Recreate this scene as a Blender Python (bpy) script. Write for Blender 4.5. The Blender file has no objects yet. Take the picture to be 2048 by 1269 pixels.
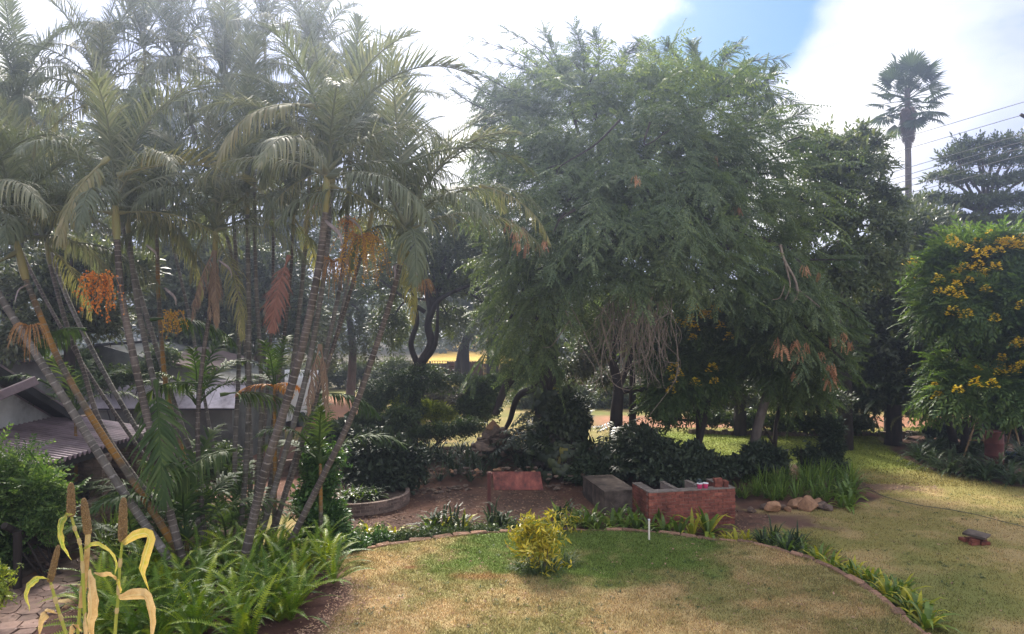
import bpy, bmesh, math, random
import numpy as np
from mathutils import Vector, Matrix

C = bpy.context.scene.collection
SC = bpy.context.scene
RNG = np.random.default_rng(11)
random.seed(11)
PI = math.pi

# ------------------------------------------------------------------ camera, sky, sun, exposure
CAM_H = 5.2                    # metres above the lower lawn (a first floor balcony)
FPX, CX, CY = 1500.0, 1024.0, 634.5
cam_data = bpy.data.cameras.new('camera')
cam_data.sensor_width = 36.0
cam_data.lens = FPX / 2048.0 * 36.0
cam_data.clip_start = 0.1
cam_data.clip_end = 3000.0
cam = bpy.data.objects.new('camera', cam_data)
C.objects.link(cam)
cam.location = (0, 0, CAM_H)
cam.rotation_euler = (math.radians(90), 0, 0)
SC.camera = cam

SUN_EL, SUN_AZ = math.radians(40), math.radians(-15)     # high, ahead and a little to the left
world = bpy.data.worlds.new("World")
SC.world = world
world.use_nodes = True
nt = world.node_tree
nt.nodes.clear()


def N(tree, kind, **kw):
    n = tree.nodes.new(kind)
    for k, v in kw.items():
        setattr(n, k, v)
    return n


def lk(tree, a, b):
    tree.links.new(a, b)


def math_node(tree, op, a, b=None, clamp=False):
    n = N(tree, 'ShaderNodeMath', operation=op, use_clamp=clamp)
    for i, x in enumerate((a, b)):
        if x is None:
            continue
        if isinstance(x, (int, float)):
            n.inputs[i].default_value = x
        else:
            lk(tree, x, n.inputs[i])
    return n.outputs[0]


def ramp(tree, fac, stops):
    n = N(tree, 'ShaderNodeValToRGB')
    e = n.color_ramp.elements
    while len(e) < len(stops):
        e.new(0.5)
    for el, (p, c) in zip(e, stops):
        el.position = p
        el.color = (*c, 1) if len(c) == 3 else c
    lk(tree, fac, n.inputs[0])
    return n.outputs[0]


def mixc(tree, fac, a, b, blend='MIX'):
    n = N(tree, 'ShaderNodeMix', data_type='RGBA', blend_type=blend)
    for i, x in ((0, fac), (6, a), (7, b)):
        if isinstance(x, (int, float)):
            n.inputs[i].default_value = x
        elif isinstance(x, (tuple, list)):
            n.inputs[i].default_value = (*x[:3], 1)
        else:
            lk(tree, x, n.inputs[i])
    return n.outputs[2]


sky = N(nt, 'ShaderNodeTexSky', sky_type='NISHITA')
sky.sun_disc = False
sky.sun_elevation = SUN_EL
sky.sun_rotation = SUN_AZ
sky.ozone_density = 1.0
bg_sky = N(nt, 'ShaderNodeBackground')
bg_sky.inputs[1].default_value = 0.055
hs_ = N(nt, 'ShaderNodeHueSaturation'); hs_.inputs['Saturation'].default_value = 1.5; hs_.inputs['Hue'].default_value = 0.485
lk(nt, sky.outputs[0], hs_.inputs['Color'])
lk(nt, hs_.outputs[0], bg_sky.inputs[0])
tc = N(nt, 'ShaderNodeTexCoord')
sep = N(nt, 'ShaderNodeSeparateXYZ')
lk(nt, tc.outputs['Generated'], sep.inputs[0])
den = math_node(nt, 'ADD', math_node(nt, 'MAXIMUM', sep.outputs[2], 0.0), 0.22)
comb = N(nt, 'ShaderNodeCombineXYZ')
lk(nt, math_node(nt, 'DIVIDE', sep.outputs[0], den), comb.inputs[0])
lk(nt, math_node(nt, 'DIVIDE', sep.outputs[1], den), comb.inputs[1])
cn = N(nt, 'ShaderNodeTexNoise')
cn.inputs['Scale'].default_value = 1.1
cn.inputs['Detail'].default_value = 9
cn.inputs['Roughness'].default_value = 0.58
lk(nt, comb.outputs[0], cn.inputs['Vector'])
# an opening of blue sky between the clouds, its edge broken by the cloud noise
gap = N(nt, 'ShaderNodeVectorMath', operation='DISTANCE')
g_ = Vector((0.275, 1.0, 0.43)).normalized()
gap.inputs[1].default_value = g_
lk(nt, tc.outputs['Generated'], gap.inputs[0])
cn2 = N(nt, 'ShaderNodeTexNoise')
cn2.inputs['Scale'].default_value = 5.0
cn2.inputs['Detail'].default_value = 8
lk(nt, tc.outputs['Generated'], cn2.inputs['Vector'])
gd_ = math_node(nt, 'ADD', gap.outputs['Value'], math_node(nt, 'MULTIPLY', math_node(nt, 'SUBTRACT', cn2.outputs[0], 0.5), 0.36))
gapmask = N(nt, 'ShaderNodeMapRange', interpolation_type='SMOOTHSTEP')
gapmask.inputs[1].default_value = 0.075
gapmask.inputs[2].default_value = 0.13
lk(nt, gd_, gapmask.inputs[0])
cover = N(nt, 'ShaderNodeMapRange', interpolation_type='SMOOTHSTEP')
cover.inputs[1].default_value = 0.26
cover.inputs[2].default_value = 0.36
lk(nt, cn.outputs[0], cover.inputs[0])
cmask = math_node(nt, 'MULTIPLY', gapmask.outputs[0], cover.outputs[0])
cn3 = N(nt, 'ShaderNodeTexNoise')
cn3.inputs['Scale'].default_value = 2.3
cn3.inputs['Detail'].default_value = 6
cn3.inputs['Distortion'].default_value = 0.3
mp3 = N(nt, 'ShaderNodeMapping')
mp3.inputs['Location'].default_value = (1.9, 7.3, 2.2)
mp3.inputs['Scale'].default_value = (1, 1, 1.8)
lk(nt, tc.outputs['Generated'], mp3.inputs[0])
lk(nt, mp3.outputs[0], cn3.inputs['Vector'])
ccol = ramp(nt, cn3.outputs[0], [(0.38, (0.36, 0.40, 0.57)), (0.50, (0.56, 0.58, 0.69)), (0.61, (1.0, 0.955, 0.89))])
bg_cl = N(nt, 'ShaderNodeBackground')
bg_cl.inputs[1].default_value = 0.92
lk(nt, ccol, bg_cl.inputs[0])
ms = N(nt, 'ShaderNodeMixShader')
lk(nt, cmask, ms.inputs[0])
lk(nt, bg_sky.outputs[0], ms.inputs[1])
lk(nt, bg_cl.outputs[0], ms.inputs[2])
wo = N(nt, 'ShaderNodeOutputWorld')
lk(nt, ms.outputs[0], wo.inputs[0])

sun_d = bpy.data.lights.new('sun', 'SUN')
sun_d.energy = 4.4
sun_d.angle = math.radians(15)
sun_d.color = (1.0, 0.92, 0.81)
sun = bpy.data.objects.new('sun', sun_d)
C.objects.link(sun)
sd = Vector((math.sin(SUN_AZ) * math.cos(SUN_EL), math.cos(SUN_AZ) * math.cos(SUN_EL), math.sin(SUN_EL)))
sun.rotation_euler = sd.to_track_quat('Z', 'Y').to_euler()
sun.location = (-10, 10, 40)

SC.view_settings.view_transform = 'Standard'
SC.view_settings.look = 'None'
SC.view_settings.gamma = 1
SC.view_settings.exposure = 1.2
SC.view_settings.use_curve_mapping = False
SC.render.engine = 'CYCLES'
SC.cycles.max_bounces = 6
SC.cycles.diffuse_bounces = 3
SC.cycles.glossy_bounces = 2
SC.cycles.transmission_bounces = 3
SC.cycles.volume_bounces = 0
SC.cycles.use_denoising = True
SC.cycles.denoising_prefilter = 'NONE'
HAZE_DENSITY = 0.0042
HAZE_ANISO = 0.89


# ------------------------------------------------------------------ placing
def at(px, py, D):
    return np.array(((px - CX) / FPX * D, D, CAM_H - (py - CY) / FPX * D))


def on(px, py, z=0.0):
    D = (CAM_H - z) * FPX / (py - CY)
    return np.array(((px - CX) / FPX * D, D, z))


# ------------------------------------------------------------------ mesh building
class MB:
    def __init__(s):
        s.v, s.f3, s.f4, s.a, s.n, s.m3, s.m4 = [], [], [], [], 0, [], []
        s.col = []

    def add(s, V, F, mi=0, a=None, col=None):
        V = np.asarray(V, dtype=np.float32)
        F = np.asarray(F, dtype=np.int32)
        if len(F) == 0:
            return s
        (s.f3 if F.shape[1] == 3 else s.f4).append(F + s.n)
        (s.m3 if F.shape[1] == 3 else s.m4).append(np.full(len(F), mi, np.int32))
        s.v.append(V)
        s.a.append(np.zeros(len(V), np.float32) if a is None else np.asarray(a, np.float32))
        if col is not None:
            s.col.append(np.asarray(col, np.float32))
        s.n += len(V)
        return s

    def merge(s, o, pos=(0, 0, 0), rot=None):
        V = np.concatenate(o.v)
        if rot is not None:
            V = V @ np.asarray(rot, np.float32).T
        V = V + np.asarray(pos, np.float32)
        if o.f3:
            s.f3.append(np.concatenate(o.f3) + s.n); s.m3.append(np.concatenate(o.m3))
        if o.f4:
            s.f4.append(np.concatenate(o.f4) + s.n); s.m4.append(np.concatenate(o.m4))
        s.v.append(V); s.a.append(np.concatenate(o.a)); s.n += len(V)
        return s

    def mesh(s, name, mats, smooth=False):
        me = bpy.data.meshes.new(name)
        V = np.concatenate(s.v)
        F3 = np.concatenate(s.f3) if s.f3 else np.zeros((0, 3), np.int32)
        F4 = np.concatenate(s.f4) if s.f4 else np.zeros((0, 4), np.int32)
        mi = np.concatenate(s.m3 + s.m4)
        me.vertices.add(len(V))
        me.vertices.foreach_set('co', V.ravel())
        nl = F3.size + F4.size
        me.loops.add(nl)
        me.loops.foreach_set('vertex_index', np.concatenate((F3.ravel(), F4.ravel())).astype(np.int32))
        me.polygons.add(len(F3) + len(F4))
        tot = np.concatenate((np.full(len(F3), 3), np.full(len(F4), 4))).astype(np.int32)
        st = np.concatenate(([0], np.cumsum(tot)[:-1])).astype(np.int32)
        me.polygons.foreach_set('loop_start', st)
        me.polygons.foreach_set('loop_total', tot)
        me.polygons.foreach_set('material_index', mi)
        me.polygons.foreach_set('use_smooth', np.full(len(tot), smooth, dtype=bool))
        at_ = me.attributes.new('along', 'FLOAT', 'POINT')
        at_.data.foreach_set('value', np.concatenate(s.a))
        if s.col:
            ca = me.attributes.new('tint', 'FLOAT_COLOR', 'POINT')
            c = np.concatenate(s.col)
            ca.data.foreach_set('color', np.column_stack((c, np.ones(len(c)))).astype(np.float32).ravel())
        for m in (mats if isinstance(mats, (list, tuple)) else [mats]):
            me.materials.append(m)
        me.update()
        me.validate()
        return me

    def obj(s, name, mats, parent=None, smooth=False, loc=(0, 0, 0)):
        return put(name, s.mesh(name, mats, smooth), parent, loc)


def put(name, me, parent=None, loc=(0, 0, 0), rotz=0.0, scale=1.0, rot=None):
    o = bpy.data.objects.new(name, me)
    C.objects.link(o)
    o.location = loc
    o.rotation_euler = rot if rot is not None else (0, 0, rotz)
    o.scale = (scale,) * 3 if isinstance(scale, (int, float)) else scale
    if parent is not None:
        o.parent = parent
    return o


def tag(o, label=None, cat=None, group=None, kind=None):
    if label: o['label'] = label
    if cat: o['category'] = cat
    if group: o['group'] = group
    if kind: o['kind'] = kind
    return o


def thing(name, label, cat, loc=(0, 0, 0), rotz=0.0, group=None, scale=1.0):
    o = bpy.data.objects.new(name, None)
    C.objects.link(o)
    o.empty_display_size = 0.2
    o.location = loc
    o.rotation_euler = (0, 0, rotz)
    o.scale = (scale,) * 3
    return tag(o, label, cat, group)


def copy_tree(o, loc, rotz, label=None, scale=None):
    c = o.copy()
    C.objects.link(c)
    c.location = loc
    c.rotation_euler = (0, 0, rotz)
    if scale: c.scale = (scale,) * 3
    if label: c['label'] = label
    for ch in o.children:
        d = ch.copy(); C.objects.link(d); d.parent = c
        for g in ch.children:
            e = g.copy(); C.objects.link(e); e.parent = d
    return c


def unit(a):
    a = np.asarray(a, float)
    return a / np.maximum(np.linalg.norm(a, axis=-1, keepdims=True), 1e-9)


def smooth_path(pts, n):
    P = np.asarray(pts, float)
    if len(P) == 2:
        t = np.linspace(0, 1, n)[:, None]
        return P[0] * (1 - t) + P[1] * t
    E = np.vstack((2 * P[0] - P[1], P, 2 * P[-1] - P[-2]))
    out = []
    T = np.linspace(0, len(P) - 1, n)
    for t in T:
        i = min(int(t), len(P) - 2)
        u = t - i
        p0, p1, p2, p3 = E[i:i + 4]
        out.append(0.5 * ((2 * p1) + (p2 - p0) * u + (2 * p0 - 5 * p1 + 4 * p2 - p3) * u * u + (3 * p1 - p0 - 3 * p2 + p3) * u ** 3))
    return np.array(out)


def tube(mb, pts, rad, sides=8, mi=0, cap=True, a0=0.0):
    P = np.asarray(pts, float)
    n = len(P)
    R = np.broadcast_to(np.asarray(rad, float), (n,)) if np.ndim(rad) < 2 else rad
    T = unit(np.gradient(P, axis=0))
    ref = np.array((0.0, 0.0, 1.0)) if abs(T[:, 2]).mean() < 0.8 else np.array((1.0, 0.1, 0.0))
    U = unit(np.cross(T, ref)); W = np.cross(U, T)
    ang = np.linspace(0, 2 * PI, sides, endpoint=False)
    V = P[:, None] + R[:, None, None] * (np.cos(ang)[None, :, None] * U[:, None] + np.sin(ang)[None, :, None] * W[:, None])
    V = V.reshape(-1, 3)
    i = np.arange(n - 1)[:, None] * sides; j = np.arange(sides)[None]; k = (j + 1) % sides
    F = np.stack((i + j, i + k, i + sides + k, i + sides + j), -1).reshape(-1, 4)
    seg = np.concatenate(([0], np.cumsum(np.linalg.norm(np.diff(P, axis=0), axis=1)))) + a0
    mb.add(V, F, mi, np.repeat(seg, sides))
    if cap:
        b = mb.n
        mb.add(np.vstack((V[-sides:], P[-1:])), [[q, (q + 1) % sides, sides] for q in range(sides)], mi, np.full(sides + 1, seg[-1]))
        mb.add(np.vstack((V[:sides], P[:1])), [[(q + 1) % sides, q, sides] for q in range(sides)], mi, np.full(sides + 1, seg[0]))
    return mb


BOXF = np.array([[0, 3, 2, 1], [4, 5, 6, 7], [0, 1, 5, 4], [1, 2, 6, 5], [2, 3, 7, 6], [3, 0, 4, 7]])


def box(mb, c, s, mi=0, rot=None):
    x, y, z = np.asarray(s, float) / 2
    V = np.array([[-x, -y, -z], [x, -y, -z], [x, y, -z], [-x, y, -z], [-x, -y, z], [x, -y, z], [x, y, z], [-x, y, z]])
    if rot is not None:
        V = V @ np.asarray(rot).T
    mb.add(V + np.asarray(c, float), BOXF, mi)
    return mb


def rz(a):
    c, s = math.cos(a), math.sin(a)
    return np.array([[c, -s, 0], [s, c, 0], [0, 0, 1]])


def prism(mb, poly, z0, z1, mi=0):
    """convex polygon (x, y), floor and lid at z0, z1 (z1 may be a list)"""
    n = len(poly)
    z1 = np.broadcast_to(z1, (n,)); z0 = np.broadcast_to(z0, (n,))
    P = np.asarray(poly, float)
    V = np.vstack((np.column_stack((P, z0)), np.column_stack((P, z1)), [[*P.mean(0), np.mean(z1)]]))
    mb.add(V, [[i, (i + 1) % n, n + (i + 1) % n, n + i] for i in range(n)], mi)
    mb.add(V, [[n + i, n + (i + 1) % n, 2 * n] for i in range(n)], mi)
    return mb


def frames(d, up=(0, 0, 1), roll=None):
    """rotation matrices whose y axis runs along d and whose z axis leans to up"""
    d = unit(d)
    up = np.broadcast_to(np.asarray(up, float), d.shape)
    x = np.cross(d, up)
    bad = np.linalg.norm(x, axis=1) < 1e-3
    x[bad] = (1, 0, 0)
    x = unit(x)
    z = np.cross(x, d)
    if roll is not None:
        c, s = np.cos(roll)[:, None], np.sin(roll)[:, None]
        x, z = c * x + s * z, -s * x + c * z
    return np.stack((x, d, z), axis=2)


def scatter(mb, tpl, R, P, S, mi=0):
    """tpl = (V, F3); copies it with rotations R, positions P, sizes S into mb"""
    V, F = tpl
    V = np.asarray(V, np.float32); F = np.asarray(F, np.int32)
    S = np.broadcast_to(np.asarray(S, np.float32), (len(P),))
    X = np.einsum('kij,nj->kni', np.asarray(R, np.float32), V) * S[:, None, None] + np.asarray(P, np.float32)[:, None]
    FF = (F[None] + (np.arange(len(P)) * len(V))[:, None, None]).reshape(-1, 3)
    mb.add(X.reshape(-1, 3), FF, mi)
    return mb


# leaf shapes, y along the leaf --------------------------------------------------------------
def leaf(L, W, bend=0.15, fold=0.15):
    V = [[0, 0, 0], [-W / 2, L * .45, fold * W], [W / 2, L * .45, fold * W], [0, L, -bend * L], [0, L * .5, 0.0]]
    F = [[0, 4, 1], [0, 2, 4], [1, 4, 3], [4, 2, 3]]
    return np.array(V, float), np.array(F)


def leaf2(L, W, bend=0.1):
    V = [[0, 0, 0], [-W / 2, L * .5, 0], [W / 2, L * .5, 0], [0, L, -bend * L]]
    return np.array(V, float), np.array([[0, 2, 1], [1, 2, 3]])


def join(parts):
    V, F, n = [], [], 0
    for v, f in parts:
        V.append(v); F.append(np.asarray(f) + n); n += len(v)
    return np.concatenate(V), np.concatenate(F)


def xf(t, R, p=(0, 0, 0), s=1.0):
    return np.asarray(t[0]) @ np.asarray(R).T * s + np.asarray(p), t[1]


def compound(rng, L=0.4, pairs=6, l=0.09, w=0.03, droop=0.35, ang=62, tip=True):
    """pinnate leaf along y"""
    parts = []
    for i in range(pairs):
        t = (i + 1) / pairs
        p = np.array((0, L * t, -droop * L * t * t))
        for s in (-1, 1):
            a = math.radians(ang - 18 * t + rng.uniform(-8, 8))
            d = np.array((s * math.sin(a), math.cos(a), -0.15 - droop * t + rng.uniform(-.15, .15)))
            parts.append(xf(leaf2(l * (1 - .25 * abs(t - .5)), w), frames(d[None])[0], p))
    V = np.array([[-.006, 0, 0], [.006, 0, 0], [0, L, -droop * L]])
    parts.append((V, np.array([[0, 1, 2]])))
    return join(parts)


def twig(rng, L, n, leaf_t, spread=70, planar=True, droop=0.25, size=(.8, 1.15), stalk=0.008):
    """a shoot along y that carries n leaves (leaf_t: list of templates)"""
    parts = []
    for i in range(n):
        t = (i + .6) / n
        s = 1 if i % 2 else -1
        a = math.radians(spread * (1 - .55 * t) + rng.uniform(-14, 14))
        if planar:
            d = np.array((s * math.sin(a), math.cos(a), rng.uniform(-.35, .15)))
        else:
            ph = i * 2.4 + rng.uniform(-.4, .4)
            d = np.array((math.sin(a) * math.cos(ph), math.cos(a), math.sin(a) * math.sin(ph)))
        p = np.array((0, L * t, -droop * L * t * t))
        R = frames(d[None], roll=np.array([rng.uniform(-.5, .5)]))[0]
        parts.append(xf(leaf_t[rng.integers(len(leaf_t))], R, p, rng.uniform(*size)))
    k = stalk
    V = np.array([[-k, 0, 0], [k, 0, 0], [0, 0, k * 1.5], [0, L * .55, -droop * L * .3], [0, L, -droop * L]])
    parts.append((V, np.array([[0, 1, 3], [1, 2, 3], [2, 0, 3], [0, 3, 4]])))
    return join(parts)


# ------------------------------------------------------------------ noise on arrays
def vnoise(x, y, seed=0):
    xi, yi = np.floor(x).astype(np.int64), np.floor(y).astype(np.int64)
    fx, fy = x - xi, y - yi
    fx, fy = fx * fx * (3 - 2 * fx), fy * fy * (3 - 2 * fy)

    def h(i, j):
        k = (i * 374761393 + j * 668265263 + seed * 974634777) & 0x7fffffff
        k = ((k ^ (k >> 13)) * 1274126177) & 0x7fffffff
        return ((k ^ (k >> 16)) & 0xffff) / 65535.0
    return (h(xi, yi) * (1 - fx) + h(xi + 1, yi) * fx) * (1 - fy) + (h(xi, yi + 1) * (1 - fx) + h(xi + 1, yi + 1) * fx) * fy


def fbm(x, y, s, seed=0, o=4):
    t, a, w = 0, 1.0, 0
    for i in range(o):
        t = t + a * vnoise(x / s, y / s, seed + i); w += a
        a *= .55; s /= 2.1
    return t / w


def sstep(a, b, x):
    t = np.clip((x - a) / (b - a), 0, 1)
    return t * t * (3 - 2 * t)


def poly_sd(poly, x, y):
    """signed distance to a polygon, positive inside"""
    P = np.asarray(poly, float)
    d = np.full(x.shape, 1e9); ins = np.zeros(x.shape, bool)
    for (x0, y0), (x1, y1) in zip(P, np.roll(P, -1, 0)):
        ex, ey = x1 - x0, y1 - y0
        t = np.clip(((x - x0) * ex + (y - y0) * ey) / (ex * ex + ey * ey), 0, 1)
        d = np.minimum(d, np.hypot(x - x0 - t * ex, y - y0 - t * ey))
        if y0 != y1:
            c = ((y0 > y) != (y1 > y)) & (x < ex * (y - y0) / ey + x0)
            ins ^= c
    return np.where(ins, d, -d)


# ------------------------------------------------------------------ materials
def new_mat(name):
    m = bpy.data.materials.new(name)
    m.use_nodes = True
    t = m.node_tree
    t.nodes.clear()
    out = N(t, 'ShaderNodeOutputMaterial')
    return m, t, out


def leaf_mat(name, dark, mid, light, rough=0.5, trans=0.3, tcol=None, objrand=0.25, spec=0.35, patch=0.0):
    m, t, out = new_mat(name)
    geo = N(t, 'ShaderNodeNewGeometry')
    fac = geo.outputs['Random Per Island']
    if objrand:
        oi = N(t, 'ShaderNodeObjectInfo')
        fac = math_node(t, 'ADD', math_node(t, 'MULTIPLY', fac, 1 - objrand), math_node(t, 'MULTIPLY', oi.outputs['Random'], objrand))
    if patch:
        tcx = N(t, 'ShaderNodeTexCoord')
        nz = N(t, 'ShaderNodeTexNoise'); nz.inputs['Scale'].default_value = 0.45; nz.inputs['Detail'].default_value = 3
        lk(t, tcx.outputs['Object'], nz.inputs['Vector'])
        fac = math_node(t, 'ADD', math_node(t, 'MULTIPLY', fac, 1 - patch), math_node(t, 'MULTIPLY', math_node(t, 'SUBTRACT', math_node(t, 'MULTIPLY', nz.outputs[0], 2.2), .6, True), patch))
    col = ramp(t, fac, [(0.0, dark), (0.55, mid), (1.0, light)])
    bs = N(t, 'ShaderNodeBsdfPrincipled')
    bs.inputs['Roughness'].default_value = rough
    bs.inputs['Specular IOR Level'].default_value = spec
    lk(t, col, bs.inputs['Base Color'])
    tr = N(t, 'ShaderNodeBsdfTranslucent')
    tcv = mixc(t, 1.0, col, tcol or (1.5, 1.5, 0.7), 'MULTIPLY')
    lk(t, tcv, tr.inputs[0])
    mx = N(t, 'ShaderNodeMixShader'); mx.inputs[0].default_value = trans
    lk(t, bs.outputs[0], mx.inputs[1]); lk(t, tr.outputs[0], mx.inputs[2])
    lk(t, mx.outputs[0], out.inputs[0])
    return m


def plain_mat(name, c1, c2, scale=6.0, rough=0.8, bump=0.3, metallic=0.0, spec=0.3, stretch=(1, 1, 1), detail=6, c3=None, objrand=0.0, bdist=0.02, coords='Object', wear=0):
    m, t, out = new_mat(name)
    tcx = N(t, 'ShaderNodeTexCoord')
    mp = N(t, 'ShaderNodeMapping'); mp.inputs['Scale'].default_value = stretch
    lk(t, tcx.outputs[coords], mp.inputs[0])
    vec = mp.outputs[0]
    if objrand:
        oi = N(t, 'ShaderNodeObjectInfo')
        va = N(t, 'ShaderNodeVectorMath', operation='ADD')
        cb = N(t, 'ShaderNodeCombineXYZ')
        lk(t, math_node(t, 'MULTIPLY', oi.outputs['Random'], 50.0), cb.inputs[0])
        lk(t, mp.outputs[0], va.inputs[0]); lk(t, cb.outputs[0], va.inputs[1])
        vec = va.outputs[0]
    nz = N(t, 'ShaderNodeTexNoise'); nz.inputs['Scale'].default_value = scale; nz.inputs['Detail'].default_value = detail
    nz.inputs['Roughness'].default_value = 0.62
    lk(t, vec, nz.inputs['Vector'])
    stops = [(0.3, c1), (0.7, c2)] if c3 is None else [(0.28, c1), (0.5, c2), (0.72, c3)]
    col = ramp(t, nz.outputs[0], stops)
    if objrand:
        v = math_node(t, 'ADD', math_node(t, 'MULTIPLY', oi.outputs['Random'], 2 * objrand), 1 - objrand)
        hs = N(t, 'ShaderNodeHueSaturation')
        lk(t, v, hs.inputs['Value']); lk(t, col, hs.inputs['Color'])
        hs.inputs['Hue'].default_value = 0.5
        col = hs.outputs[0]
    if wear:
        ge = N(t, 'ShaderNodeNewGeometry')
        nw = N(t, 'ShaderNodeTexNoise'); nw.inputs['Scale'].default_value = wear; nw.inputs['Detail'].default_value = 7; nw.inputs['Roughness'].default_value = .7
        lk(t, ge.outputs['Position'], nw.inputs['Vector'])
        col = mixc(t, 1.0, col, ramp(t, nw.outputs[0], [(.34, (.42, .40, .39)), (.5, (.88, .87, .86)), (.66, (1.12, 1.1, 1.08))]), 'MULTIPLY')
    bs = N(t, 'ShaderNodeBsdfPrincipled')
    bs.inputs['Roughness'].default_value = rough
    bs.inputs['Metallic'].default_value = metallic
    bs.inputs['Specular IOR Level'].default_value = spec
    lk(t, col, bs.inputs['Base Color'])
    if bump:
        n2 = N(t, 'ShaderNodeTexNoise'); n2.inputs['Scale'].default_value = scale * 3.5; n2.inputs['Detail'].default_value = 5
        lk(t, vec, n2.inputs['Vector'])
        bp = N(t, 'ShaderNodeBump'); bp.inputs['Strength'].default_value = bump; bp.inputs['Distance'].default_value = bdist
        lk(t, n2.outputs[0], bp.inputs['Height']); lk(t, bp.outputs[0], bs.inputs['Normal'])
    lk(t, bs.outputs[0], out.inputs[0])
    return m


def palm_bark(name, base, base2, ring, spacing, moss=None):
    """ringed stem: pale leaf scars every `spacing` metres along the stem"""
    m, t, out = new_mat(name)
    at_ = N(t, 'ShaderNodeAttribute'); at_.attribute_name = 'along'
    tcx = N(t, 'ShaderNodeTexCoord')
    nz = N(t, 'ShaderNodeTexNoise'); nz.inputs['Scale'].default_value = 5; nz.inputs['Detail'].default_value = 6
    lk(t, tcx.outputs['Object'], nz.inputs['Vector'])
    n2 = N(t, 'ShaderNodeTexNoise'); n2.inputs['Scale'].default_value = 26; n2.inputs['Detail'].default_value = 4
    lk(t, tcx.outputs['Object'], n2.inputs['Vector'])
    ph = math_node(t, 'DIVIDE', at_.outputs['Fac'], spacing)
    ph = math_node(t, 'ADD', ph, math_node(t, 'MULTIPLY', nz.outputs[0], 0.55))
    ph = math_node(t, 'ADD', ph, math_node(t, 'MULTIPLY', math_node(t, 'SINE', math_node(t, 'MULTIPLY', at_.outputs['Fac'], 3.7)), 0.9))
    fr = math_node(t, 'FRACT', ph)
    edge = N(t, 'ShaderNodeMapRange', interpolation_type='SMOOTHSTEP')
    edge.inputs[1].default_value = 0.82; edge.inputs[2].default_value = 0.90
    lk(t, fr, edge.inputs[0])
    rm = math_node(t, 'MULTIPLY', edge.outputs[0], ramp(t, n2.outputs[0], [(0.32, (.25,) * 3), (0.6, (1,) * 3)]))
    nl = N(t, 'ShaderNodeTexNoise'); nl.inputs['Scale'].default_value = 2.1; nl.inputs['Detail'].default_value = 7; nl.inputs['Roughness'].default_value = .7
    lk(t, tcx.outputs['Object'], nl.inputs['Vector'])
    col = ramp(t, nl.outputs[0], [(0.30, tuple(c * .42 for c in base)), (0.48, base), (0.66, base2)])
    if moss:
        n3 = N(t, 'ShaderNodeTexNoise'); n3.inputs['Scale'].default_value = 1.6; n3.inputs['Detail'].default_value = 7
        lk(t, tcx.outputs['Object'], n3.inputs['Vector'])
        col = mixc(t, ramp(t, n3.outputs[0], [(0.42, (0,) * 3), (0.56, (1,) * 3)]), col, moss)
    col = mixc(t, rm, col, ring)
    col = mixc(t, math_node(t, 'MULTIPLY', n2.outputs[0], .5), col, (0.03, 0.028, 0.025))
    bs = N(t, 'ShaderNodeBsdfPrincipled')
    bs.inputs['Roughness'].default_value = 0.75
    bs.inputs['Specular IOR Level'].default_value = 0.25
    lk(t, col, bs.inputs['Base Color'])
    bp = N(t, 'ShaderNodeBump'); bp.inputs['Strength'].default_value = 0.7; bp.inputs['Distance'].default_value = 0.012
    lk(t, math_node(t, 'ADD', rm, math_node(t, 'MULTIPLY', n2.outputs[0], .9)), bp.inputs['Height'])
    lk(t, bp.outputs[0], bs.inputs['Normal'])
    lk(t, bs.outputs[0], out.inputs[0])
    return m


M = {}
M['palm_leaf'] = leaf_mat('palm_leaf', (0.08, 0.10, 0.06), (0.14, 0.16, 0.095), (0.28, 0.27, 0.18), rough=0.55, trans=0.3, objrand=0.5, spec=0.25, tcol=(1.35, 1.4, .8))
M['palm_old'] = leaf_mat('palm_old_leaf', (0.12, 0.13, 0.055), (0.21, 0.20, 0.095), (0.33, 0.28, 0.16), rough=0.6, trans=0.3, objrand=0.3)
M['palm_dead'] = leaf_mat('palm_dead_leaf', (0.15, 0.10, 0.075), (0.24, 0.17, 0.125), (0.34, 0.26, 0.19), rough=0.8, trans=0.15, objrand=0.3, tcol=(1.2, 1, .8))
M['palm_red'] = leaf_mat('palm_red_leaf', (0.17, 0.085, 0.06), (0.27, 0.13, 0.095), (0.34, 0.20, 0.15), rough=0.7, trans=0.25, tcol=(1.2, 1, .8))
M['palm_orange'] = leaf_mat('palm_orange_leaf', (0.30, 0.11, 0.02), (0.48, 0.20, 0.03), (0.55, 0.30, 0.06), rough=0.6, trans=0.35, tcol=(1.2, 1, .8))
M['crownshaft'] = plain_mat('crownshaft', (0.13, 0.14, 0.05), (0.25, 0.21, 0.075), scale=2.2, rough=0.4, bump=0.1, stretch=(1, 1, .35), c3=(0.22, 0.25, 0.10))
M['stem_gray'] = palm_bark('stem_gray', (0.15, 0.135, 0.12), (0.25, 0.225, 0.205), (0.40, 0.37, 0.345), 0.135)
M['stem_brown'] = palm_bark('stem_brown', (0.10, 0.08, 0.07), (0.20, 0.165, 0.145), (0.35, 0.31, 0.28), 0.105)
M['stem_lichen'] = palm_bark('stem_lichen', (0.12, 0.105, 0.085), (0.20, 0.17, 0.13), (0.30, 0.27, 0.22), 0.12, moss=(0.34, 0.17, 0.03))
M['spathe'] = plain_mat('spathe', (0.16, 0.13, 0.13), (0.34, 0.28, 0.27), scale=5, rough=0.7, bump=0.3)
M['fruit_stalk'] = plain_mat('fruit_stalk', (0.28, 0.13, 0.04), (0.42, 0.22, 0.07), scale=12, rough=0.6, bump=0)
M['fruit_orange'] = leaf_mat('fruit_orange', (0.48, 0.13, 0.02), (0.62, 0.20, 0.025), (0.70, 0.28, 0.04), rough=0.4, trans=0.05)
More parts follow.
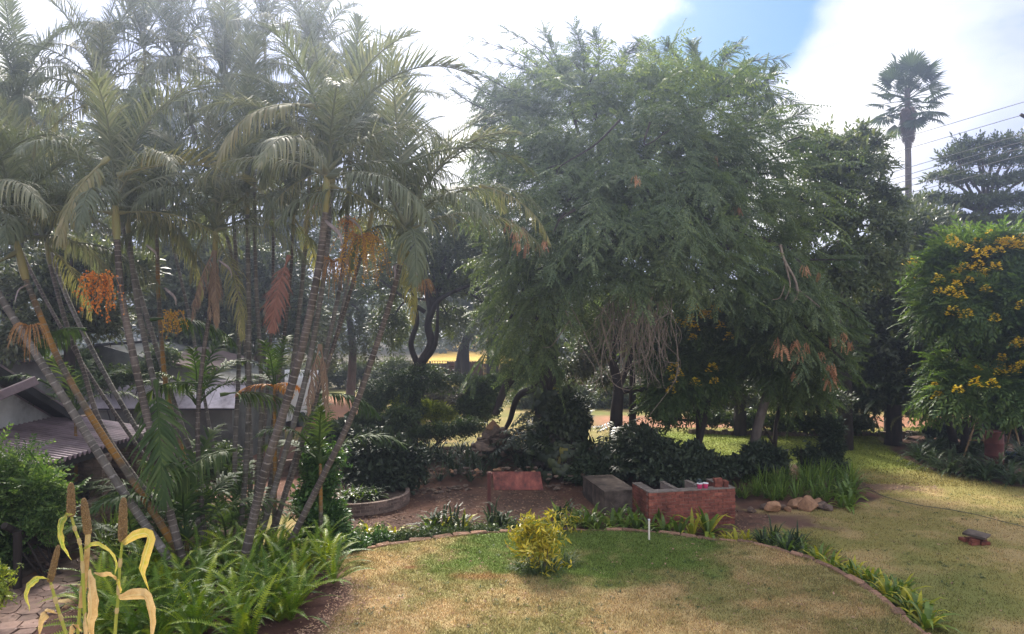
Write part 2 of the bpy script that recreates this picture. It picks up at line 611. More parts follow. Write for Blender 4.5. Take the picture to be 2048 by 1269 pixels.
M['fruit_yellow'] = leaf_mat('fruit_yellow', (0.40, 0.22, 0.02), (0.52, 0.32, 0.03), (0.60, 0.36, 0.05), rough=0.45, trans=0.1)
M['bark_dark'] = plain_mat('bark_dark', (0.018, 0.014, 0.013), (0.06, 0.045, 0.04), scale=7, rough=0.9, bump=0.8, stretch=(1, 1, .3))
M['bark_grey'] = plain_mat('bark_grey', (0.07, 0.058, 0.05), (0.17, 0.14, 0.125), scale=7, rough=0.9, bump=0.7, stretch=(1, 1, .3))
M['vine_dry'] = plain_mat('vine_dry', (0.13, 0.10, 0.08), (0.30, 0.245, 0.205), scale=9, rough=0.9, bump=0.2)
M['feather'] = leaf_mat('feathery_leaf', (0.05, 0.085, 0.038), (0.105, 0.152, 0.064), (0.23, 0.28, 0.115), rough=0.55, trans=0.38, objrand=0, patch=0.45)
M['feather_dark'] = leaf_mat('feathery_dark_leaf', (0.035, 0.065, 0.02), (0.068, 0.11, 0.03), (0.14, 0.185, 0.05), rough=0.55, trans=0.32, objrand=0.2, patch=0.4)
M['broad'] = leaf_mat('broad_leaf', (0.03, 0.048, 0.022), (0.075, 0.098, 0.045), (0.20, 0.215, 0.12), rough=0.42, trans=0.3, objrand=0.2, spec=0.5, patch=0.3)  # pale end of the leaf colours imitates sky reflected on leaves
M['broad_mid'] = leaf_mat('broad_mid_leaf', (0.04, 0.062, 0.024), (0.09, 0.12, 0.045), (0.21, 0.235, 0.11), rough=0.45, trans=0.3, objrand=0.2, patch=0.3)
M['palm_low'] = leaf_mat('palm_low_leaf', (0.026, 0.055, 0.02), (0.058, 0.098, 0.032), (0.13, 0.17, 0.06), rough=0.6, trans=0.3, objrand=0.4, spec=0.2)
M['far_leaf'] = leaf_mat('far_leaf', (0.04, 0.06, 0.026), (0.085, 0.11, 0.05), (0.18, 0.20, 0.10), rough=0.55, trans=0.3, objrand=0.3, patch=0.4)
M['senna_leaf'] = leaf_mat('senna_leaf', (0.042, 0.085, 0.024), (0.085, 0.145, 0.042), (0.17, 0.235, 0.07), rough=0.5, trans=0.42, objrand=0.1, patch=0.3)
M['petal'] = leaf_mat('petal_yellow', (0.72, 0.48, 0.01), (0.82, 0.60, 0.02), (0.86, 0.68, 0.06), rough=0.5, trans=0.2, tcol=(1.1, 1, .8))
M['dead_spray'] = leaf_mat('dead_spray', (0.30, 0.14, 0.07), (0.44, 0.22, 0.12), (0.52, 0.30, 0.17), rough=0.8, trans=0.2, tcol=(1.2, 1, .8))
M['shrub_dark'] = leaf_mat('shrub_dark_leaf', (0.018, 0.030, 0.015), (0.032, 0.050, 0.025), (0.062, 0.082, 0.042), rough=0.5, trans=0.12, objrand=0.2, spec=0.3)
M['shrub_green'] = leaf_mat('shrub_green_leaf', (0.022, 0.066, 0.014), (0.06, 0.14, 0.028), (0.14, 0.24, 0.055), rough=0.4, trans=0.25, objrand=0.2, spec=0.45)
M['acacia'] = leaf_mat('acacia_leaf', (0.045, 0.10, 0.022), (0.10, 0.18, 0.045), (0.20, 0.29, 0.09), rough=0.5, trans=0.35, objrand=0.0)
M['shrub_mid'] = leaf_mat('shrub_mid_leaf', (0.03, 0.055, 0.018), (0.06, 0.098, 0.028), (0.12, 0.16, 0.05), rough=0.5, trans=0.25, objrand=0.3)
M['shrub_lime'] = leaf_mat('shrub_lime_leaf', (0.10, 0.15, 0.02), (0.25, 0.31, 0.04), (0.46, 0.46, 0.08), rough=0.5, trans=0.45, objrand=0.2)
M['hedge_grey'] = leaf_mat('hedge_grey_leaf', (0.06, 0.06, 0.05), (0.11, 0.105, 0.085), (0.18, 0.165, 0.13), rough=0.7, trans=0.15, objrand=0.1)
M['croton'] = leaf_mat('croton_leaf', (0.14, 0.20, 0.015), (0.42, 0.36, 0.02), (0.66, 0.55, 0.07), rough=0.35, trans=0.3, objrand=0.0, spec=0.5, tcol=(1.2, 1.1, .6))
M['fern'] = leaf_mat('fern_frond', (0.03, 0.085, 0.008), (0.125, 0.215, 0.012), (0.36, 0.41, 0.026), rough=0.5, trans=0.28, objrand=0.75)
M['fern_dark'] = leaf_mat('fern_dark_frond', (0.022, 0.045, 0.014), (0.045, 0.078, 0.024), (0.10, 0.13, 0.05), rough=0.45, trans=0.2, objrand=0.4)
M['strap'] = leaf_mat('strap_leaf', (0.05, 0.10, 0.014), (0.13, 0.21, 0.024), (0.31, 0.37, 0.05), rough=0.35, trans=0.3, objrand=0.3, spec=0.5)
M['strap_yellow'] = leaf_mat('strap_yellow_leaf', (0.15, 0.20, 0.02), (0.38, 0.36, 0.03), (0.58, 0.50, 0.07), rough=0.4, trans=0.3, objrand=0.3)
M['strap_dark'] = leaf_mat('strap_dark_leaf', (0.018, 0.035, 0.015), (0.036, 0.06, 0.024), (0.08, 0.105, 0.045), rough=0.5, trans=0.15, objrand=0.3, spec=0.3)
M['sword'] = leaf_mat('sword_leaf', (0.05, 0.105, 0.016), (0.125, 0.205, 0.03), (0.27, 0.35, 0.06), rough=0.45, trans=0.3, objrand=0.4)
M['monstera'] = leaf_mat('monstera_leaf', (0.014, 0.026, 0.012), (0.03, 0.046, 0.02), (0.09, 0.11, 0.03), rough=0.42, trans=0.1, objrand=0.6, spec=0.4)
M['monstera_yellow'] = leaf_mat('monstera_yellow_leaf', (0.14, 0.13, 0.02), (0.24, 0.21, 0.03), (0.34, 0.28, 0.04), rough=0.4, trans=0.25)
M['millet_green'] = leaf_mat('millet_green_leaf', (0.16, 0.24, 0.02), (0.26, 0.34, 0.035), (0.40, 0.42, 0.06), rough=0.45, trans=0.35, objrand=0.3)
M['millet_dry'] = leaf_mat('millet_dry_leaf', (0.42, 0.25, 0.08), (0.56, 0.36, 0.13), (0.66, 0.46, 0.19), rough=0.6, trans=0.3, tcol=(1.15, 1, .8), objrand=0.3)
M['millet_leaf_y'] = leaf_mat('millet_yellow_leaf', (0.30, 0.30, 0.025), (0.42, 0.38, 0.04), (0.58, 0.46, 0.08), rough=0.45, trans=0.35, objrand=0.3)
M['millet_head'] = leaf_mat('millet_grain', (0.17, 0.11, 0.055), (0.27, 0.18, 0.09), (0.38, 0.27, 0.14), rough=0.8, trans=0.05)
M['millet_stalk'] = plain_mat('millet_stalk', (0.22, 0.28, 0.035), (0.40, 0.38, 0.08), scale=5, rough=0.5, bump=0, stretch=(1, 1, .4))
M['brick'] = plain_mat('brick', (0.14, 0.042, 0.031), (0.25, 0.078, 0.054), wear=2.2, scale=14, rough=0.85, bump=0.6, c3=(0.32, 0.12, 0.08), objrand=0.28, bdist=0.004)
M['brick_dull'] = plain_mat('brick_dull', (0.14, 0.10, 0.082), (0.24, 0.175, 0.145), wear=1.2, scale=14, rough=0.9, bump=0.6, c3=(0.31, 0.235, 0.195), objrand=0.3, bdist=0.004)
M['mortar'] = plain_mat('mortar', (0.26, 0.20, 0.17), (0.40, 0.33, 0.29), wear=2.2, scale=18, rough=0.95, bump=0.5, bdist=0.004)
M['cement_cap'] = plain_mat('cement_cap', (0.15, 0.125, 0.108), (0.29, 0.25, 0.22), wear=4, scale=6, rough=0.9, bump=0.4, bdist=0.005)
M['concrete'] = plain_mat('concrete', (0.05, 0.04, 0.033), (0.135, 0.108, 0.09), wear=1.6, scale=3.4, rough=0.95, bump=0.5, spec=.12, c3=(0.23, 0.19, 0.16), detail=9, bdist=0.006)
M['stone'] = plain_mat('sandstone', (0.20, 0.105, 0.06), (0.33, 0.185, 0.105), scale=4, rough=0.9, bump=0.7, c3=(0.42, 0.25, 0.15), objrand=0.3, bdist=0.015)
M['edge_stone'] = plain_mat('edge_stone', (0.11, 0.06, 0.042), (0.22, 0.125, 0.08), scale=5, rough=0.92, bump=0.8, c3=(0.34, 0.20, 0.125), objrand=0.4, bdist=0.015)
M['stone_dull'] = plain_mat('stone_dull', (0.075, 0.055, 0.042), (0.15, 0.105, 0.08), scale=4, rough=0.9, bump=0.7, c3=(0.24, 0.175, 0.13), objrand=0.35, bdist=0.015)
M['paving'] = plain_mat('paving_stone', (0.15, 0.095, 0.08), (0.25, 0.165, 0.135), wear=1.2, scale=5, rough=0.85, bump=0.6, c3=(0.33, 0.23, 0.19), objrand=0.3, bdist=0.01)
M['rust'] = plain_mat('rusty_red_metal', (0.06, 0.03, 0.028), (0.21, 0.06, 0.047), wear=3.0, scale=4.5, rough=0.75, bump=0.5, c3=(0.34, 0.12, 0.085), stretch=(1.8, 1.2, .7), detail=9, bdist=0.003)
M['rust_dark'] = plain_mat('rusty_dark_metal', (0.09, 0.03, 0.028), (0.17, 0.055, 0.045), scale=4, rough=0.7, bump=0.3, bdist=0.003)
M['white_wall'] = plain_mat('white_wall', (0.62, 0.63, 0.64), (0.78, 0.79, 0.80), wear=0.8, scale=1.3, rough=0.9, bump=0.15, bdist=0.004)
M['roof_dull'] = plain_mat('roof_dull', (0.10, 0.075, 0.07), (0.17, 0.13, 0.125), scale=2, rough=0.9, bump=0.3, spec=.1)
M['grey_wall'] = plain_mat('grey_wall', (0.13, 0.137, 0.125), (0.20, 0.205, 0.19), wear=0.7, scale=1.1, rough=0.9, bump=0.2, bdist=0.005)
M['roof_metal'] = plain_mat('roof_metal', (0.16, 0.12, 0.14), (0.28, 0.215, 0.25), wear=0.9, scale=1.2, rough=0.5, bump=0.1, spec=0.4, c3=(0.35, 0.275, 0.315), stretch=(.3, 2, 1))
M['sheet_metal'] = plain_mat('sheet_metal', (0.42, 0.38, 0.42), (0.62, 0.57, 0.62), wear=1.1, scale=1.4, rough=0.38, bump=0.1, spec=0.5, metallic=0.25)
M['fascia_dark'] = plain_mat('fascia_dark', (0.02, 0.018, 0.02), (0.045, 0.04, 0.042), scale=4, rough=0.7, bump=0.2)
M['timber_dark'] = plain_mat('timber_dark', (0.018, 0.014, 0.012), (0.055, 0.042, 0.036), scale=6, rough=0.85, bump=0.6, stretch=(1, 1, .2))
M['timber'] = plain_mat('timber', (0.16, 0.095, 0.045), (0.30, 0.19, 0.09), scale=6, rough=0.8, bump=0.4, stretch=(1, 1, .2))
M['white_paint'] = plain_mat('white_paint', (0.66, 0.66, 0.66), (0.80, 0.80, 0.80), scale=3, rough=0.5, bump=0.05)
M['cream'] = plain_mat('cream_plastic', (0.66, 0.60, 0.48), (0.76, 0.71, 0.60), scale=8, rough=0.5, bump=0)
M['pink'] = plain_mat('pink_plastic', (0.70, 0.05, 0.17), (0.78, 0.09, 0.24), scale=8, rough=0.35, bump=0, spec=0.5)
M['dark_plastic'] = plain_mat('dark_plastic', (0.02, 0.035, 0.035), (0.05, 0.075, 0.075), scale=8, rough=0.4, bump=0)
M['blue'] = plain_mat('blue_plastic', (0.03, 0.06, 0.16), (0.05, 0.09, 0.22), scale=8, rough=0.4, bump=0)


def blade_mat(name, c1, c2, c3, trans=.35):
    """long grass leaf: streaks run along it, a pale midrib, drier towards the edges"""
    m, t, out = new_mat(name)
    tcx = N(t, 'ShaderNodeTexCoord')
    at_ = N(t, 'ShaderNodeAttribute'); at_.attribute_name = 'along'
    oi = N(t, 'ShaderNodeObjectInfo')
    nz = N(t, 'ShaderNodeTexNoise'); nz.inputs['Scale'].default_value = 16; nz.inputs['Detail'].default_value = 9; nz.inputs['Roughness'].default_value = .78
    lk(t, tcx.outputs['Object'], nz.inputs['Vector'])
    wv = math_node(t, 'ABSOLUTE', math_node(t, 'SINE', math_node(t, 'MULTIPLY', at_.outputs['Fac'], 16.0)))
    f = math_node(t, 'ADD', math_node(t, 'MULTIPLY', nz.outputs[0], 1.15), math_node(t, 'MULTIPLY', math_node(t, 'ABSOLUTE', at_.outputs['Fac']), .18))
    f = math_node(t, 'ADD', f, math_node(t, 'MULTIPLY', wv, .1))
    col = ramp(t, f, [(.42, c1), (.62, c2), (.82, c3)])
    mid = N(t, 'ShaderNodeMapRange'); mid.inputs[1].default_value = .16; mid.inputs[2].default_value = .05
    lk(t, math_node(t, 'ABSOLUTE', at_.outputs['Fac']), mid.inputs[0])
    col = mixc(t, math_node(t, 'MULTIPLY', mid.outputs[0], .5), col, (.62, .56, .30))
    bs = N(t, 'ShaderNodeBsdfPrincipled'); bs.inputs['Roughness'].default_value = .55; bs.inputs['Specular IOR Level'].default_value = .3
    lk(t, col, bs.inputs['Base Color'])
    bp = N(t, 'ShaderNodeBump'); bp.inputs['Strength'].default_value = .5; bp.inputs['Distance'].default_value = .004
    lk(t, wv, bp.inputs['Height']); lk(t, bp.outputs[0], bs.inputs['Normal'])
    tr = N(t, 'ShaderNodeBsdfTranslucent'); lk(t, col, tr.inputs[0])
    mx = N(t, 'ShaderNodeMixShader'); mx.inputs[0].default_value = trans
    lk(t, bs.outputs[0], mx.inputs[1]); lk(t, tr.outputs[0], mx.inputs[2]); lk(t, mx.outputs[0], out.inputs[0])
    return m


M['millet_green'] = blade_mat('millet_green_leaf', (0.13, 0.21, 0.02), (0.24, 0.31, 0.035), (0.52, 0.44, 0.10))
M['millet_leaf_y'] = blade_mat('millet_yellow_leaf', (0.19, 0.25, 0.025), (0.42, 0.38, 0.045), (0.58, 0.42, 0.12))
M['millet_dry'] = blade_mat('millet_dry_leaf', (0.30, 0.17, 0.06), (0.52, 0.33, 0.13), (0.66, 0.47, 0.22), .25)
M['wire'] = plain_mat('wire', (0.30, 0.29, 0.29), (0.40, 0.39, 0.39), scale=8, rough=0.5, bump=0)
M['glass'] = plain_mat('window_glass', (0.03, 0.035, 0.04), (0.06, 0.065, 0.07), scale=2, rough=0.1, bump=0, spec=0.6)
M['litter'] = leaf_mat('leaf_litter', (0.10, 0.055, 0.04), (0.22, 0.13, 0.09), (0.42, 0.28, 0.17), rough=0.9, trans=0.05)
M['seed'] = leaf_mat('pale_litter', (0.22, 0.12, 0.09), (0.36, 0.22, 0.15), (0.52, 0.36, 0.24), rough=0.9, trans=0.05)


def tint_mat(name, fine=40.0, amt=0.55, bump=0.5, rough=0.95, bdist=0.02, trans=0.0):
    """base colour from the mesh's own colour attribute (which ground cover lies where) times fine grain"""
    m, t, out = new_mat(name)
    a = N(t, 'ShaderNodeAttribute'); a.attribute_name = 'tint'
    tcx = N(t, 'ShaderNodeTexCoord')
    nz = N(t, 'ShaderNodeTexNoise'); nz.inputs['Scale'].default_value = fine; nz.inputs['Detail'].default_value = 5
    nz.inputs['Roughness'].default_value = 0.7
    lk(t, tcx.outputs['Object'], nz.inputs['Vector'])
    n2 = N(t, 'ShaderNodeTexNoise'); n2.inputs['Scale'].default_value = fine / 9; n2.inputs['Detail'].default_value = 5
    lk(t, tcx.outputs['Object'], n2.inputs['Vector'])
    k = math_node(t, 'ADD', math_node(t, 'MULTIPLY', nz.outputs[0], amt * 1.3), math_node(t, 'MULTIPLY', n2.outputs[0], amt * .7))
    k = math_node(t, 'ADD', k, 1 - amt)
    cb = N(t, 'ShaderNodeCombineColor')
    for i in range(3):
        lk(t, k, cb.inputs[i])
    col = mixc(t, 1.0, a.outputs['Color'], cb.outputs[0], 'MULTIPLY')
    bs = N(t, 'ShaderNodeBsdfPrincipled'); bs.inputs['Roughness'].default_value = rough
    bs.inputs['Specular IOR Level'].default_value = 0.15
    lk(t, col, bs.inputs['Base Color'])
    if bump:
        bp = N(t, 'ShaderNodeBump'); bp.inputs['Strength'].default_value = bump; bp.inputs['Distance'].default_value = bdist
        lk(t, nz.outputs[0], bp.inputs['Height']); lk(t, bp.outputs[0], bs.inputs['Normal'])
    if trans:
        tr = N(t, 'ShaderNodeBsdfTranslucent'); lk(t, col, tr.inputs[0])
        mx = N(t, 'ShaderNodeMixShader'); mx.inputs[0].default_value = trans
        lk(t, bs.outputs[0], mx.inputs[1]); lk(t, tr.outputs[0], mx.inputs[2]); lk(t, mx.outputs[0], out.inputs[0])
    else:
        lk(t, bs.outputs[0], out.inputs[0])
    return m


M['ground'] = tint_mat('ground')
M['grass'] = tint_mat('grass_blade', fine=300, amt=0.3, bump=0, rough=0.6, trans=0.25)

# ================================================================== GROUND
TERR = [(7.0, 2), (6.7, 9), (6.40, 11.63), (6.46, 13.53), (6.18, 15.05), (5.66, 15.85), (5.2, 16.38), (4.39, 16.64), (3.49, 17.1),
        (2.03, 17.34), (-.28, 17.22), (-1.93, 16.64), (-3.18, 15.9), (-4.8, 15.9), (-6.6, 15.3), (-8.06, 13.83), (-9.1, 13.45), (-10.5, 13.3), (-17, 13), (-17, 2)]
TERR_Z = 0.28
SOIL_BED = [(-4.6, 18.4), (-3.0, 17.6), (-1.9, 16.8), (-.3, 17.3), (2, 17.4), (3.5, 17.15), (6.3, 18.3), (7.0, 19.4), (5.9, 20.6), (6.4, 23), (9.0, 24), (10.9, 22.2),
            (11.0, 24.5), (10.3, 26.2), (7.4, 27.5), (5, 29), (0, 29.6), (-7.5, 29), (-9.5, 24), (-6.5, 20)]
RIGHT_BED = [(15, 30), (14.2, 27), (14.3, 25.5), (14.9, 23.6), (15.8, 22.6), (18, 22), (30, 21), (30, 33), (16, 33)]
BED2 = [(6.1, 20.2), (8.8, 20.3), (10.8, 21.6), (11.2, 24.5), (9, 25.5), (6, 25)]
PALM_BED = [(-9.0, 8), (-3.0, 8), (-2.95, 11.4), (-2.9, 12.3), (-2.75, 13.0), (-3.0, 14.0), (-3.5, 15.0), (-4.1, 16.5), (-8.3, 15.6), (-7.6, 13.9), (-7.7, 12)]


def terr_mask(x, y):
    return sstep(-0.05, 0.05, poly_sd(TERR, x, y))


def gz(x, y):
    """ground height"""
    x = np.asarray(x, float); y = np.asarray(y, float)
    t = poly_sd(TERR, x, y)
    z = TERR_Z * sstep(-0.06, 0.03, t)
    z = z + 0.75 * np.exp(-((x - 1.0) / 4.6) ** 2 - ((y - 26.3) / 2.6) ** 2)
    z = z + 0.03 * (fbm(x, y, 2.2, 5) - .5) * sstep(6, 10, y)
    return z


def gz1(x, y):
    return float(gz(np.array([x]), np.array([y]))[0])


def gcol(x, y):
    x = np.asarray(x, float); y = np.asarray(y, float)
    n1 = fbm(x, y, 3.0, 1); n2 = fbm(x, y, 0.9, 9); n3 = fbm(x, y, 7.0, 21); n4 = fbm(x, y, .35, 33)
    L = lambda c: np.broadcast_to(np.array(c), x.shape + (3,))
    mix = lambda a, b, t: a * (1 - t[..., None]) + b * t[..., None]
    dry, green, lush = L((0.41, 0.30, 0.145)), L((0.21, 0.205, 0.07)), L((0.115, 0.165, 0.034))
    terr = terr_mask(x, y)
    # lower lawn: yellow-green with drier patches
    low = mix(L((0.25, 0.215, 0.07)), L((0.37, 0.275, 0.125)), sstep(.42, .60, n2 * .55 + n1 * .45))
    low = mix(low, L((0.15, 0.165, 0.045)), sstep(.50, .66, n3 * .6 + fbm(x, y, 2.0, 44) * .4) * .8)
    low = mix(low, L((0.18, 0.23, 0.035)), sstep(24.5, 27, y + n1) * sstep(36, 33, y) * sstep(4, 7, x) * .85)
    # terrace lawn
    d = mix(dry, L((0.52, 0.375, 0.205)), sstep(.45, .7, n1) * .6)
    d = mix(d, L((0.31, 0.25, 0.11)), sstep(.45, .62, fbm(x, y, .55, 61)) * .45)
    d = mix(d, green, sstep(.47, .62, n2 * .55 + n3 * .45) * .75)
    # the strip by the edging and round the croton is the greenest
    gr = sstep(13.7, 15.4, y + (n1 - .5) * 2.6 + (n2 - .5) * 1.2) * sstep(-2.9, -0.6, x + (n2 - .5)) * sstep(6.6, 3.3, x + (n1 - .5) * 1.5)
    gr = np.maximum(gr, .75 * sstep(.85, .35, np.hypot((x - 1.7) / 2.2, (y - 14.2) / 1.2)))
    gr = np.maximum(gr, .6 * sstep(.9, .3, np.hypot((x + 3.2) / .9, (y - 14.9) / .35)))
    gr = np.maximum(gr, .5 * sstep(1, .3, np.hypot((x - 3.3) / .8, (y - 13.1) / .5)))
    d = mix(d, mix(green, lush, sstep(.35, 1.0, gr * (.6 + .8 * n4))), sstep(0.1, .95, gr * (.35 + .75 * n4 + .55 * n2)))
    d = mix(d, L((0.36, 0.15, 0.07)), .5 * sstep(.9, .2, np.hypot((x + 0.6) / .9, (y - 14.25) / .3)))
    d = mix(d, L((0.30, 0.085, 0.06)), .6 * sstep(1, .2, np.hypot((x + 2.0) / .25, (y - 14.75) / .12)))
    c = mix(low, d, terr)
    grass = np.ones(x.shape)
    # driveway of red earth, yellow field far away
    e = (n1 - .5) * 1.6
    drv = sstep(34.0 - 1.5 * sstep(8, 12, x), 34.6, y + e * .5) * sstep(40.5 + 9 * sstep(-5, -9, x) , 39.5 + 9 * sstep(-5, -9, x), y + e) * sstep(-7, -9, x + 0 * y) + 0
    drv = np.maximum(drv, sstep(35.0, 35.7, y + e * .4) * sstep(39.8, 39.0, y + e * .4) * sstep(3, 5, x))
    c = mix(c, mix(L((0.40, 0.19, 0.10)), L((0.30, 0.16, 0.11)), n2), drv); grass *= 1 - drv
    far = sstep(52, 56, y)
    c = mix(c, L((0.40, 0.33, 0.07)), far * sstep(66, 62, y) * sstep(-9, -6, x) * sstep(4, 1, x))
    c = mix(c, L((0.10, 0.085, 0.05)), far * np.maximum(sstep(-6, -9, x), sstep(1, 4, x)))
    c = mix(c, L((0.62, 0.40, 0.07)), sstep(67, 69, y) * sstep(-12, -9.5, x) * sstep(3, .5, x))
    # beds of bare earth
    soil = mix(L((0.155, 0.082, 0.056)), L((0.085, 0.05, 0.038)), sstep(.35, .65, n2))
    for poly, wob in ((SOIL_BED, .5), (RIGHT_BED, .5), (BED2, .3)):
        k = sstep(-.12, .15, poly_sd(poly, x, y) + (n2 - .5) * wob) * (1 - terr)
        c = mix(c, soil, k); grass *= 1 - k
    k = sstep(-.12, .15, poly_sd(PALM_BED, x, y) + (n2 - .5) * .25)
    c = mix(c, mix(L((0.105, 0.048, 0.038)), L((0.07, 0.04, 0.03)), n2), k); grass *= 1 - k
    # worn earth by the bed, round the path and below the house
    k = sstep(1.0, .55, np.hypot((x - 10.9) / 2.0, (y - 22.9) / .55) + (n2 - .5) * .7)
    c = mix(c, L((0.12, 0.07, 0.055)), k * .85); grass *= 1 - k
    k = sstep(-6.2, -7.0, x + (n2 - .5)) * (1 - terr) * sstep(34, 30, y)
    c = mix(c, soil * 1.15, k); grass *= 1 - k
    k = sstep(-8.0, -8.6, x + (n2 - .5) * .4) * terr
    c = mix(c, L((0.30, 0.20, 0.13)), k); grass *= 1 - k
    k = sstep(.42, .66, n2) * sstep(6.1, 6.6, x) * sstep(20.2, 19.3, y) * sstep(18, 18.5, y) * sstep(8.5, 7.5, x)
    c = mix(c, L((0.13, 0.075, 0.055)), k); grass *= 1 - k
    return c, grass


def axis(parts):
    out = []
    for a, b, s in parts:
        out.append(np.arange(a, b, s))
    return np.concatenate(out + [[parts[-1][1]]])


gxs = axis([(-200, -60, 20), (-60, -18, 3), (-18, -11, .5), (-11, 15, .12), (15, 26, .35), (26, 62, 3), (62, 200, 23)])
gys = axis([(-43, 5, 8), (5, 10.5, .5), (10.5, 24, .12), (24, 36, .25), (36, 70, .8), (70, 120, 6), (120, 200, 16)])
X, Y = np.meshgrid(gxs, gys)
Z = gz(X, Y)
gc, _ = gcol(X, Y)
nx, ny = len(gxs), len(gys)
ii = (np.arange(ny - 1)[:, None] * nx + np.arange(nx - 1)[None]).ravel()
mb = MB()
mb.add(np.column_stack((X.ravel(), Y.ravel(), Z.ravel())), np.column_stack((ii, ii + 1, ii + nx + 1, ii + nx)), 0, col=gc.reshape(-1, 3))
tag(mb.obj('ground', M['ground'], smooth=True), kind='structure')

# grass blades on the near lawns (nobody could count them): one object
def blades(n, x0, x1, y0, y1, name, hgt, wid, seed, thr=.5):
    r = np.random.default_rng(seed)
    # even spread over the picture rather than the ground: more blades close by
    u = r.random(n); y = y0 * (y1 / y0) ** u
    x = r.uniform(x0, x1, n)
    keep = np.abs(x) < (y * .72 + .4)
    x, y = x[keep], y[keep]
    c, g = gcol(x, y)
    k = g > thr
    x, y, c = x[k], y[k], c[k]
    m = len(x)
    h = hgt * r.uniform(.5, 1.25, m); a = r.uniform(0, 2 * PI, m); w = wid * r.uniform(.7, 1.3, m)
    h = h * (.55 + 1.1 * fbm(x, y, .22, 71, 2))
    lean = r.uniform(.2, 1.1, m)
    b = np.column_stack((x, y, gz(x, y) - .004))
    dx = np.column_stack((np.cos(a) * w / 2, np.sin(a) * w / 2, np.zeros(m)))
    a2 = r.uniform(0, 2 * PI, m)
    tip = b + np.column_stack((np.cos(a2) * lean * h, np.sin(a2) * lean * h, h))
    V = np.stack((b - dx, b + dx, tip), 1).reshape(-1, 3)
    c = c * r.uniform(.4, 1.75, (m, 1)) * np.column_stack((r.uniform(.9, 1.15, m), np.ones(m), r.uniform(.8, 1.1, m)))
    q = MB(); q.add(V, np.arange(3 * m).reshape(-1, 3), 0, col=np.repeat(c, 3, 0))
    tag(q.obj(name, M['grass']), kind='stuff')


blades(240000, -5.0, 7.2, 11.0, 17.6, 'lawn_grass', .034, .012, 3)
blades(130000, 4.0, 16.0, 11.0, 24.0, 'lower_lawn_grass', .036, .013, 4)
blades(60000, 4.0, 24.0, 23.0, 36.0, 'back_lawn_grass', .05, .03, 5)

# leaf litter, seeds and crumbs on the bare earth
def litter(poly, n, name, m, size, seed, zoff=.01):
    r = np.random.default_rng(seed)
    P = np.array(poly); lo, hi = P.min(0), P.max(0)
    x = r.uniform(lo[0], hi[0], n); y = r.uniform(lo[1], hi[1], n)
    k = poly_sd(poly, x, y) > 0
    x, y = x[k], y[k]
    p = np.column_stack((x, y, gz(x, y) + zoff))
    d = unit(np.column_stack((r.normal(size=(len(x), 2)), r.normal(size=len(x)) * .25)))
    q = MB(); scatter(q, leaf2(1, .5, .15), frames(d, roll=r.uniform(-.5, .5, len(x))), p, size * r.uniform(.5, 1.4, len(x)))
    tag(q.obj(name, m), kind='stuff')


litter([(-4.6, 18.2), (-3, 17.6), (-1.9, 16.8), (2, 17.4), (6.3, 18.3), (6.8, 19.6), (3, 22.5), (-5, 22.8)], 9000, 'leaf_litter', M['litter'], .085, 6)
litter([(-3.6, 11), (-2.6, 11), (-2.45, 13.2), (-2.75, 14.2), (-3.2, 14.2), (-3.2, 12.5)], 2600, 'seed_litter', M['seed'], .045, 7)
litter([(-9.0, 9), (-3.2, 9), (-3.2, 14.5), (-4.1, 16.3), (-8.2, 15.4)], 2500, 'palm_bed_litter', M['litter'], .08, 8)
litter([(8.8, 22.2), (13, 22.2), (13, 23.6), (8.8, 23.6)], 900, 'worn_patch_litter', M['litter'], .08, 9)
litter([(-2.5, 11), (6, 11), (6, 16.5), (-2.5, 15.8)], 1000, 'fallen_leaf_litter', M['seed'], .06, 12)
litter([(6, 11), (16, 14), (16, 23), (6.5, 19)], 700, 'lower_lawn_litter', M['litter'], .07, 13)

# ------------------------------------------------------------------ stones
def rock_mesh(name, seed, mat, flat=.6, n=13):
    r = np.random.default_rng(seed)
    bm = bmesh.new()
    p = unit(r.normal(size=(n, 3))) * r.uniform(.75, 1.0, (n, 1)) * (1, 1, flat)
    for q in p:
        bm.verts.new(q)
    bmesh.ops.convex_hull(bm, input=bm.verts)
    loose = [v for v in bm.verts if not v.link_faces]
    bmesh.ops.delete(bm, geom=loose, context='VERTS')
    bmesh.ops.bevel(bm, geom=bm.edges[:], offset=.045, segments=1, affect='EDGES', profile=.5)
    bmesh.ops.triangulate(bm, faces=bm.faces[:])
    me = bpy.data.meshes.new(name)
    bm.to_mesh(me); bm.free()
    me.materials.append(mat)
    return me


ROCKS = [rock_mesh('rock', i, M['stone'], .62 + .1 * (i % 3)) for i in range(6)]
ROCKS_DULL = [rock_mesh('rock', 20 + i, M['stone_dull'], .55 + .1 * (i % 3)) for i in range(6)]


def rock(px, py, wpx, label, group=None, dull=False, z=None, D=None, hk=1.0, seed=0, cat='rock'):
    p = on(px, py, 0.0) if D is None else at(px, py, D)
    if D is None:
        p[2] = gz1(p[0], p[1]); p = on(px, py, p[2])
    if z is not None: p[2] = z
    s = wpx / FPX * p[1] / 2
    me = (ROCKS_DULL if dull else ROCKS)[seed % 6]
    o = put('rock', me, None, (p[0], p[1], p[2] + s * .35 * hk), rot=(0, 0, seed * 1.7), scale=(s, s, s * hk))
    return tag(o, label, cat, group)


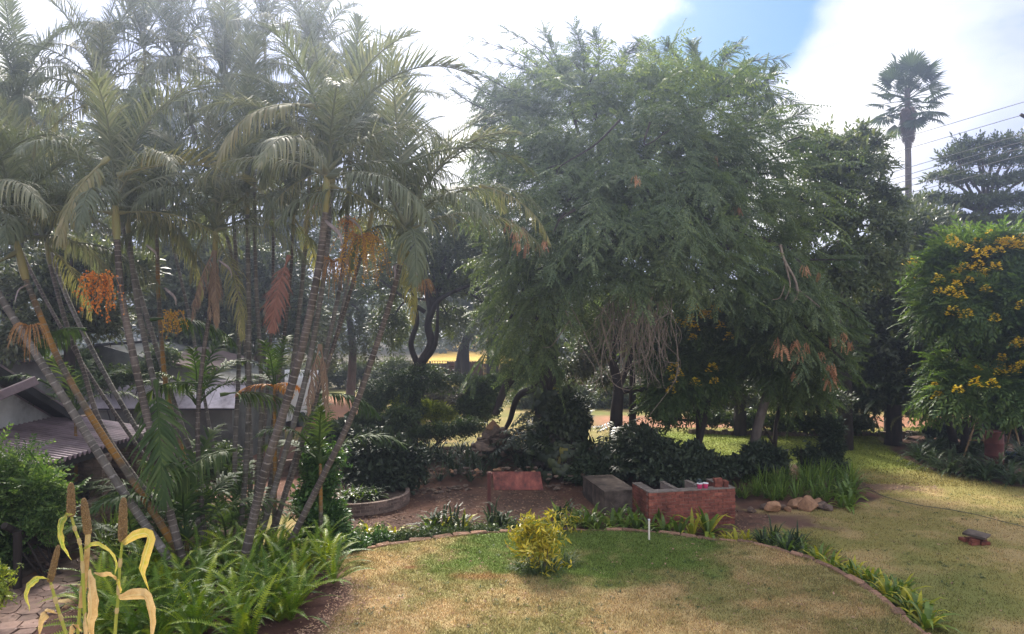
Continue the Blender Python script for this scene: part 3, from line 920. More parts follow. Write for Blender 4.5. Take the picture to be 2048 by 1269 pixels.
# terrace edging: a low dry stone edge, one stone at a time
edging = thing('terrace_edging', 'curved low edging of reddish stones round the raised lawn', 'stone edging', (4.0, 16.7, 0))
path = smooth_path([(*p, 0) for p in [(6.75, 8.5)] + TERR[2:13]], 400)
seg = np.concatenate(([0], np.cumsum(np.linalg.norm(np.diff(path, axis=0), axis=1))))
s_, k_ = 0.0, 0
r = np.random.default_rng(40)
edge_meshes = []
for i in range(7):
    bm = bmesh.new(); bmesh.ops.create_cube(bm, size=1.0)
    for v in bm.verts: v.co += Vector(r.uniform(-.09, .09, 3))
    bmesh.ops.bevel(bm, geom=bm.edges[:], offset=.07, segments=1, affect='EDGES')
    bmesh.ops.triangulate(bm, faces=bm.faces[:])
    me = bpy.data.meshes.new('edging_stone'); bm.to_mesh(me); bm.free(); me.materials.append(M['edge_stone']); edge_meshes.append(me)
bpy.context.view_layer.update()
while s_ < seg[-1] - .3:
    Ls = r.uniform(.26, .52)
    c = [np.interp(s_ + Ls / 2, seg, path[:, q]) for q in range(2)]
    d = [np.interp(s_ + Ls, seg, path[:, q]) - np.interp(s_, seg, path[:, q]) for q in range(2)]
    o = put('edging_stone', edge_meshes[k_ % 7], edging, (c[0] - 4.0, c[1] - 16.7, .145 + r.uniform(-.012, .012)), rot=(r.uniform(-.09, .09), r.uniform(-.06, .06), math.atan2(d[1], d[0]) + r.uniform(-.07, .07)), scale=(Ls * .99, r.uniform(.12, .2), .31 * r.uniform(.9, 1.06)))
    s_ += Ls; k_ += 1

# crazy paving of the path, piece by piece
def crazy(name, poly, step, z_of, m, seed, parent, origin):
    r = np.random.default_rng(seed)
    P = np.array(poly); lo, hi = P.min(0), P.max(0)
    pts = []
    for j, y in enumerate(np.arange(lo[1] - step, hi[1] + step, step)):
        for i, x in enumerate(np.arange(lo[0] - step, hi[0] + step, step * 1.25)):
            pts.append((x + (j % 2) * step * .6 + r.uniform(-.34, .34) * step, y + r.uniform(-.34, .34) * step))
    pts = np.array(pts)
    n = 0
    for p in pts:
        if poly_sd(poly, p[:1], p[1:])[0] < .02: continue
        dd = np.hypot(*(pts - p).T); nb = pts[np.argsort(dd)[1:14]]
        # Voronoi cell by clipping a square
        cell = [(p[0] + a * step * 1.6, p[1] + b * step * 1.6) for a, b in ((-1, -1), (1, -1), (1, 1), (-1, 1))]
        for q in nb:
            mx_, d_ = (p + q) / 2, (q - p) / np.linalg.norm(q - p)
            out = []
            for a, b in zip(cell, cell[1:] + cell[:1]):
                da, db = np.dot(np.array(a) - mx_, d_) + .008, np.dot(np.array(b) - mx_, d_) + .008
                if da <= 0: out.append(a)
                if da * db < 0:
                    t = da / (da - db); out.append((a[0] + (b[0] - a[0]) * t, a[1] + (b[1] - a[1]) * t))
            cell = out
            if len(cell) < 3: break
        if len(cell) < 3: continue
        z = z_of(*p) + r.uniform(-.008, .008)
        q = MB(); prism(q, [(a - p[0], b - p[1]) for a, b in cell], -.05, list(z * 0 + .03 + r.uniform(-.006, .006, len(cell))))
        q.obj('paving_stone', m, parent, loc=(p[0] - origin[0], p[1] - origin[1], z - origin[2]))
        n += 1
    return n


pathroot = thing('stone_path', 'crazy paved path of pinkish brown stones at the foot of the fern bed', 'path', (-9, 12, TERR_Z))
nst = crazy('p', [(-10.8, 10.6), (-7.5, 10.6), (-7.55, 12.4), (-7.95, 13.6), (-8.5, 13.9), (-9.2, 13.4), (-10.8, 13.2)], .27, lambda x, y: gz1(x, y), M['paving'], 50, pathroot, (-9, 12, TERR_Z))
lower = thing('lower_path', 'darker crazy paved path leading to the brick porch', 'path', (-8, 16, 0))
nst2 = crazy('p', [(-9.6, 13.8), (-8.3, 14.2), (-7.0, 15.6), (-5.9, 17.6), (-6.8, 18.8), (-8.6, 18.2), (-9.5, 16)], .34, lambda x, y: 0.0 + gz1(x, y), M['stone_dull'], 51, lower, (-8, 16, 0))
print('paving stones', nst, nst2, 'edging', k_)

# ================================================================== BRICK, CONCRETE, METAL THINGS IN THE MIDDLE
def brick_mesh(m, L=.222, W=.106, H=.073, seed=0):
    bm = bmesh.new(); bmesh.ops.create_cube(bm, size=1.0)
    rr = random.Random(seed)
    for v in bm.verts:
        v.co = Vector((v.co.x * L, v.co.y * W, v.co.z * H)) + Vector([rr.uniform(-.0025, .0025) for _ in range(3)])
    bmesh.ops.bevel(bm, geom=bm.edges[:], offset=.004, segments=1, affect='EDGES')
    bmesh.ops.triangulate(bm, faces=bm.faces[:])
    me = bpy.data.meshes.new('brick'); bm.to_mesh(me); bm.free(); me.materials.append(m)
    return me


BR = [brick_mesh(M['brick'], seed=i) for i in range(3)]
BRH = [brick_mesh(M['brick'], L=.106, seed=10 + i) for i in range(2)]
BRD = [brick_mesh(M['brick_dull'], seed=20 + i) for i in range(3)]


def brick_wall(root, p0, ang, n_len, courses, depth_in=.03, pitch=.2325, ch=.0815, meshes=None, half=None, z0=0.0):
    """a face of running bond bricks from p0 along ang; outer face on the right hand side of the run"""
    meshes = meshes or BR
    R = rz(ang)
    for c in range(courses):
        off = 0 if c % 2 == 0 else -pitch / 2
        k = 0
        x = off
        while x < n_len - .05:
            a, b = max(x, 0), min(x + pitch - .011, n_len)
            if b - a > .05:
                full = (b - a) > .2
                me = random.choice(meshes) if full else random.choice(half or BRH)
                Lm = .222 if full else .106
                pos = np.array((*p0, 0)) + R @ np.array(((a + b) / 2, .053 - random.uniform(0, .006), 0))
                put('brick', me, root, (pos[0], pos[1], z0 + c * ch + .0365 + .006), rot=(0, 0, ang + random.uniform(-.008, .008)), scale=((b - a) / Lm, 1, 1))
            x += pitch


# ---- brick braai
P0 = np.array((3.35, 18.35)); P1 = np.array((5.62, 18.86))
ang = math.atan2(*(P1 - P0)[::-1]); W_ = float(np.linalg.norm(P1 - P0))
bz = gz1(4.4, 18.8)
br = thing('brick_braai', 'open topped red brick braai with three bays and grey cement capping', 'braai', (*P0, bz), ang)
H_ = 11 * .0815
q = MB()                                                   # mortar cores behind the facing bricks
box(q, (W_ / 2, .125, H_ / 2), (W_ - .02, .225, H_))
box(q, (.125, .66, H_ / 2), (.225, .84, H_))
q.obj('mortar_core', M['mortar'], br)
brick_wall(br, (0, 0), 0, W_, 11)
brick_wall(br, (0, 1.08), -PI / 2, 1.08 - .11, 11)
for x in (.83, 1.52):
    q = MB(); box(q, (x, .66, H_ / 2), (.11, .84, H_)); q.obj('partition', M['mortar'], br)
q = MB(); box(q, (W_ - .125, .66, H_ / 2), (.225, .84, H_)); q.obj('side_wall', M['brick'], br)
q = MB()
box(q, (W_ / 2, .12, H_ + .013), (W_ + .01, .25, .026)); box(q, (.12, .675, H_ + .012), (.245, .85, .024))
for x in (.83, 1.52): box(q, (x, .675, H_ + .012), (.12, .85, .024))
box(q, (W_ - .12, .675, H_ + .012), (.245, .85, .024))
q.obj('cement_cap', M['cement_cap'], br)
q = MB(); box(q, (W_ / 2, .66, .30), (W_ - .46, .84, .06)); q.obj('hearth_slab', M['cement_cap'], br)


def braai_pt(u, v, z):
    w = np.array((*P0, bz)) + np.array((*(rz(ang)[:2, :2] @ np.array((u, v))), z))
    return w


def lbrick(u, v, z, a, label, me=None):
    o = put('loose_brick', me or BR[0], None, braai_pt(u, v, H_ + .026 + z + .037), rotz=ang + a)
    return tag(o, label, 'brick', 'bricks lying loose on the braai')


lbrick(1.93, .16, 0, .06, 'loose red brick lying lowest at the right end of the braai top')
lbrick(1.94, .155, .074, -.05, 'loose red brick in the middle of the small stack on the braai')
lbrick(1.92, .16, .148, .09, 'loose red brick topmost of the small stack on the braai')
lbrick(2.14, .15, 0, 1.2, 'loose red brick set crosswise beside the stack on the braai')
lbrick(2.13, .15, .074, 1.35, 'loose red brick on top of the crosswise brick on the braai')
o = put('rock', ROCKS[1], None, braai_pt(1.12, .62, .33 + .29), rotz=.4, scale=(.19, .15, .30))
tag(o, 'brown stone standing in the middle bay of the brick braai', 'stone')


def lathe(mb, prof, sides=16, mi=0, c=(0, 0, 0)):
    P = np.array(prof, float); n = len(P)
    a = np.linspace(0, 2 * PI, sides, endpoint=False)
    V = np.stack((P[:, 0, None] * np.cos(a), P[:, 0, None] * np.sin(a), np.broadcast_to(P[:, 1, None], (n, sides))), -1).reshape(-1, 3) + c
    i = np.arange(n - 1)[:, None] * sides; j = np.arange(sides)[None]; k = (j + 1) % sides
    mb.add(V, np.stack((i + j, i + k, i + sides + k, i + sides + j), -1).reshape(-1, 4), mi)
    return mb


def tub(u, v, label):
    t = thing('tub', label, 'tub', braai_pt(u, v, H_ + .027), group='pink tubs on the braai')
    q = MB(); lathe(q, [(0, 0), (.058, 0), (.07, .12), (.07, .125)]); q.obj('cup', M['pink'], t, True)
    q = MB(); lathe(q, [(.071, .112), (.076, .114), (.076, .13), (.068, .132), (.065, .12), (0, .118)]); q.obj('rim', M['white_paint'], t, True)


tub(1.40, .10, 'pink tub with white rim to the left of its twin on the braai')
tub(1.56, .105, 'pink tub with white rim nearest the loose brick stack')
t = thing('jar', 'dark green jar behind the pink tubs on the braai', 'jar', braai_pt(1.44, .21, H_ + .027))
q = MB(); lathe(q, [(0, 0), (.06, 0), (.065, .02), (.065, .15), (.05, .18)]); q.obj('body', M['dark_plastic'], t, True)
q = MB(); lathe(q, [(.052, .175), (.056, .177), (.056, .215), (0, .218)]); q.obj('lid', M['dark_plastic'], t, True)

# ---- grey concrete block
A = np.array((2.44, 19.75)); B = np.array((2.05, 21.65))
v = B - A; Lb = np.linalg.norm(v); a_ = math.atan2(v[1], v[0])
bm = bmesh.new(); bmesh.ops.create_cube(bm, size=1.0)
for w in bm.verts:
    w.co = Vector(((w.co.x + .5) * Lb, (w.co.y - .5) * .86, (w.co.z + .5) * .60))
bmesh.ops.subdivide_edges(bm, edges=bm.edges[:], cuts=3, use_grid_fill=True)
rr = random.Random(4)
for w in bm.verts: w.co += Vector([rr.uniform(-.006, .006) for _ in range(3)])
me = bpy.data.meshes.new('concrete_block'); bm.to_mesh(me); bm.free(); me.materials.append(M['concrete'])
cb = thing('concrete_block', 'long weathered grey concrete block beside the brick braai', 'concrete block', (A[0], A[1], gz1(*A) - .02), a_)
put('body', me, cb)
q = MB(); box(q, (Lb / 2, -.43, .614), (Lb + .03, .895, .032)); q.obj('top_slab', M['concrete'], cb)

# ---- rusty red metal plate on a post
tb = on(978, 1040, 0.0)
rt = thing('metal_plate', 'tilted rusty red metal plate held by a single post on bare earth', 'metal plate', tuple(tb))
zt = 1.21
q = MB(); box(q, (0, .08, zt / 2), (.085, .085, zt)); q.obj('post', M['rust_dark'], rt)
th = math.radians(42); R = np.array([[1, 0, 0], [0, math.cos(th), -math.sin(th)], [0, math.sin(th), math.cos(th)]])
q = MB(); box(q, (.70, -.05, zt - .20), (1.24, .56, .02), rot=R)
for v_ in q.v: v_[:, 0] += (zt - v_[:, 2]) * .16
q.obj('plate', M['rust'], rt)
q = MB(); box(q, (.70, -.06, zt - .235), (1.10, .04, .04)); box(q, (.02, .06, zt - .05), (.12, .10, .05)); q.obj('bracket', M['rust_dark'], rt)

# ---- white stake in the lawn
p = on(1298, 1080, TERR_Z)
st = thing('stake', 'thin white stake stuck upright in the green lawn', 'stake', tuple(p))
q = MB(); tube(q, [(0, 0, -.05), (0, 0, .43)], .022, 10); q.obj('pipe', M['cream'], st, True)
q = MB(); lathe(q, [(.024, .425), (.026, .43), (.026, .455), (0, .46)], 10); q.obj('cap', M['white_paint'], st, True)

# ---- slab on bricks in the lower lawn
p = on(1953, 1087, 0.0)
vb = thing('valve_cover', 'square concrete slab laid over low bricks in the lower lawn', 'slab', (p[0], p[1], gz1(p[0], p[1])))
for i, (x, y, a) in enumerate([(-.14, -.14, .25), (.10, -.13, .2), (-.20, .16, 1.7), (.2, .14, 1.75), (0, .22, .2)]):
    put('brick', BR[i % 3], vb, (x, y, .04), rotz=a)
put('brick', BR[1], vb, (-.14, -.16, .115), rot=(.05, .06, .2), scale=(.9, .8, .8))
q = MB(); box(q, (0, 0, .205), (.46, .46, .05), rot=rz(.75) @ np.array([[1, 0, 0], [0, .99, -.08], [0, .08, .99]])); q.obj('slab', M['concrete'], vb)

# ---- hose across the lower lawn
hp = [on(px, py, .012) for px, py in ((1735, 975), (1760, 990), (1800, 1003), (1850, 1013), (1900, 1020), (1950, 1030), (2000, 1043), (2060, 1058), (2120, 1075))]
for h in hp: h[2] = gz1(h[0], h[1]) + .02
q = MB(); tube(q, smooth_path(hp, 60), .008, 6)
tag(q.obj('garden_hose', M['dark_plastic'], None, True), 'thin dark hose lying across the lower lawn', 'hose')

# ---- curved brick planter
pc = np.array((-4.35, 21.0))
pl = thing('brick_planter', 'low curved planter wall of dull bricks holding small green plants', 'planter', (*pc, 0))
arc = np.radians(np.linspace(-122, 12, 15))
Rp = 1.42
for c in range(4):
    for i, a in enumerate(arc):
        a2 = a + (c % 2) * .078
        put('brick', BRD[(i + c) % 3], pl, (Rp * math.cos(a2), Rp * math.sin(a2), .037 + c * .082), rotz=a2 + PI / 2 + random.uniform(-.03, .03))
q = MB()
aa = np.radians(np.linspace(-126, 18, 24))
ring = np.column_stack((np.cos(aa), np.sin(aa)))
for r0, r1, z in ((Rp - .045, Rp + .045, .318),):
    V = np.vstack((np.column_stack((ring * r0, np.full(24, 0))), np.column_stack((ring * r1, np.full(24, 0))), np.column_stack((ring * r0, np.full(24, z))), np.column_stack((ring * r1, np.full(24, z)))))
    F = []
    for i in range(23):
        F += [[48 + i, 48 + i + 1, 72 + i + 1, 72 + i], [24 + i, 24 + i + 1, 72 + i + 1, 72 + i], [i, i + 1, 48 + i + 1, 48 + i]]
    q.add(V, F)
q.obj('mortar_core', M['mortar'], pl)
q = MB(); prism(q, [(x * 1.36, y * 1.36) for x, y in ring] + [(-.3, 1.0)], 0, .25); q.obj('soil_fill', M['stone_dull'], pl)

# ---- low stacked stone walls by the porch
def stone_wall(name, label, pts, courses, sl=.34, sh=.09, seed=0):
    root = thing(name, label, 'stone wall', (pts[0][0], pts[0][1], 0))
    r = np.random.default_rng(seed)
    P = smooth_path([(*p, 0) for p in pts], 80)
    sg = np.concatenate(([0], np.cumsum(np.linalg.norm(np.diff(P, axis=0), axis=1))))
    for c in range(courses):
        s = r.uniform(0, .2)
        while s < sg[-1] - .15:
            L = sl * r.uniform(.6, 1.3)
            x, y = [np.interp(s + L / 2, sg, P[:, i]) for i in range(2)]
            dx, dy = [np.interp(s + L, sg, P[:, i]) - np.interp(s, sg, P[:, i]) for i in range(2)]
            put('stone', STONE_BLK[r.integers(5)], root, (x - pts[0][0], y - pts[0][1], sh * (c + .5) + r.uniform(-.006, .006)), rot=(0, 0, math.atan2(dy, dx) + r.uniform(-.06, .06)), scale=(L, .22 * r.uniform(.85, 1.15), sh * 1.02))
            s += L
    return root


STONE_BLK = []
for me0 in edge_meshes[:5]:
    me = me0.copy(); me.name = 'stone'; me.materials.clear(); me.materials.append(M['stone_dull']); STONE_BLK.append(me)
stone_wall('stone_wall', 'low dry stone wall with steps behind the palm stems', [(-8.6, 20.4), (-7.4, 19.2), (-6.4, 19.4)], 4, seed=3)
stone_wall('stone_wall', 'low curved stone wall in front of the white trailer', [(-10.2, 25.5), (-8.6, 24.3), (-7.0, 24.6), (-6.2, 25.8)], 6, sl=.45, seed=4)

# ================================================================== HOUSE ON THE LEFT
XH = -12.3
hs = thing('house', 'white house with dark soffit and a corrugated lean-to porch roof on brick piers', 'house', (XH, 17, 0))
def hobj(name, q, m, smooth=False):
    for v in q.v: v -= np.array((XH, 17, 0), np.float32)
    return q.obj(name, m, hs, smooth)


# white gable wall: roof line falls away from the camera, 1.16 m in 2.3 m
def verge(y): return 3.74 - (y - 17.8) * .50
q = MB()
ys = (11.5, 21.6)
poly = [(ys[0], 2.35), (ys[1], 1.5), (ys[1], verge(ys[1]) - .10), (ys[0], verge(ys[0]) - .10)]
V = [(XH, y, z) for y, z in poly] + [(XH - .25, y, z) for y, z in poly]
q.add(V, BOXF); hobj('gable_wall', q, M['white_wall'])
q = MB()                                                   # roof slab with its overhang (dark soffit, pale edge)
x0, x1 = XH - 6, XH + .62
for dz, th, mi in ((0, .05, 0),):
    V = [(x, y, verge(y) + dz + t) for t in (0, th) for x, y in ((x0, ys[0]), (x1, ys[0]), (x1, 22.4), (x0, 22.4))]
    q.add(V, BOXF)
hobj('roof', q, M['roof_metal'])
q = MB()
V = [(x, y, verge(y) - .012 - t) for t in (.2, 0) for x, y in ((x1 - .05, ys[0]), (x1 + .0, ys[0]), (x1 + .0, 22.4), (x1 - .05, 22.4))]
q.add(V, BOXF); hobj('bargeboard', q, M['fascia_dark'])
q = MB()
V = [(x, y, verge(y) - .03 - t) for t in (.02, 0) for x, y in ((XH + .003, ys[0]), (x1 - .053, ys[0]), (x1 - .053, 22.4), (XH + .003, 22.4))]
q.add(V, BOXF); hobj('soffit', q, M['fascia_dark'])
# folded metal ridge piece that juts out at the near end
q = MB()
a, b = at(-70, 815, 16.2), at(70, 757, 17.4)
d = (b - a) / np.linalg.norm(b - a)
n = np.array((.25, -.55, .8)); n -= d * n.dot(d); n /= np.linalg.norm(n); s = np.cross(d, n)
prof = [(-.17, -.11), (-.02, .06), (.02, .06), (.15, -.06), (.14, -.085), (.015, .03), (-.015, .03), (-.16, -.135)]
V = [a + s * u + n * w for u, w in prof] + [b + s * u + n * w for u, w in prof]
q.add(V, [[i, (i + 1) % 8, 8 + (i + 1) % 8, 8 + i] for i in range(8)]); hobj('ridge_flashing', q, M['roof_metal'])

# lean-to roof of corrugated sheets, waves running down towards the garden
EX, EZ = -9.72, 2.10
TX, TZ = XH + .02, 2.50
q = MB()
yy = np.arange(15.6, 20.6, .0238)
wave = .045 * np.clip(1.5 * np.sin((yy - 15.6) / .19 * 2 * PI), -1, 1)
xs_ = np.linspace(TX, EX, 5)
V = np.array([[(x, y, TZ + (EZ - TZ) * (x - TX) / (EX - TX) + w) for y, w in zip(yy, wave)] for x in xs_]).reshape(-1, 3)
m_ = len(yy); i = (np.arange(4)[:, None] * m_ + np.arange(m_ - 1)[None]).ravel()
q.add(V, np.column_stack((i, i + 1, i + m_ + 1, i + m_))); hobj('corrugated_roof', q, M['roof_metal'])
q = MB(); box(q, (EX - .10, 18.1, EZ - .115), (.10, 4.9, .15)); hobj('eave_beam', q, M['fascia_dark'])
for y in np.arange(15.8, 20.6, 1.5):
    q = MB(); 
    V = [(x, y + s_, TZ + (EZ - TZ) * (x - TX) / (EX - TX) - .03 - t) for t in (.11, 0) for x, s_ in ((TX, -.03), (EX - .16, -.03), (EX - .16, .03), (TX, .03))]
    q.add(V, BOXF); hobj('rafter', q, M['fascia_dark'])
# brick piers and the porch's back wall
for k, y in enumerate((15.9, 17.9, 20.1)):
    q = MB(); box(q, (EX - .16, y, .96), (.40, .40, 1.93)); pier = hobj('pier', q, M['mortar'])
    for c in range(23):
        zz = .04 + c * .0835
        o_ = .11 if c % 2 else -.11
        for sx in (0,):
            put('brick', BRD[c % 3], pier, (EX - .16 + o_ * .95 - XH, y - .17 - 17, zz), rotz=0)
            put('brick', BRD[(c + 1) % 3], pier, (EX - .16 - o_ * 1.0 - XH, y - .17 - 17, zz), rotz=0, scale=(.9, 1, 1))
            put('brick', BRD[(c + 2) % 3], pier, (EX - .16 + .17 - XH, y + o_ * .5 + .03 - 17, zz), rotz=PI / 2, scale=(1.2, 1, 1))
q = MB(); box(q, (XH + .1, 17.2, 1.2), (.2, 8.6, 2.4)); hobj('porch_wall', q, M['brick_dull'])
q = MB(); box(q, (-10.9, 21.0, 1.02), (2.8, .22, 2.04)); pe = hobj('porch_end_wall', q, M['mortar'])
brick_wall(pe, (-12.3 - XH, 20.86 - 17), 0, 2.8, 24, meshes=BRD, half=BRD, ch=.0845)
q = MB(); box(q, (-10.95, 17.2, .03), (2.4, 7, .06)); hobj('porch_floor', q, M['concrete'])
# pierced lattice block in a low porch wall
q = MB()
lx, ly = EX - .12, 16.9
for i in range(6):
    box(q, (lx, ly - .55 + i * .2, 1.22), (.08, .05, .48))
for j in range(6):
    box(q, (lx, ly - .03, 1.0 + j * .09), (.06, 1.1, .03))
hobj('lattice_vent', q, M['fascia_dark'])
q = MB(); box(q, (lx, ly, .48), (.2, 1.7, .95)); pp = hobj('porch_parapet', q, M['mortar'])
brick_wall(pp, (lx + .135 - XH, ly - .85 - 17), PI / 2, 1.7, 11, meshes=BRD, half=BRD)

# ---- grey outbuilding behind, with a sloping sheet metal awning
ob = thing('outbuilding', 'grey plastered outbuilding with a sloping pale sheet metal awning', 'building', (-14, 27, 0))
def bobj(name, q, m, par=None):
    for v in q.v: v -= np.array((-14, 27, 0), np.float32)
    return q.obj(name, m, par or ob)


q = MB()
xl, xr, yf = -21.0, -9.7, 26.0
top = [(xl, 3.3), (-15.7, 3.7), (-14.2, 4.2), (-12.4, 3.7), (xr, 3.0)]
V = [(x, yf, 0) for x, z in top] + [(x, yf, z) for x, z in top] + [(x, yf + 6, 0) for x, z in top] + [(x, yf + 6, z) for x, z in top]
F = []
for i in range(4):
    F += [[i, i + 1, 6 + i, 5 + i], [10 + i, 15 + i, 16 + i, 11 + i], [5 + i, 6 + i, 16 + i, 15 + i]]
F += [[0, 5, 15, 10], [4, 14, 19, 9]]
q.add(V, F); bobj('wall', q, M['grey_wall'])
q = MB()
for (xa, za), (xb, zb) in zip(top[:2], top[1:3]):
    V = [(x, y, z + t) for t in (.01, .09) for x, z, y in ((xa, za, yf - .35), (xb, zb, yf - .35), (xb, zb, yf + 6.2), (xa, za, yf + 6.2))]
    q.add(V, BOXF)
bobj('roof', q, M['fascia_dark'])
q = MB()
V = [(x, y, z + t) for t in (0, .08) for x, z, y in ((-12.3, 3.72, yf - .2), (-10.5, 3.26, yf - .2), (-10.5, 3.5, yf + 4), (-12.3, 3.96, yf + 4))]
q.add(V, BOXF); bobj('back_roof', q, M['roof_dull'])
# awning panels
ax0, ax1 = -14.15, -9.15
nP = 5
for i in range(nP):
    a, b = ax0 + (ax1 - ax0) * i / nP + .008, ax0 + (ax1 - ax0) * (i + 1) / nP - .008
    V = [(x, y, z + t) for t in (0, .02) for x, y, z in ((a, yf - 1.0, 2.15), (b, yf - 1.0, 2.15), (b, yf - .08, 2.86), (a, yf - .08, 2.86))]
    q = MB(); q.add(V, BOXF); bobj('awning_panel', q, M['sheet_metal'])
q = MB(); box(q, ((ax0 + ax1) / 2, yf - .06, 2.95), (ax1 - ax0 + .1, .12, .14)); bobj('awning_flashing', q, M['sheet_metal'])
q = MB(); box(q, ((ax0 + ax1) / 2, yf - 1.0, 2.12), (ax1 - ax0 + .06, .05, .05)); bobj('awning_rail', q, M['fascia_dark'])
q = MB(); box(q, (-13.2, yf - .03, 1.1), (.05, .05, 2.2)); tube(q, [(-14.6, yf - .05, 1.95), (-12.9, yf - .05, 1.98)], .03); bobj('downpipe', q, M['grey_wall'])
q = MB(); box(q, (-10.4, yf - .01, 3.02 - .0), (1.1, .04, .01)); bobj('ledge', q, M['white_wall'])

# ---- white trailer with rounded upper edge
tr = thing('trailer', 'white box trailer with rounded top corner behind the palm stems', 'trailer', (-11.2, 35.6, 0), scale=1.16)
tx, ty = -11.2, 35.6
tl = on(540, 850, 0.0)
prof = [(-1.0, .35), (1.0, .35), (1.0, 1.75), (.93, 1.98), (.78, 2.12), (.6, 2.17), (-.85, 2.17), (-1.0, 2.05)]
q = MB()
ra = math.radians(-16)
def tp(x, y, z): return (x * math.cos(ra) - y * math.sin(ra), x * math.sin(ra) + y * math.cos(ra), z)
V = [tp(x, -2.0, z) for x, z in prof] + [tp(x, 2.2, z) for x, z in prof] + [tp(0, -2.0, 1.2), tp(0, 2.2, 1.2)]
F4 = [[i, (i + 1) % 8, 8 + (i + 1) % 8, 8 + i] for i in range(8)]
q.add(V, F4); q.add(V, [[(i + 1) % 8, i, 16] for i in range(8)] + [[8 + i, 8 + (i + 1) % 8, 17] for i in range(8)])
q.obj('body', M['white_paint'], tr)
q = MB(); box(q, tp(.35, -2.012, 1.15), (.5, .03, 1.5), rot=rz(ra)); q.obj('door', M['white_wall'], tr)
q = MB(); box(q, tp(0, 0, .29), (1.6, 4.0, .1), rot=rz(ra)); q.obj('chassis', M['fascia_dark'], tr)
for s in (-1, 1):
    q = MB(); R_ = rz(ra)
    a = np.linspace(0, 2 * PI, 14, endpoint=False)
    V = [tp(s * .93 + e, .3 + .3 * math.cos(t), .3 + .3 * math.sin(t)) for e in (-.1, .1) for t in a]
    q.add(V, [[i, (i + 1) % 14, 14 + (i + 1) % 14, 14 + i] for i in range(14)])
    V2 = V + [tp(s * .93 - .1, .3, .3), tp(s * .93 + .1, .3, .3)]
    q.add(V2, [[i, (i + 1) % 14, 28] for i in range(14)] + [[14 + i, 14 + (i + 1) % 14, 29] for i in range(14)])
    q.obj('wheel', M['dark_plastic'], tr)

# ---- handrail of round dark poles beside the path
hr = thing('handrail', 'dark rounded timber handrail sloping down beside the path', 'handrail', tuple(on(35, 1180, 0.0)))
o0 = on(35, 1180, 0.0)
top0, top1 = at(28, 1055, 14.3), at(112, 1112, 15.9)
q = MB(); tube(q, [o0 - o0 + (0, 0, -.1), (0, 0, 1.12)], .075, 12); q.obj('post', M['timber_dark'], hr, True)
e = top1 - o0; 
q = MB(); tube(q, [(e[0] - .02, e[1] - .1, -.3), (e[0] - .02, e[1] - .1, e[2])], .07, 12); q.obj('post', M['timber_dark'], hr, True)
q = MB(); tube(q, [top0 - o0 + np.array((-.12, -.1, .06)), e + np.array((.1, .1, -.02))], .065, 12); q.obj('rail', M['timber_dark'], hr, True)

# ================================================================== SWING FRAME, DRUM, BUCKET ON THE RIGHT
sw = thing('swing_frame', 'old timber A frame swing stand under the flowering tree', 'swing frame', (17.2, 27.5, 0))
def sp(px, py, D): return at(px, py, D) - np.array((17.2, 27.5, 0))
def pole(nm, a, b, r=.035, m=None):
    q = MB(); tube(q, [a, b], r, 8); q.obj(nm, m or M['timber'], sw, True)
g = lambda px, D: np.array(((px - CX) / FPX * D, D, 0)) - np.array((17.2, 27.5, 0))
tA, tB = sp(1954, 836, 28.2), sp(2026, 838, 28.6)
pole('leg', g(1924, 27.0), tA); pole('leg', g(1982, 26.6), tA)
pole('leg', g(2046, 27.2), tB); pole('leg', g(2012, 29.5), tB)
pole('crossbar', tA + np.array((-.1, 0, 0)), tB + np.array((.15, 0, 0)), .04, M['timber_dark'])
pole('brace', sp(1938, 881, 27.6), sp(1972, 881, 27.5), .028)
dp = on(1996, 936, 0.0)
dr = thing('drum', 'tall rusty red steel drum standing among the dark ferns', 'drum', (dp[0], dp[1] + .2, 0))
q = MB(); lathe(q, [(0, 0), (.29, 0), (.29, .38), (.302, .40), (.302, .42), (.29, .44), (.29, .80), (.302, .82), (.302, .84), (.29, .86), (.29, 1.22), (.275, 1.235), (.265, 1.215), (0, 1.215)], 24)
q.obj('body', M['rust_dark'], dr, True)
q = MB(); lathe(q, [(.292, 1.20), (.306, 1.21), (.306, 1.235), (.28, 1.245), (.272, 1.235)], 24); q.obj('rim', M['rust'], dr, True)
bp_ = on(2021, 925, 0.0)
bk = thing('bucket', 'small dark blue bucket beside the rusty drum', 'bucket', tuple(bp_))
q = MB(); lathe(q, [(0, 0), (.13, 0), (.17, .34), (.18, .345), (.18, .36), (.16, .36), (.13, .03), (0, .03)], 16); q.obj('body', M['blue'], bk, True)
q = MB(); tube(q, [(.17 * math.cos(t), 0, .34 + .16 * math.sin(t)) for t in np.linspace(0, PI, 9)], .006, 5); q.obj('handle', M['wire'], bk)

# ================================================================== FAR BOUNDARY WALL
bw = thing('boundary_wall', 'far precast concrete boundary wall in front of the yellow field', 'boundary wall', (-10, 64, 0))
for i, x in enumerate(np.arange(-28, 2.0, 1.5)):
    q = MB(); box(q, (x + 10, 0, .72), (.14, .16, 1.44)); q.obj('post', M['cement_cap'], bw)
    for j in range(3):
        q = MB(); box(q, (x + 10.75, 0, .21 + j * .42), (1.34, .06, .405)); q.obj('panel', M['concrete'], bw)
    if i % 1 == 0:
        q = MB()
        for k in range(6): box(q, (x + 10.2 + k * .22, 0, 1.345), (.05, .05, .15))
        box(q, (x + 10.75, 0, 1.44), (1.34, .07, .04)); q.obj('lattice_top', M['concrete'], bw)
gt = thing('gate', 'dark maroon solid gate in the far boundary wall', 'gate', (-3.9, 63.4, 0))
for i in range(6):
    q = MB(); box(q, (-1.25 + i * .5, 0, .7), (.485, .05, 1.35)); q.obj('panel', M['rust_dark'], gt)
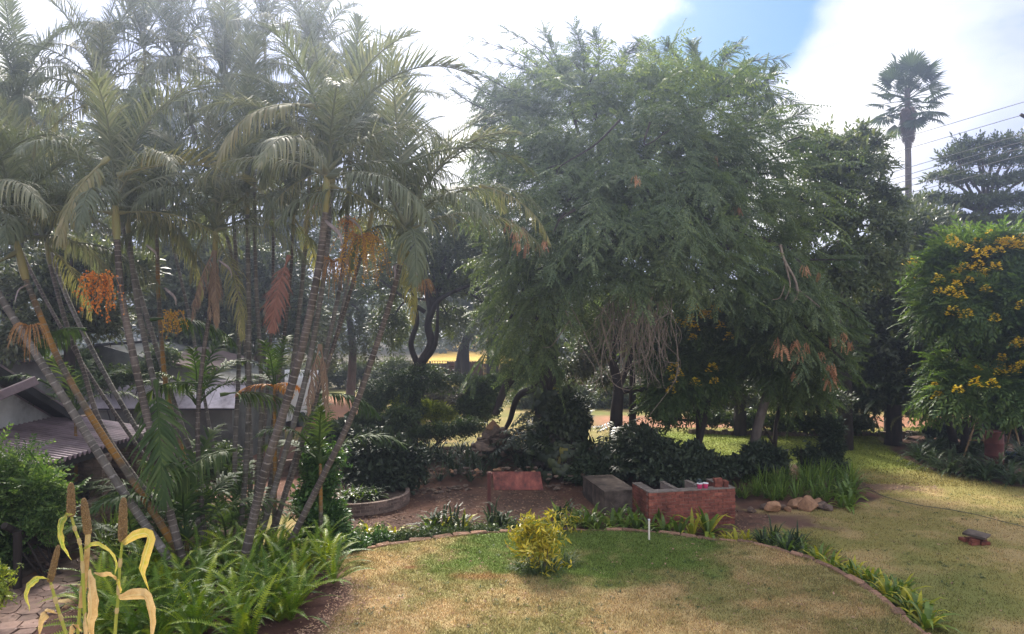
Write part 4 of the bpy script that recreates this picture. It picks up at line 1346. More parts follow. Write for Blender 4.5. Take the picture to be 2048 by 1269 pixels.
q = MB(); box(q, (0, .04, 1.39), (3.1, .06, .06)); box(q, (0, .04, .06), (3.1, .06, .06)); q.obj('frame', M['fascia_dark'], gt)

# ================================================================== POWER LINES
pole_x, pole_y = 16.55, 23.9
up = thing('utility_pole', 'utility pole whose crossarm tip shows beside the wires', 'utility pole', (pole_x, pole_y, 0))
q = MB(); tube(q, [(0, 0, 0), (0, 0, 12.4)], [.14, .10], 10); q.obj('pole', M['timber_dark'], up, True)
q = MB(); box(q, (.06, 0, 11.42), (.95, .07, .08), rot=np.array([[.86, 0, .5], [0, 1, 0], [-.5, 0, .86]])); q.obj('crossarm', M['timber_dark'], up)
P2 = np.array((3.5, 62.0, 0))
q = MB(); u2 = thing('utility_pole', 'utility pole hidden far behind the feathery tree', 'utility pole', tuple(P2))
tube(q, [(0, 0, 0), (0, 0, 12.6)], [.15, .11], 8); q.obj('pole', M['timber_dark'], u2, True)
names = ['highest of the power lines running past the tall fan palm', 'second highest power line above the group of five', 'top wire of the lower five power lines',
         'second wire of the lower five power lines', 'middle wire of the lower five power lines', 'fourth wire of the lower five power lines', 'lowest power line crossing the flat topped tree']
for i, ((ya, yb), lab) in enumerate(zip([(285, 203), (309, 228), (347, 267), (361, 281), (372, 293), (384, 308), (397, 326)], names)):
    b = at(2052, yb, 23.9); a = at(1777, ya, 29.3)
    d = a - b
    far = b + d * 7.2
    pts = []
    for t in np.linspace(-.6, 1, 40):
        p = b + (far - b) * t
        p[2] = b[2] + (a[2] - b[2]) * min(max(t, 0), 1) * 7.2 * (1 if t < .14 else .14 / max(t, .14)) - .0
        pts.append(p)
    pts = np.array(pts); pts[:, 2] = np.interp(np.linspace(-.6, 1, 40), [-.6, 0, .139, 1], [b[2], b[2], a[2], a[2] + .2])
    q = MB(); tube(q, pts, .011, 5)
    tag(q.obj('power_line', M['wire']), lab, 'power line', 'power lines over the right of the garden')

# ================================================================== PALMS
def frond(seed, e0, arch, L=3.0, n=58, lf=.8, w=.030, vang=38, droop=.5, pet=.14, twist=0.0, mi=0, gaps=.05, sweep=0.0):
    """one pinnate frond: midrib from the origin, leaflets down both sides. e0: rise of its base in degrees"""
    r = np.random.default_rng(seed)
    q = MB()
    s = np.linspace(0, 1, 22)
    el = np.radians(e0 - arch * s ** 1.4)
    az = np.radians(sweep) * s ** 1.5
    d = np.column_stack((np.cos(el) * np.sin(az), np.cos(el) * np.cos(az), np.sin(el)))
    P = np.vstack(([0, 0, 0], np.cumsum(d[:-1] * L / 21, axis=0)))
    tube(q, P, np.linspace(.026, .004, 22) * (1 + 1.2 * (s < .06)), 5, 0, False)
    side = unit(np.cross(d, (0, 0, 1.0)) + 1e-6)
    nor = np.cross(side, d)
    for k in range(n):
        t = pet + (1 - pet) * (k + .5) / n
        f = t * 21; i = min(int(f), 20); u = f - i
        p = P[i] * (1 - u) + P[i + 1] * u
        T, S, Nn = d[i], side[i], nor[i]
        if twist:
            c, ss = math.cos(twist * t), math.sin(twist * t)
            S, Nn = c * S + ss * Nn, -ss * S + c * Nn
        ln = lf * (math.sin(PI * min(1, (t - pet) / (1 - pet) * .93 + .12)) ** .55) * (1 - .3 * t)
        for sg in (-1, 1):
            if r.random() < gaps: continue
            a = math.radians(62 - 34 * t + r.uniform(-9, 9)); v = math.radians(vang + r.uniform(-15, 15))
            D0 = math.cos(a) * T + math.sin(a) * (math.cos(v) * S * sg + math.sin(v) * Nn)
            D0 /= np.linalg.norm(D0)
            l = ln * r.uniform(.7, 1.12); dr = droop * r.uniform(.35, 1.8)
            W = np.cross(D0, Nn); W /= max(np.linalg.norm(W), 1e-6)
            m = 4
            pts, dd = [p], D0.copy()
            for j in range(m):
                dd = dd + np.array((0, 0, -dr * (.22 + .26 * j))); dd /= np.linalg.norm(dd)
                pts.append(pts[-1] + dd * l / m)
            ww = np.array((.55, 1, .85, .5, 0)) * w / 2
            V = []
            for j in range(m):
                V += [pts[j] - W * ww[j], pts[j] + W * ww[j]]
            V.append(pts[m])
            q.add(V, [[0, 1, 3, 2], [2, 3, 5, 4], [4, 5, 7, 6]], 0); 
            q.f3.append(np.array([[6, 7, 8]], np.int32) + q.n - 9); q.m3.append(np.zeros(1, np.int32))
    return q


FR = []       # (mesh for fresh, rise)
for i, (e0, arch, lf, vang, droop, sweep) in enumerate([
    (84, 22, .75, 30, .15, 0), (80, 48, .80, 40, .25, 10), (72, 74, .85, 42, .32, -12), (64, 90, .86, 40, .5, 8), (56, 104, .88, 34, .7, -10),
    (46, 108, .88, 26, .9, 12), (34, 104, .88, 18, 1.05, -8), (20, 94, .86, 10, 1.25, 10), (4, 76, .84, 0, 1.35, 0), (-14, 60, .8, -10, 1.35, 8)]):
    for k in range(2):
        FR.append((frond(100 + i * 7 + k, e0 + k * 4, arch, lf=lf, vang=vang, droop=droop, sweep=sweep * (1 - 2 * k)).mesh('frond', M['palm_leaf'], True), e0))
FR_OLD = [frond(300 + i, e, 62, lf=.75, w=.028, n=42, gaps=.12, vang=0, droop=1.3, sweep=6 * (i - 1)).mesh('old_frond', M['palm_old'], True) for i, e in enumerate((6, -16, -34))]
FR_DEAD = [frond(320 + i, e, 28, L=2.1, lf=.55, w=.03, vang=-30, droop=1.7, gaps=.25, sweep=14 * (i - 1)).mesh('dead_frond', M['palm_dead'], True) for i, e in enumerate((-58, -66, -72))]
FR_RED = frond(340, -62, 26, L=2.0, n=40, lf=.75, w=.05, vang=2, droop=.35, gaps=.04).mesh('red_frond', M['palm_red'], True)
FR_ORANGE = frond(341, 12, 70, L=1.5, n=30, lf=.5, w=.045, vang=10, droop=.7).mesh('orange_frond', M['palm_orange'], True)
FR_LOW = [frond(350 + i, e, a, L=2.3, n=42, lf=.6, w=.042, vang=24, droop=.5, sweep=s).mesh('frond', M['palm_low'], True) for i, (e, a, s) in enumerate(((74, 70, 8), (60, 95, -10), (46, 100, 14), (30, 80, 0)))]


def fruit(seed, m, n_str=26, L=.75, berries=10, size=.017):
    r = np.random.default_rng(seed)
    q = MB()
    B = np.array([[0, 0, 1], [1, 0, 0], [0, 1, 0], [-1, 0, 0], [0, -1, 0], [0, 0, -1]], float)
    BF = np.array([[0, 1, 2], [0, 2, 3], [0, 3, 4], [0, 4, 1], [5, 2, 1], [5, 3, 2], [5, 4, 3], [5, 1, 4]])
    for k in range(n_str):
        a = r.uniform(-1.5, 1.5); out = r.uniform(.25, 1.0)
        s = np.linspace(0, 1, 6)
        P = np.column_stack((np.sin(a) * out * s ** .7 * L * .6, np.cos(a) * out * s ** .7 * L * .7, -.05 + .22 * out * np.sin(s * PI * .8) - L * s ** 1.7 * r.uniform(.45, 1.0)))
        tube(q, P, np.linspace(.008, .003, 6), 4, 0, False)
        nb = int(berries * r.uniform(.5, 1.4))
        for t in r.uniform(.35, 1, nb):
            i = min(int(t * 5), 4); p = P[i] + (P[i + 1] - P[i]) * (t * 5 - i)
            q.add(B * size * r.uniform(.7, 1.2) + p + r.normal(size=3) * .03, BF, 1)
    return q.mesh('fruit_bunch', [M['fruit_stalk'], m])


FRUIT_O = [fruit(1, M['fruit_orange'], 30, .8, 20, .02), fruit(2, M['fruit_orange'], 22, .5, 9, .014)]
FRUIT_Y = [fruit(3, M['fruit_yellow'], 46, .95, 13, .013), fruit(4, M['fruit_yellow'], 22, .5, 9, .016)]
FRUIT_B = fruit(5, M['palm_dead'], 36, .7, 6, .010)


def spathe_mesh(seed, L=.75):
    r = np.random.default_rng(seed)
    q = MB()
    s = np.linspace(0, 1, 12)
    P = np.column_stack((.07 * np.sin(s * 6), .30 * L * np.sin(s * 1.9), -L * s ** 1.2 * .85 + .03 * np.sin(s * PI)))
    wd = .07 * np.sin(PI * np.clip(s * .9 + .08, 0, 1)) ** .8 + .004
    V = []
    for p, w in zip(P, wd):
        V += [p + (-w, 0, .02), p + (-w * .5, .0, -w * .7), p + (w * .5, 0, -w * .7), p + (w, 0, .02)]
    F = []
    for i in range(11):
        for j in range(3):
            F.append([i * 4 + j, i * 4 + j + 1, i * 4 + j + 5, i * 4 + j + 4])
    q.add(V, F)
    return q.mesh('spathe', M['spathe'], True)


SPATHE = [spathe_mesh(1), spathe_mesh(2, .9)]


def palm(label, px, stem='stem_gray', r0=.10, r1=None, dtop=0.0, nf=9, shaft=.85, seed=0, azs=None, size=1.0, old=1, dead=0, base_z=TERR_Z, D0=None, rises=None, shaft_r=None):
    """px: pixel path of the stem from the ground up; the top leans dtop metres further from (or nearer to) the camera"""
    r = np.random.default_rng(1000 + seed)
    p0 = on(*px[0], base_z) if D0 is None else at(*px[0], D0)
    n = len(px)
    W = [p0]
    ln = np.concatenate(([0], np.cumsum([math.hypot(a[0] - b[0], a[1] - b[1]) for a, b in zip(px[1:], px)])))
    for k in range(1, n):
        W.append(at(*px[k], p0[1] + dtop * ln[k] / ln[-1]))
    W = np.array(W)
    root = thing('areca_palm', label, 'palm', tuple(p0), group='palms of the big clump')
    P = smooth_path(W, 26) - p0
    P[0, 2] -= .12
    r1 = r1 or r0 * .72
    r0 *= .68; r1 *= .68
    rad = np.linspace(r0, r1, 26); rad[0] *= 1.25; rad[1] *= 1.12
    q = MB(); tube(q, P, rad, 10); q.obj('trunk', M[stem], root, True)
    top = P[-1]; d = unit(P[-1] - P[-3])
    d = unit(d + np.array((0, 0, .5)))
    s = np.linspace(0, 1, 9)
    S = top + d * shaft * s[:, None]
    q = MB(); tube(q, S, r1 * np.array([1.0, 1.28, 1.3, 1.22, 1.1, .98, .86, .72, .55]) * (shaft_r or 1), 10); q.obj('crownshaft', M['crownshaft'], root, True)
    hub = S[-2]
    a0 = r.uniform(0, 2 * PI)
    nf += 5
    for k in range(nf):
        if rises is not None: e = rises[k % len(rises)]
        else: e = np.interp(k / max(nf - 1, 1), [0, .2, .6, 1], [84, 74, 48, 6]) + r.uniform(-6, 6)
        c = sorted(range(len(FR)), key=lambda i: abs(FR[i][1] - e) + r.uniform(0, 3))[0]
        az = azs[k] if azs is not None and k < len(azs) else a0 + k * 2.399 + r.uniform(-.25, .25)
        put('frond', FR[c][0], root, tuple(hub - d * .25 * (1 - e / 90) * shaft), rot=(r.uniform(-.05, .05), r.uniform(-.12, .12), az), scale=size * r.uniform(.9, 1.1))
    for k in range(old):
        o = put('frond', FR_OLD[r.integers(3)], root, tuple(S[4]), rot=(0, 0, r.uniform(0, 2 * PI)), scale=size * r.uniform(.8, 1.0))
        o['label'] = 'drooping yellowing frond'
    for k in range(dead):
        o = put('dead_frond', FR_DEAD[r.integers(3)], root, tuple(S[0]), rot=(0, 0, r.uniform(0, 2 * PI)), scale=size * r.uniform(.75, 1.0))
        o['label'] = 'brown withered hanging frond'
    return root, p0, P, S


def hang(root, p0, me, name, px, D, az=0.0, s=1.0, label=None, rot=None):
    w = at(*px, D) - p0
    o = put(name, me, root, tuple(w), rot=rot or (0, 0, az), scale=s)
    if label: o['label'] = label
    return o


d2 = math.radians
# azimuth: 0 = straight away from the camera, + turns left, PI = towards the camera
A_ = palm('thick grey palm stem leaning furthest left out of the clump', [(372, 1168), (240, 975), (150, 832), (60, 690), (-10, 575), (-45, 500)], r0=.115, dtop=-.3, seed=1, nf=8, stem='stem_gray')
B_ = palm('orange lichened palm stem with bulging yellow crownshaft at far left', [(392, 1160), (290, 1000), (195, 855), (120, 725), (78, 625), (52, 560)], stem='stem_lichen', r0=.10, dtop=.4, seed=2, nf=9, shaft=1.15, shaft_r=1.25)
C_ = palm('slim palm with pale tan crownshaft behind the lichened stem', [(400, 1120), (270, 955), (200, 845), (165, 735), (130, 640), (100, 530)], stem='stem_brown', r0=.085, dtop=1.6, seed=3, nf=8)
D_ = palm('ringed palm carrying the big orange fruit bunch', [(378, 1165), (345, 1045), (300, 860), (262, 690), (242, 580), (234, 480)], stem='stem_brown', r0=.115, dtop=.2, seed=4, nf=9, old=2, shaft=1.0)
E_ = palm('grey palm stem just right of the orange fruit bunch', [(418, 1120), (375, 960), (318, 800), (285, 660), (268, 560), (258, 470)], r0=.10, dtop=1.2, seed=5, nf=9, shaft=.9)
F_ = palm('tan upright palm stem between the fruit bunch and the dry skirt', [(425, 1090), (372, 930), (335, 790), (322, 670), (316, 560), (314, 470)], stem='stem_lichen', r0=.085, dtop=1.4, seed=6, nf=8)
G_ = palm('thin dark palm stem wearing a skirt of withered fronds', [(414, 1118), (399, 960), (396, 830), (408, 700), (424, 600), (430, 510)], stem='stem_brown', r0=.075, dtop=.6, seed=7, nf=8, dead=0, shaft=.8, shaft_r=1.2)
H_p = palm('straight upright grey palm stem in the middle of the clump', [(478, 1085), (490, 960), (497, 830), (498, 700), (497, 570), (494, 430)], r0=.095, dtop=.8, seed=8, nf=9, stem='stem_gray')
I_ = palm('pale palm stem close behind the straight upright one', [(500, 1080), (516, 950), (523, 820), (520, 700), (512, 560), (508, 330)], r0=.085, dtop=1.8, seed=9, nf=9)
J_ = palm('thin palm stem with a dead red frond hanging down it', [(505, 1075), (538, 900), (556, 770), (572, 640), (582, 540), (586, 470)], stem='stem_brown', r0=.07, dtop=.8, seed=10, nf=7, old=1, shaft=.75)
K_ = palm('thickest ringed palm stem leaning right at the front of the clump', [(478, 1170), (525, 960), (578, 790), (615, 650), (640, 520), (650, 425)], stem='stem_brown', r0=.125, dtop=-.3, seed=11, nf=10, old=2, shaft=1.0)
L_ = palm('pale ringed palm stem running close along the thickest one', [(512, 1105), (560, 940), (606, 780), (634, 640), (652, 520), (664, 380)], r0=.10, dtop=.9, seed=12, nf=9)
M_ = palm('grey palm stem bowing right behind the thickest one', [(540, 1090), (590, 920), (632, 780), (662, 660), (688, 520), (700, 330)], r0=.09, dtop=1.6, seed=13, nf=9)
N_ = palm('slim brown palm stem below the yellow fruit bunch', [(530, 1095), (582, 960), (625, 820), (668, 690), (705, 570), (738, 460)], stem='stem_brown', r0=.08, dtop=1.0, seed=14, nf=8)
O_ = palm('long palm stem leaning furthest right with a green crownshaft', [(558, 1130), (640, 965), (700, 840), (745, 715), (782, 600), (800, 530)], stem='stem_brown', r0=.105, dtop=.1, seed=15, nf=11, old=1, shaft=.95, shaft_r=1.15, size=1.15,
          rises=[84, 74, 66, 60, 50, 44, 38, 30, 22, 14, 8], azs=[.3, -1.2, -2.0, 1.4, -1.5, -.9, -2.4, 2.4, -1.75, .6, -2.9])
P_ = palm('pale slender stem at the back of the clump near the trailer', [(470, 1060), (470, 900), (478, 700), (470, 480), (455, 300), (450, 210)], r0=.085, dtop=2.6, seed=16, nf=9)
Q_ = palm('tallest palm at upper left whose crown reaches the picture top', [(440, 1075), (380, 900), (320, 720), (262, 520), (222, 330), (205, 230)], r0=.09, dtop=2.0, seed=17, nf=11, old=1, stem='stem_gray')
R_p = palm('tall palm behind the clump with its crown in the middle', [(520, 1060), (560, 880), (590, 700), (610, 500), (620, 330), (624, 180)], r0=.09, dtop=2.2, seed=18, nf=11, old=1)
S_ = palm('leaning back palm whose crown fills the upper left corner', [(420, 1070), (300, 900), (205, 740), (120, 560), (70, 380), (45, 250)], r0=.09, dtop=2.4, seed=19, nf=10, old=1)
T_ = palm('back palm with crown against the sky left of centre', [(500, 1050), (500, 850), (480, 600), (430, 380), (380, 240), (360, 170)], r0=.085, dtop=3.0, seed=20, nf=10)

for i, (lab_, px_, rr_, dt_) in enumerate([
    ('tall back palm whose crown rises left of the middle gap of sky', [(455, 1050), (420, 860), (380, 640), (330, 420), (300, 250), (290, 130)], .08, 3.2),
    ('back palm with crown high between the two tallest', [(510, 1050), (530, 840), (545, 600), (545, 380), (535, 220), (530, 110)], .08, 3.4),
    ('back palm leaning right behind the yellow fruit', [(545, 1060), (610, 880), (665, 700), (705, 520), (725, 400), (735, 330)], .08, 2.4),
    ('back palm with its crown at the left edge', [(410, 1080), (280, 900), (160, 720), (60, 540), (10, 420), (-15, 360)], .08, 1.8),]):
    palm(lab_, px_, r0=rr_ * .8, dtop=dt_, seed=40 + i, nf=8, old=1, stem=('stem_gray', 'stem_brown')[i % 2])

# special fronds that stand out
hang(K_[0], K_[1], frond(401, 66, 118, L=3.5, n=54, lf=.72, w=.055, vang=50, droop=.12).mesh('frond', M['palm_leaf'], True), 'frond', (672, 300), 13.4, d2(-96), 1.0, 'big dark frond arching right against the sky')
hang(O_[0], O_[1], FR_OLD[1], 'frond', (960, 372), 14.2, d2(-120), .7, 'yellow drooping frond tip')
hang(O_[0], O_[1], frond(402, 26, 88, L=3.0, n=50, lf=.66, w=.045, vang=30, droop=.5).mesh('frond', M['palm_leaf'], True), 'frond', (808, 330), 14.2, d2(-84), 1.0)
hang(D_[0], D_[1], frond(403, 20, 74, L=2.9, n=52, lf=.8, w=.045, vang=46, droop=.18).mesh('frond', M['palm_old'], True), 'frond', (235, 352), 13.6, d2(-80), 1.0, 'pale tan frond arching right')
hang(D_[0], D_[1], frond(404, -40, 48, L=2.0, n=46, lf=.75, w=.05, vang=-10, droop=1.2).mesh('frond', M['palm_old'], True), 'frond', (215, 318), 13.0, d2(165), 1.0, 'drooping yellowing frond over the fruit')
hang(Q_[0], Q_[1], FR_OLD[2], 'frond', (190, 165), 14.6, d2(150), .75, 'drooping yellowing frond')
hang(K_[0], K_[1], frond(405, -4, 86, L=2.6, n=52, lf=.75, w=.05, vang=10, droop=1.1).mesh('frond', M['palm_old'], True), 'frond', (636, 215), 13.2, d2(140), 1.0, 'pale drooping frond in the middle crown')
o = put('fruit_bunch', FRUIT_B, A_[0], tuple(at(62, 650, 12.9) - A_[1]), rotz=3.3, scale=.9); o['label'] = 'stringy brown fruit stalks'
hang(D_[0], D_[1], FRUIT_O[0], 'fruit_bunch', (212, 552), 13.3, d2(170), 1.05, 'bright orange fruit bunch')
hang(F_[0], F_[1], FRUIT_Y[1], 'fruit_bunch', (345, 628), 14.8, d2(200), 1.0, 'small yellow orange fruit bunch')
hang(N_[0], N_[1], FRUIT_Y[0], 'fruit_bunch', (725, 470), 14.6, d2(190), 1.15, 'large yellow fruit bunch')
hang(N_[0], N_[1], FRUIT_O[1], 'fruit_bunch', (700, 442), 14.5, d2(160), .85, 'orange upper part of the fruit bunch')
hang(M_[0], M_[1], FRUIT_B, 'fruit_bunch', (668, 520), 15.0, d2(180), 1.1, 'bare grey fruit stalks')
hang(O_[0], O_[1], FRUIT_B, 'fruit_bunch', (845, 560), 14.6, d2(200), .6, 'bare brown fruit stalks')
for (i, az, s) in ((0, 2.6, .8), (1, -2.7, .85), (2, 3.1, .75)):
    o = put('dead_frond', FR_DEAD[i], G_[0], tuple(G_[3][0] + (0, 0, .1)), rot=(0, 0, az), scale=s); o['label'] = 'brown withered hanging frond'
for (i, az, s) in ((0, 2.9, .7), (2, -2.2, .7)):
    o = put('dead_frond', FR_DEAD[i], L_[0], tuple(at(640, 690, 14.6) - L_[1]), rot=(0, 0, az), scale=s); o['label'] = 'brown withered hanging frond'
o = put('dead_frond', FR_RED, J_[0], tuple(at(578, 512, 14.3) - J_[1]), rot=(0, 0, d2(158)), scale=.8); o['label'] = 'dead red hanging frond'
for (pxy, D, az, s, k, rt) in (((55, 570), 13.0, 2.6, 1.0, 0, A_), ((650, 440), 13.3, -2.3, 1.2, 1, K_), ((640, 405), 13.4, 1.7, 1.0, 0, K_), ((690, 430), 14.2, -2.0, 1.1, 1, N_), ((805, 525), 14.2, -1.7, 1.2, 1, O_), ((796, 528), 14.1, 2.7, .9, 0, O_), ((436, 520), 14.2, -1.8, 1.0, 0, G_), ((330, 575), 14.9, -2.2, .9, 1, F_), ((292, 490), 14.0, -1.9, .8, 0, E_)):
    put('spathe', SPATHE[k], rt[0], tuple(at(*pxy, D) - rt[1]), rot=(.25, .2, az), scale=(s * .5, s * .7, s * .62))


def young_palm(label, px, D, nf, seed, size=1.0, orange=0, z=None, stem=0.0):
    r = np.random.default_rng(2000 + seed)
    p = at(*px, D); p[2] = gz1(p[0], p[1]) if z is None else z
    root = thing('young_palm', label, 'palm', tuple(p), group='young palms among the big stems')
    hub = (0, 0, stem)
    if stem:
        q = MB(); tube(q, [(0, 0, -.1), (.02, 0, stem * .5), (0, .02, stem + .1)], [.055, .045, .03], 8); q.obj('trunk', M['stem_lichen'], root, True)
    for k in range(nf):
        put('frond', FR_LOW[k % 4], root, hub, rot=(r.uniform(-.05, .05), r.uniform(-.1, .1), k * 2.399 + r.uniform(-.3, .3)), scale=size * r.uniform(.85, 1.15))
    for k in range(orange):
        o = put('frond', FR_ORANGE, root, hub, rot=(0, 0, k * 1.9 + 2.0), scale=size); o['label'] = 'bright orange dying frond'
    return root, p


Y1 = young_palm('young palm with long green fronds between the stem groups', (372, 1010), 15.0, 6, 1, 1.15, z=.28, stem=.5)
combf = frond(412, -46, 34, L=2.7, n=54, lf=1.05, w=.05, vang=4, droop=.4, twist=-.9).mesh('frond', M['palm_low'], True)
big2 = frond(411, 8, 74, L=2.6, n=52, lf=.95, w=.05, vang=-6, droop=.9).mesh('frond', M['palm_low'], True)
for px_, D_l, az_, me_, sc_, lb_ in (((312, 762), 14.6, -150, combf, 1.0, 'long comb shaped frond hanging towards the path'), ((470, 900), 15.6, 160, big2, .75, 'arched frond between the stem groups'), ((300, 985), 14.6, 80, big2, .62, 'low frond arching over the path'),
                                 ((400, 770), 15.8, 70, big2, .8, 'dark frond hanging before the outbuilding'), ((440, 790), 16.0, -70, big2, .8, 'dark frond hanging before the trailer'), ((640, 790), 15.6, -100, big2, .6, 'yellow green frond drooping right of the thick stems'), ((170, 660), 15.6, 60, big2, .8, 'dark frond behind the lichened stem'), ((300, 640), 15.8, -60, big2, .8, 'dark frond right of the orange fruit')):
    o = put('frond', me_, Y1[0], tuple(at(*px_, D_l) - Y1[1]), rotz=d2(az_), scale=sc_); o['label'] = lb_
Y2 = young_palm('young palm with broad dark fronds in front of the trailer', (455, 1000), 16.2, 7, 2, 1.1, z=.0, stem=.3)
young_palm('young palm with one bright orange frond and yellow stem', (548, 960), 16.4, 5, 3, .62, orange=3, z=0.0, stem=3.7)
young_palm('young palm crown bending right of the thick stems', (640, 985), 16.0, 5, 4, .9, z=0.0, stem=2.1)
young_palm('small palm with burnt orange fronds low behind the stems', (500, 1080), 15.6, 3, 5, .55, orange=3, z=0.05)
young_palm('shaded young palm in the dark gap beside the house', (330, 960), 17.4, 7, 6, 1.05, z=0.0, stem=.6)
young_palm('young palm with feathery crown behind the slim dark stem', (395, 760), 17.2, 7, 7, .95, z=0.0, stem=3.2)
young_palm('young palm under the tall left stems near the house roof', (150, 800), 18.4, 6, 8, .9, z=0.0, stem=2.9)
young_palm('low young palm beside the stone path', (262, 1060), 15.3, 6, 9, .8, z=0.0, stem=.5)

# ---- tall fan palm far behind
fp = thing('fan_palm', 'tall single fan palm standing alone against the sky', 'palm', tuple(np.array((at(1813, 634, 46)[0], 46, 0))))
ztop = CAM_H + (CY - 178) / FPX * 46
q = MB()
zz = np.linspace(-.2, ztop, 30)
tube(q, np.column_stack((.12 * np.sin(zz / 7), np.zeros(30), zz)), np.interp(zz, [0, 2, 8, ztop], [.36, .24, .20, .17]), 12); q.obj('trunk', M['bark_grey'], fp, True)


def fan(seed, m, R=1.0, nb=24, pet=1.25, dead=False):
    r = np.random.default_rng(seed); q = MB()
    tube(q, [(0, 0, 0), (0, pet * .5, .03), (0, pet, -.02)], [.03, .022, .015], 5, 0, False)
    for k in range(nb):
        a = math.radians(-118 + 236 * k / (nb - 1)) + r.uniform(-.03, .03)
        l = R * (1 - .22 * abs(a) / 2) * r.uniform(.9, 1.06)
        D = np.array((math.sin(a), math.cos(a), .22 * math.cos(a * 1.2)))
        W = np.array((math.cos(a), -math.sin(a), 0)) * .05 * (1 if not dead else .7)
        c = np.array((0, pet, -.02)); dr = (.55 if not dead else 1.1) * r.uniform(.6, 1.4)
        m1 = c + D * l * .55 + (0, 0, -.02); t = c + D * l * .92 + (0, 0, -.35 * dr * l)
        q.add([c, m1 - W, m1 + W, t, m1 + (0, 0, -.03)], [[0, 1, 4], [0, 4, 2], [1, 3, 4], [4, 3, 2]])
    return q.mesh('frond', m)


M['fan_leaf'] = leaf_mat('fan_leaf', (0.035, 0.06, 0.03), (0.06, 0.095, 0.045), (0.10, 0.14, 0.07), rough=.45, trans=.25, objrand=.5)
M['fan_dead'] = leaf_mat('fan_dead_leaf', (0.14, 0.10, 0.075), (0.21, 0.155, 0.115), (0.29, 0.22, 0.17), rough=.8, trans=.1, objrand=.5, tcol=(1.1, 1, .9))
FANS = [fan(i, M['fan_leaf']) for i in range(4)]; FAND = [fan(20 + i, M['fan_dead'], R=1.0, pet=.7, dead=True) for i in range(3)]
r = np.random.default_rng(77)
for k in range(44):
    t = k / 43
    el = np.interp(t, [0, .2, .55, 1], [86, 58, 14, -48]) + r.uniform(-8, 8)
    put('frond', FANS[k % 4], fp, (.1, 0, ztop - .1 - t * .9), rot=(math.radians(el), r.uniform(-.3, .3), k * 2.399 + r.uniform(-.2, .2)), scale=r.uniform(.9, 1.15) * 1.12)
for k in range(64):
    t = k / 63
    put('dead_frond', FAND[k % 3], fp, (.1, 0, ztop - .8 - t * 2.0), rot=(math.radians(-64 - 20 * t + r.uniform(-8, 8)), 0, k * 2.399), scale=r.uniform(.62, .8) * (1 - .2 * t))

# ---- small date palm in the shade at the right
dpz = on(1786, 890, 0.0)
dtp = thing('date_palm', 'shaded date palm with one pale frond bent to the ground', 'palm', tuple(dpz))
q = MB(); tube(q, [(0, 0, -.1), (.05, 0, .6), (.1, .1, 1.6)], [.34, .30, .26], 12); q.obj('trunk', M['bark_dark'], dtp, True)
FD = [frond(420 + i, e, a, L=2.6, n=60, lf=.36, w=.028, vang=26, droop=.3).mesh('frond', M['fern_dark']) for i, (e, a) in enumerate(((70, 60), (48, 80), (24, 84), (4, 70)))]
for k in range(18):
    put('frond', FD[k % 4], dtp, (.1, .1, 1.65), rot=(0, 0, k * 2.399), scale=r.uniform(.85, 1.1))
fb = frond(430, 40, 150, L=2.1, n=50, lf=.34, w=.03, vang=10, droop=.3).mesh('frond', M['palm_old'])
o = put('frond', fb, dtp, (.75, -.2, .95), rot=(0, 0, 1.9), scale=.8); o['label'] = 'pale frond bent to the ground'

# ================================================================== TREES
TR = np.random.default_rng(5)
CL = [compound(TR, L=.36, pairs=7, l=.095, w=.04, droop=.3) for _ in range(4)]
T_FEATHER = [twig(TR, r_, k_, CL, spread=64, planar=True, droop=.30, size=(.6, 1.25)) for r_, k_ in ((.9, 8), (.7, 6), (1.1, 9), (.55, 6), (.85, 7))]
BL = [leaf2(.13, .052, .2), leaf2(.15, .06, .1), leaf2(.11, .045, .3)]
T_BROAD = [twig(TR, .55, 13, BL, spread=68, planar=False, droop=.2, size=(.8, 1.3)) for _ in range(4)]
BL2 = [leaf2(.22, .09, .25), leaf2(.27, .10, .2), leaf2(.19, .08, .3)]
T_BROAD2 = [twig(TR, .8, 12, BL2, spread=72, planar=False, droop=.3, size=(.8, 1.25)) for _ in range(4)]
FL = [leaf2(.24, .11, .2), leaf2(.3, .12, .1)]
T_FAR = [twig(TR, .9, 10, FL, spread=70, planar=False, droop=.2, size=(.7, 1.3)) for _ in range(4)]
CS = [compound(TR, L=.46, pairs=6, l=.18, w=.062, droop=.6, ang=55) for _ in range(3)]
T_SENNA = [twig(TR, .7, 9, CS, spread=66, planar=False, droop=.2) for _ in range(4)]
FA = [compound(TR, L=.5, pairs=5, l=.17, w=.06, droop=.3) for _ in range(3)]
T_FARFEATHER = [twig(TR, 1.5, 8, FA, spread=66, planar=True, droop=.15) for _ in range(3)]
SL = [leaf2(.10, .045, .15), leaf2(.12, .05, .25), leaf2(.085, .04, .1)]
T_SHRUB = [twig(TR, .42, 11, SL, spread=66, planar=False, droop=.15, size=(.8, 1.3)) for _ in range(4)]
BIG = [leaf(.20, .10, .25), leaf(.24, .12, .2), leaf(.17, .085, .3)]
T_BIG = [twig(TR, .5, 8, BIG, spread=70, planar=False, droop=.25, size=(.8, 1.25)) for _ in range(3)]


def ell(px, py, D, rx, ry, rd=None):
    """ellipsoid from its outline in the picture: centre, half width, half height in pixels, half depth in metres"""
    c = at(px, py, D)
    return np.array((*c, rx / FPX * D, rd or rx / FPX * D * .9, ry / FPX * D))


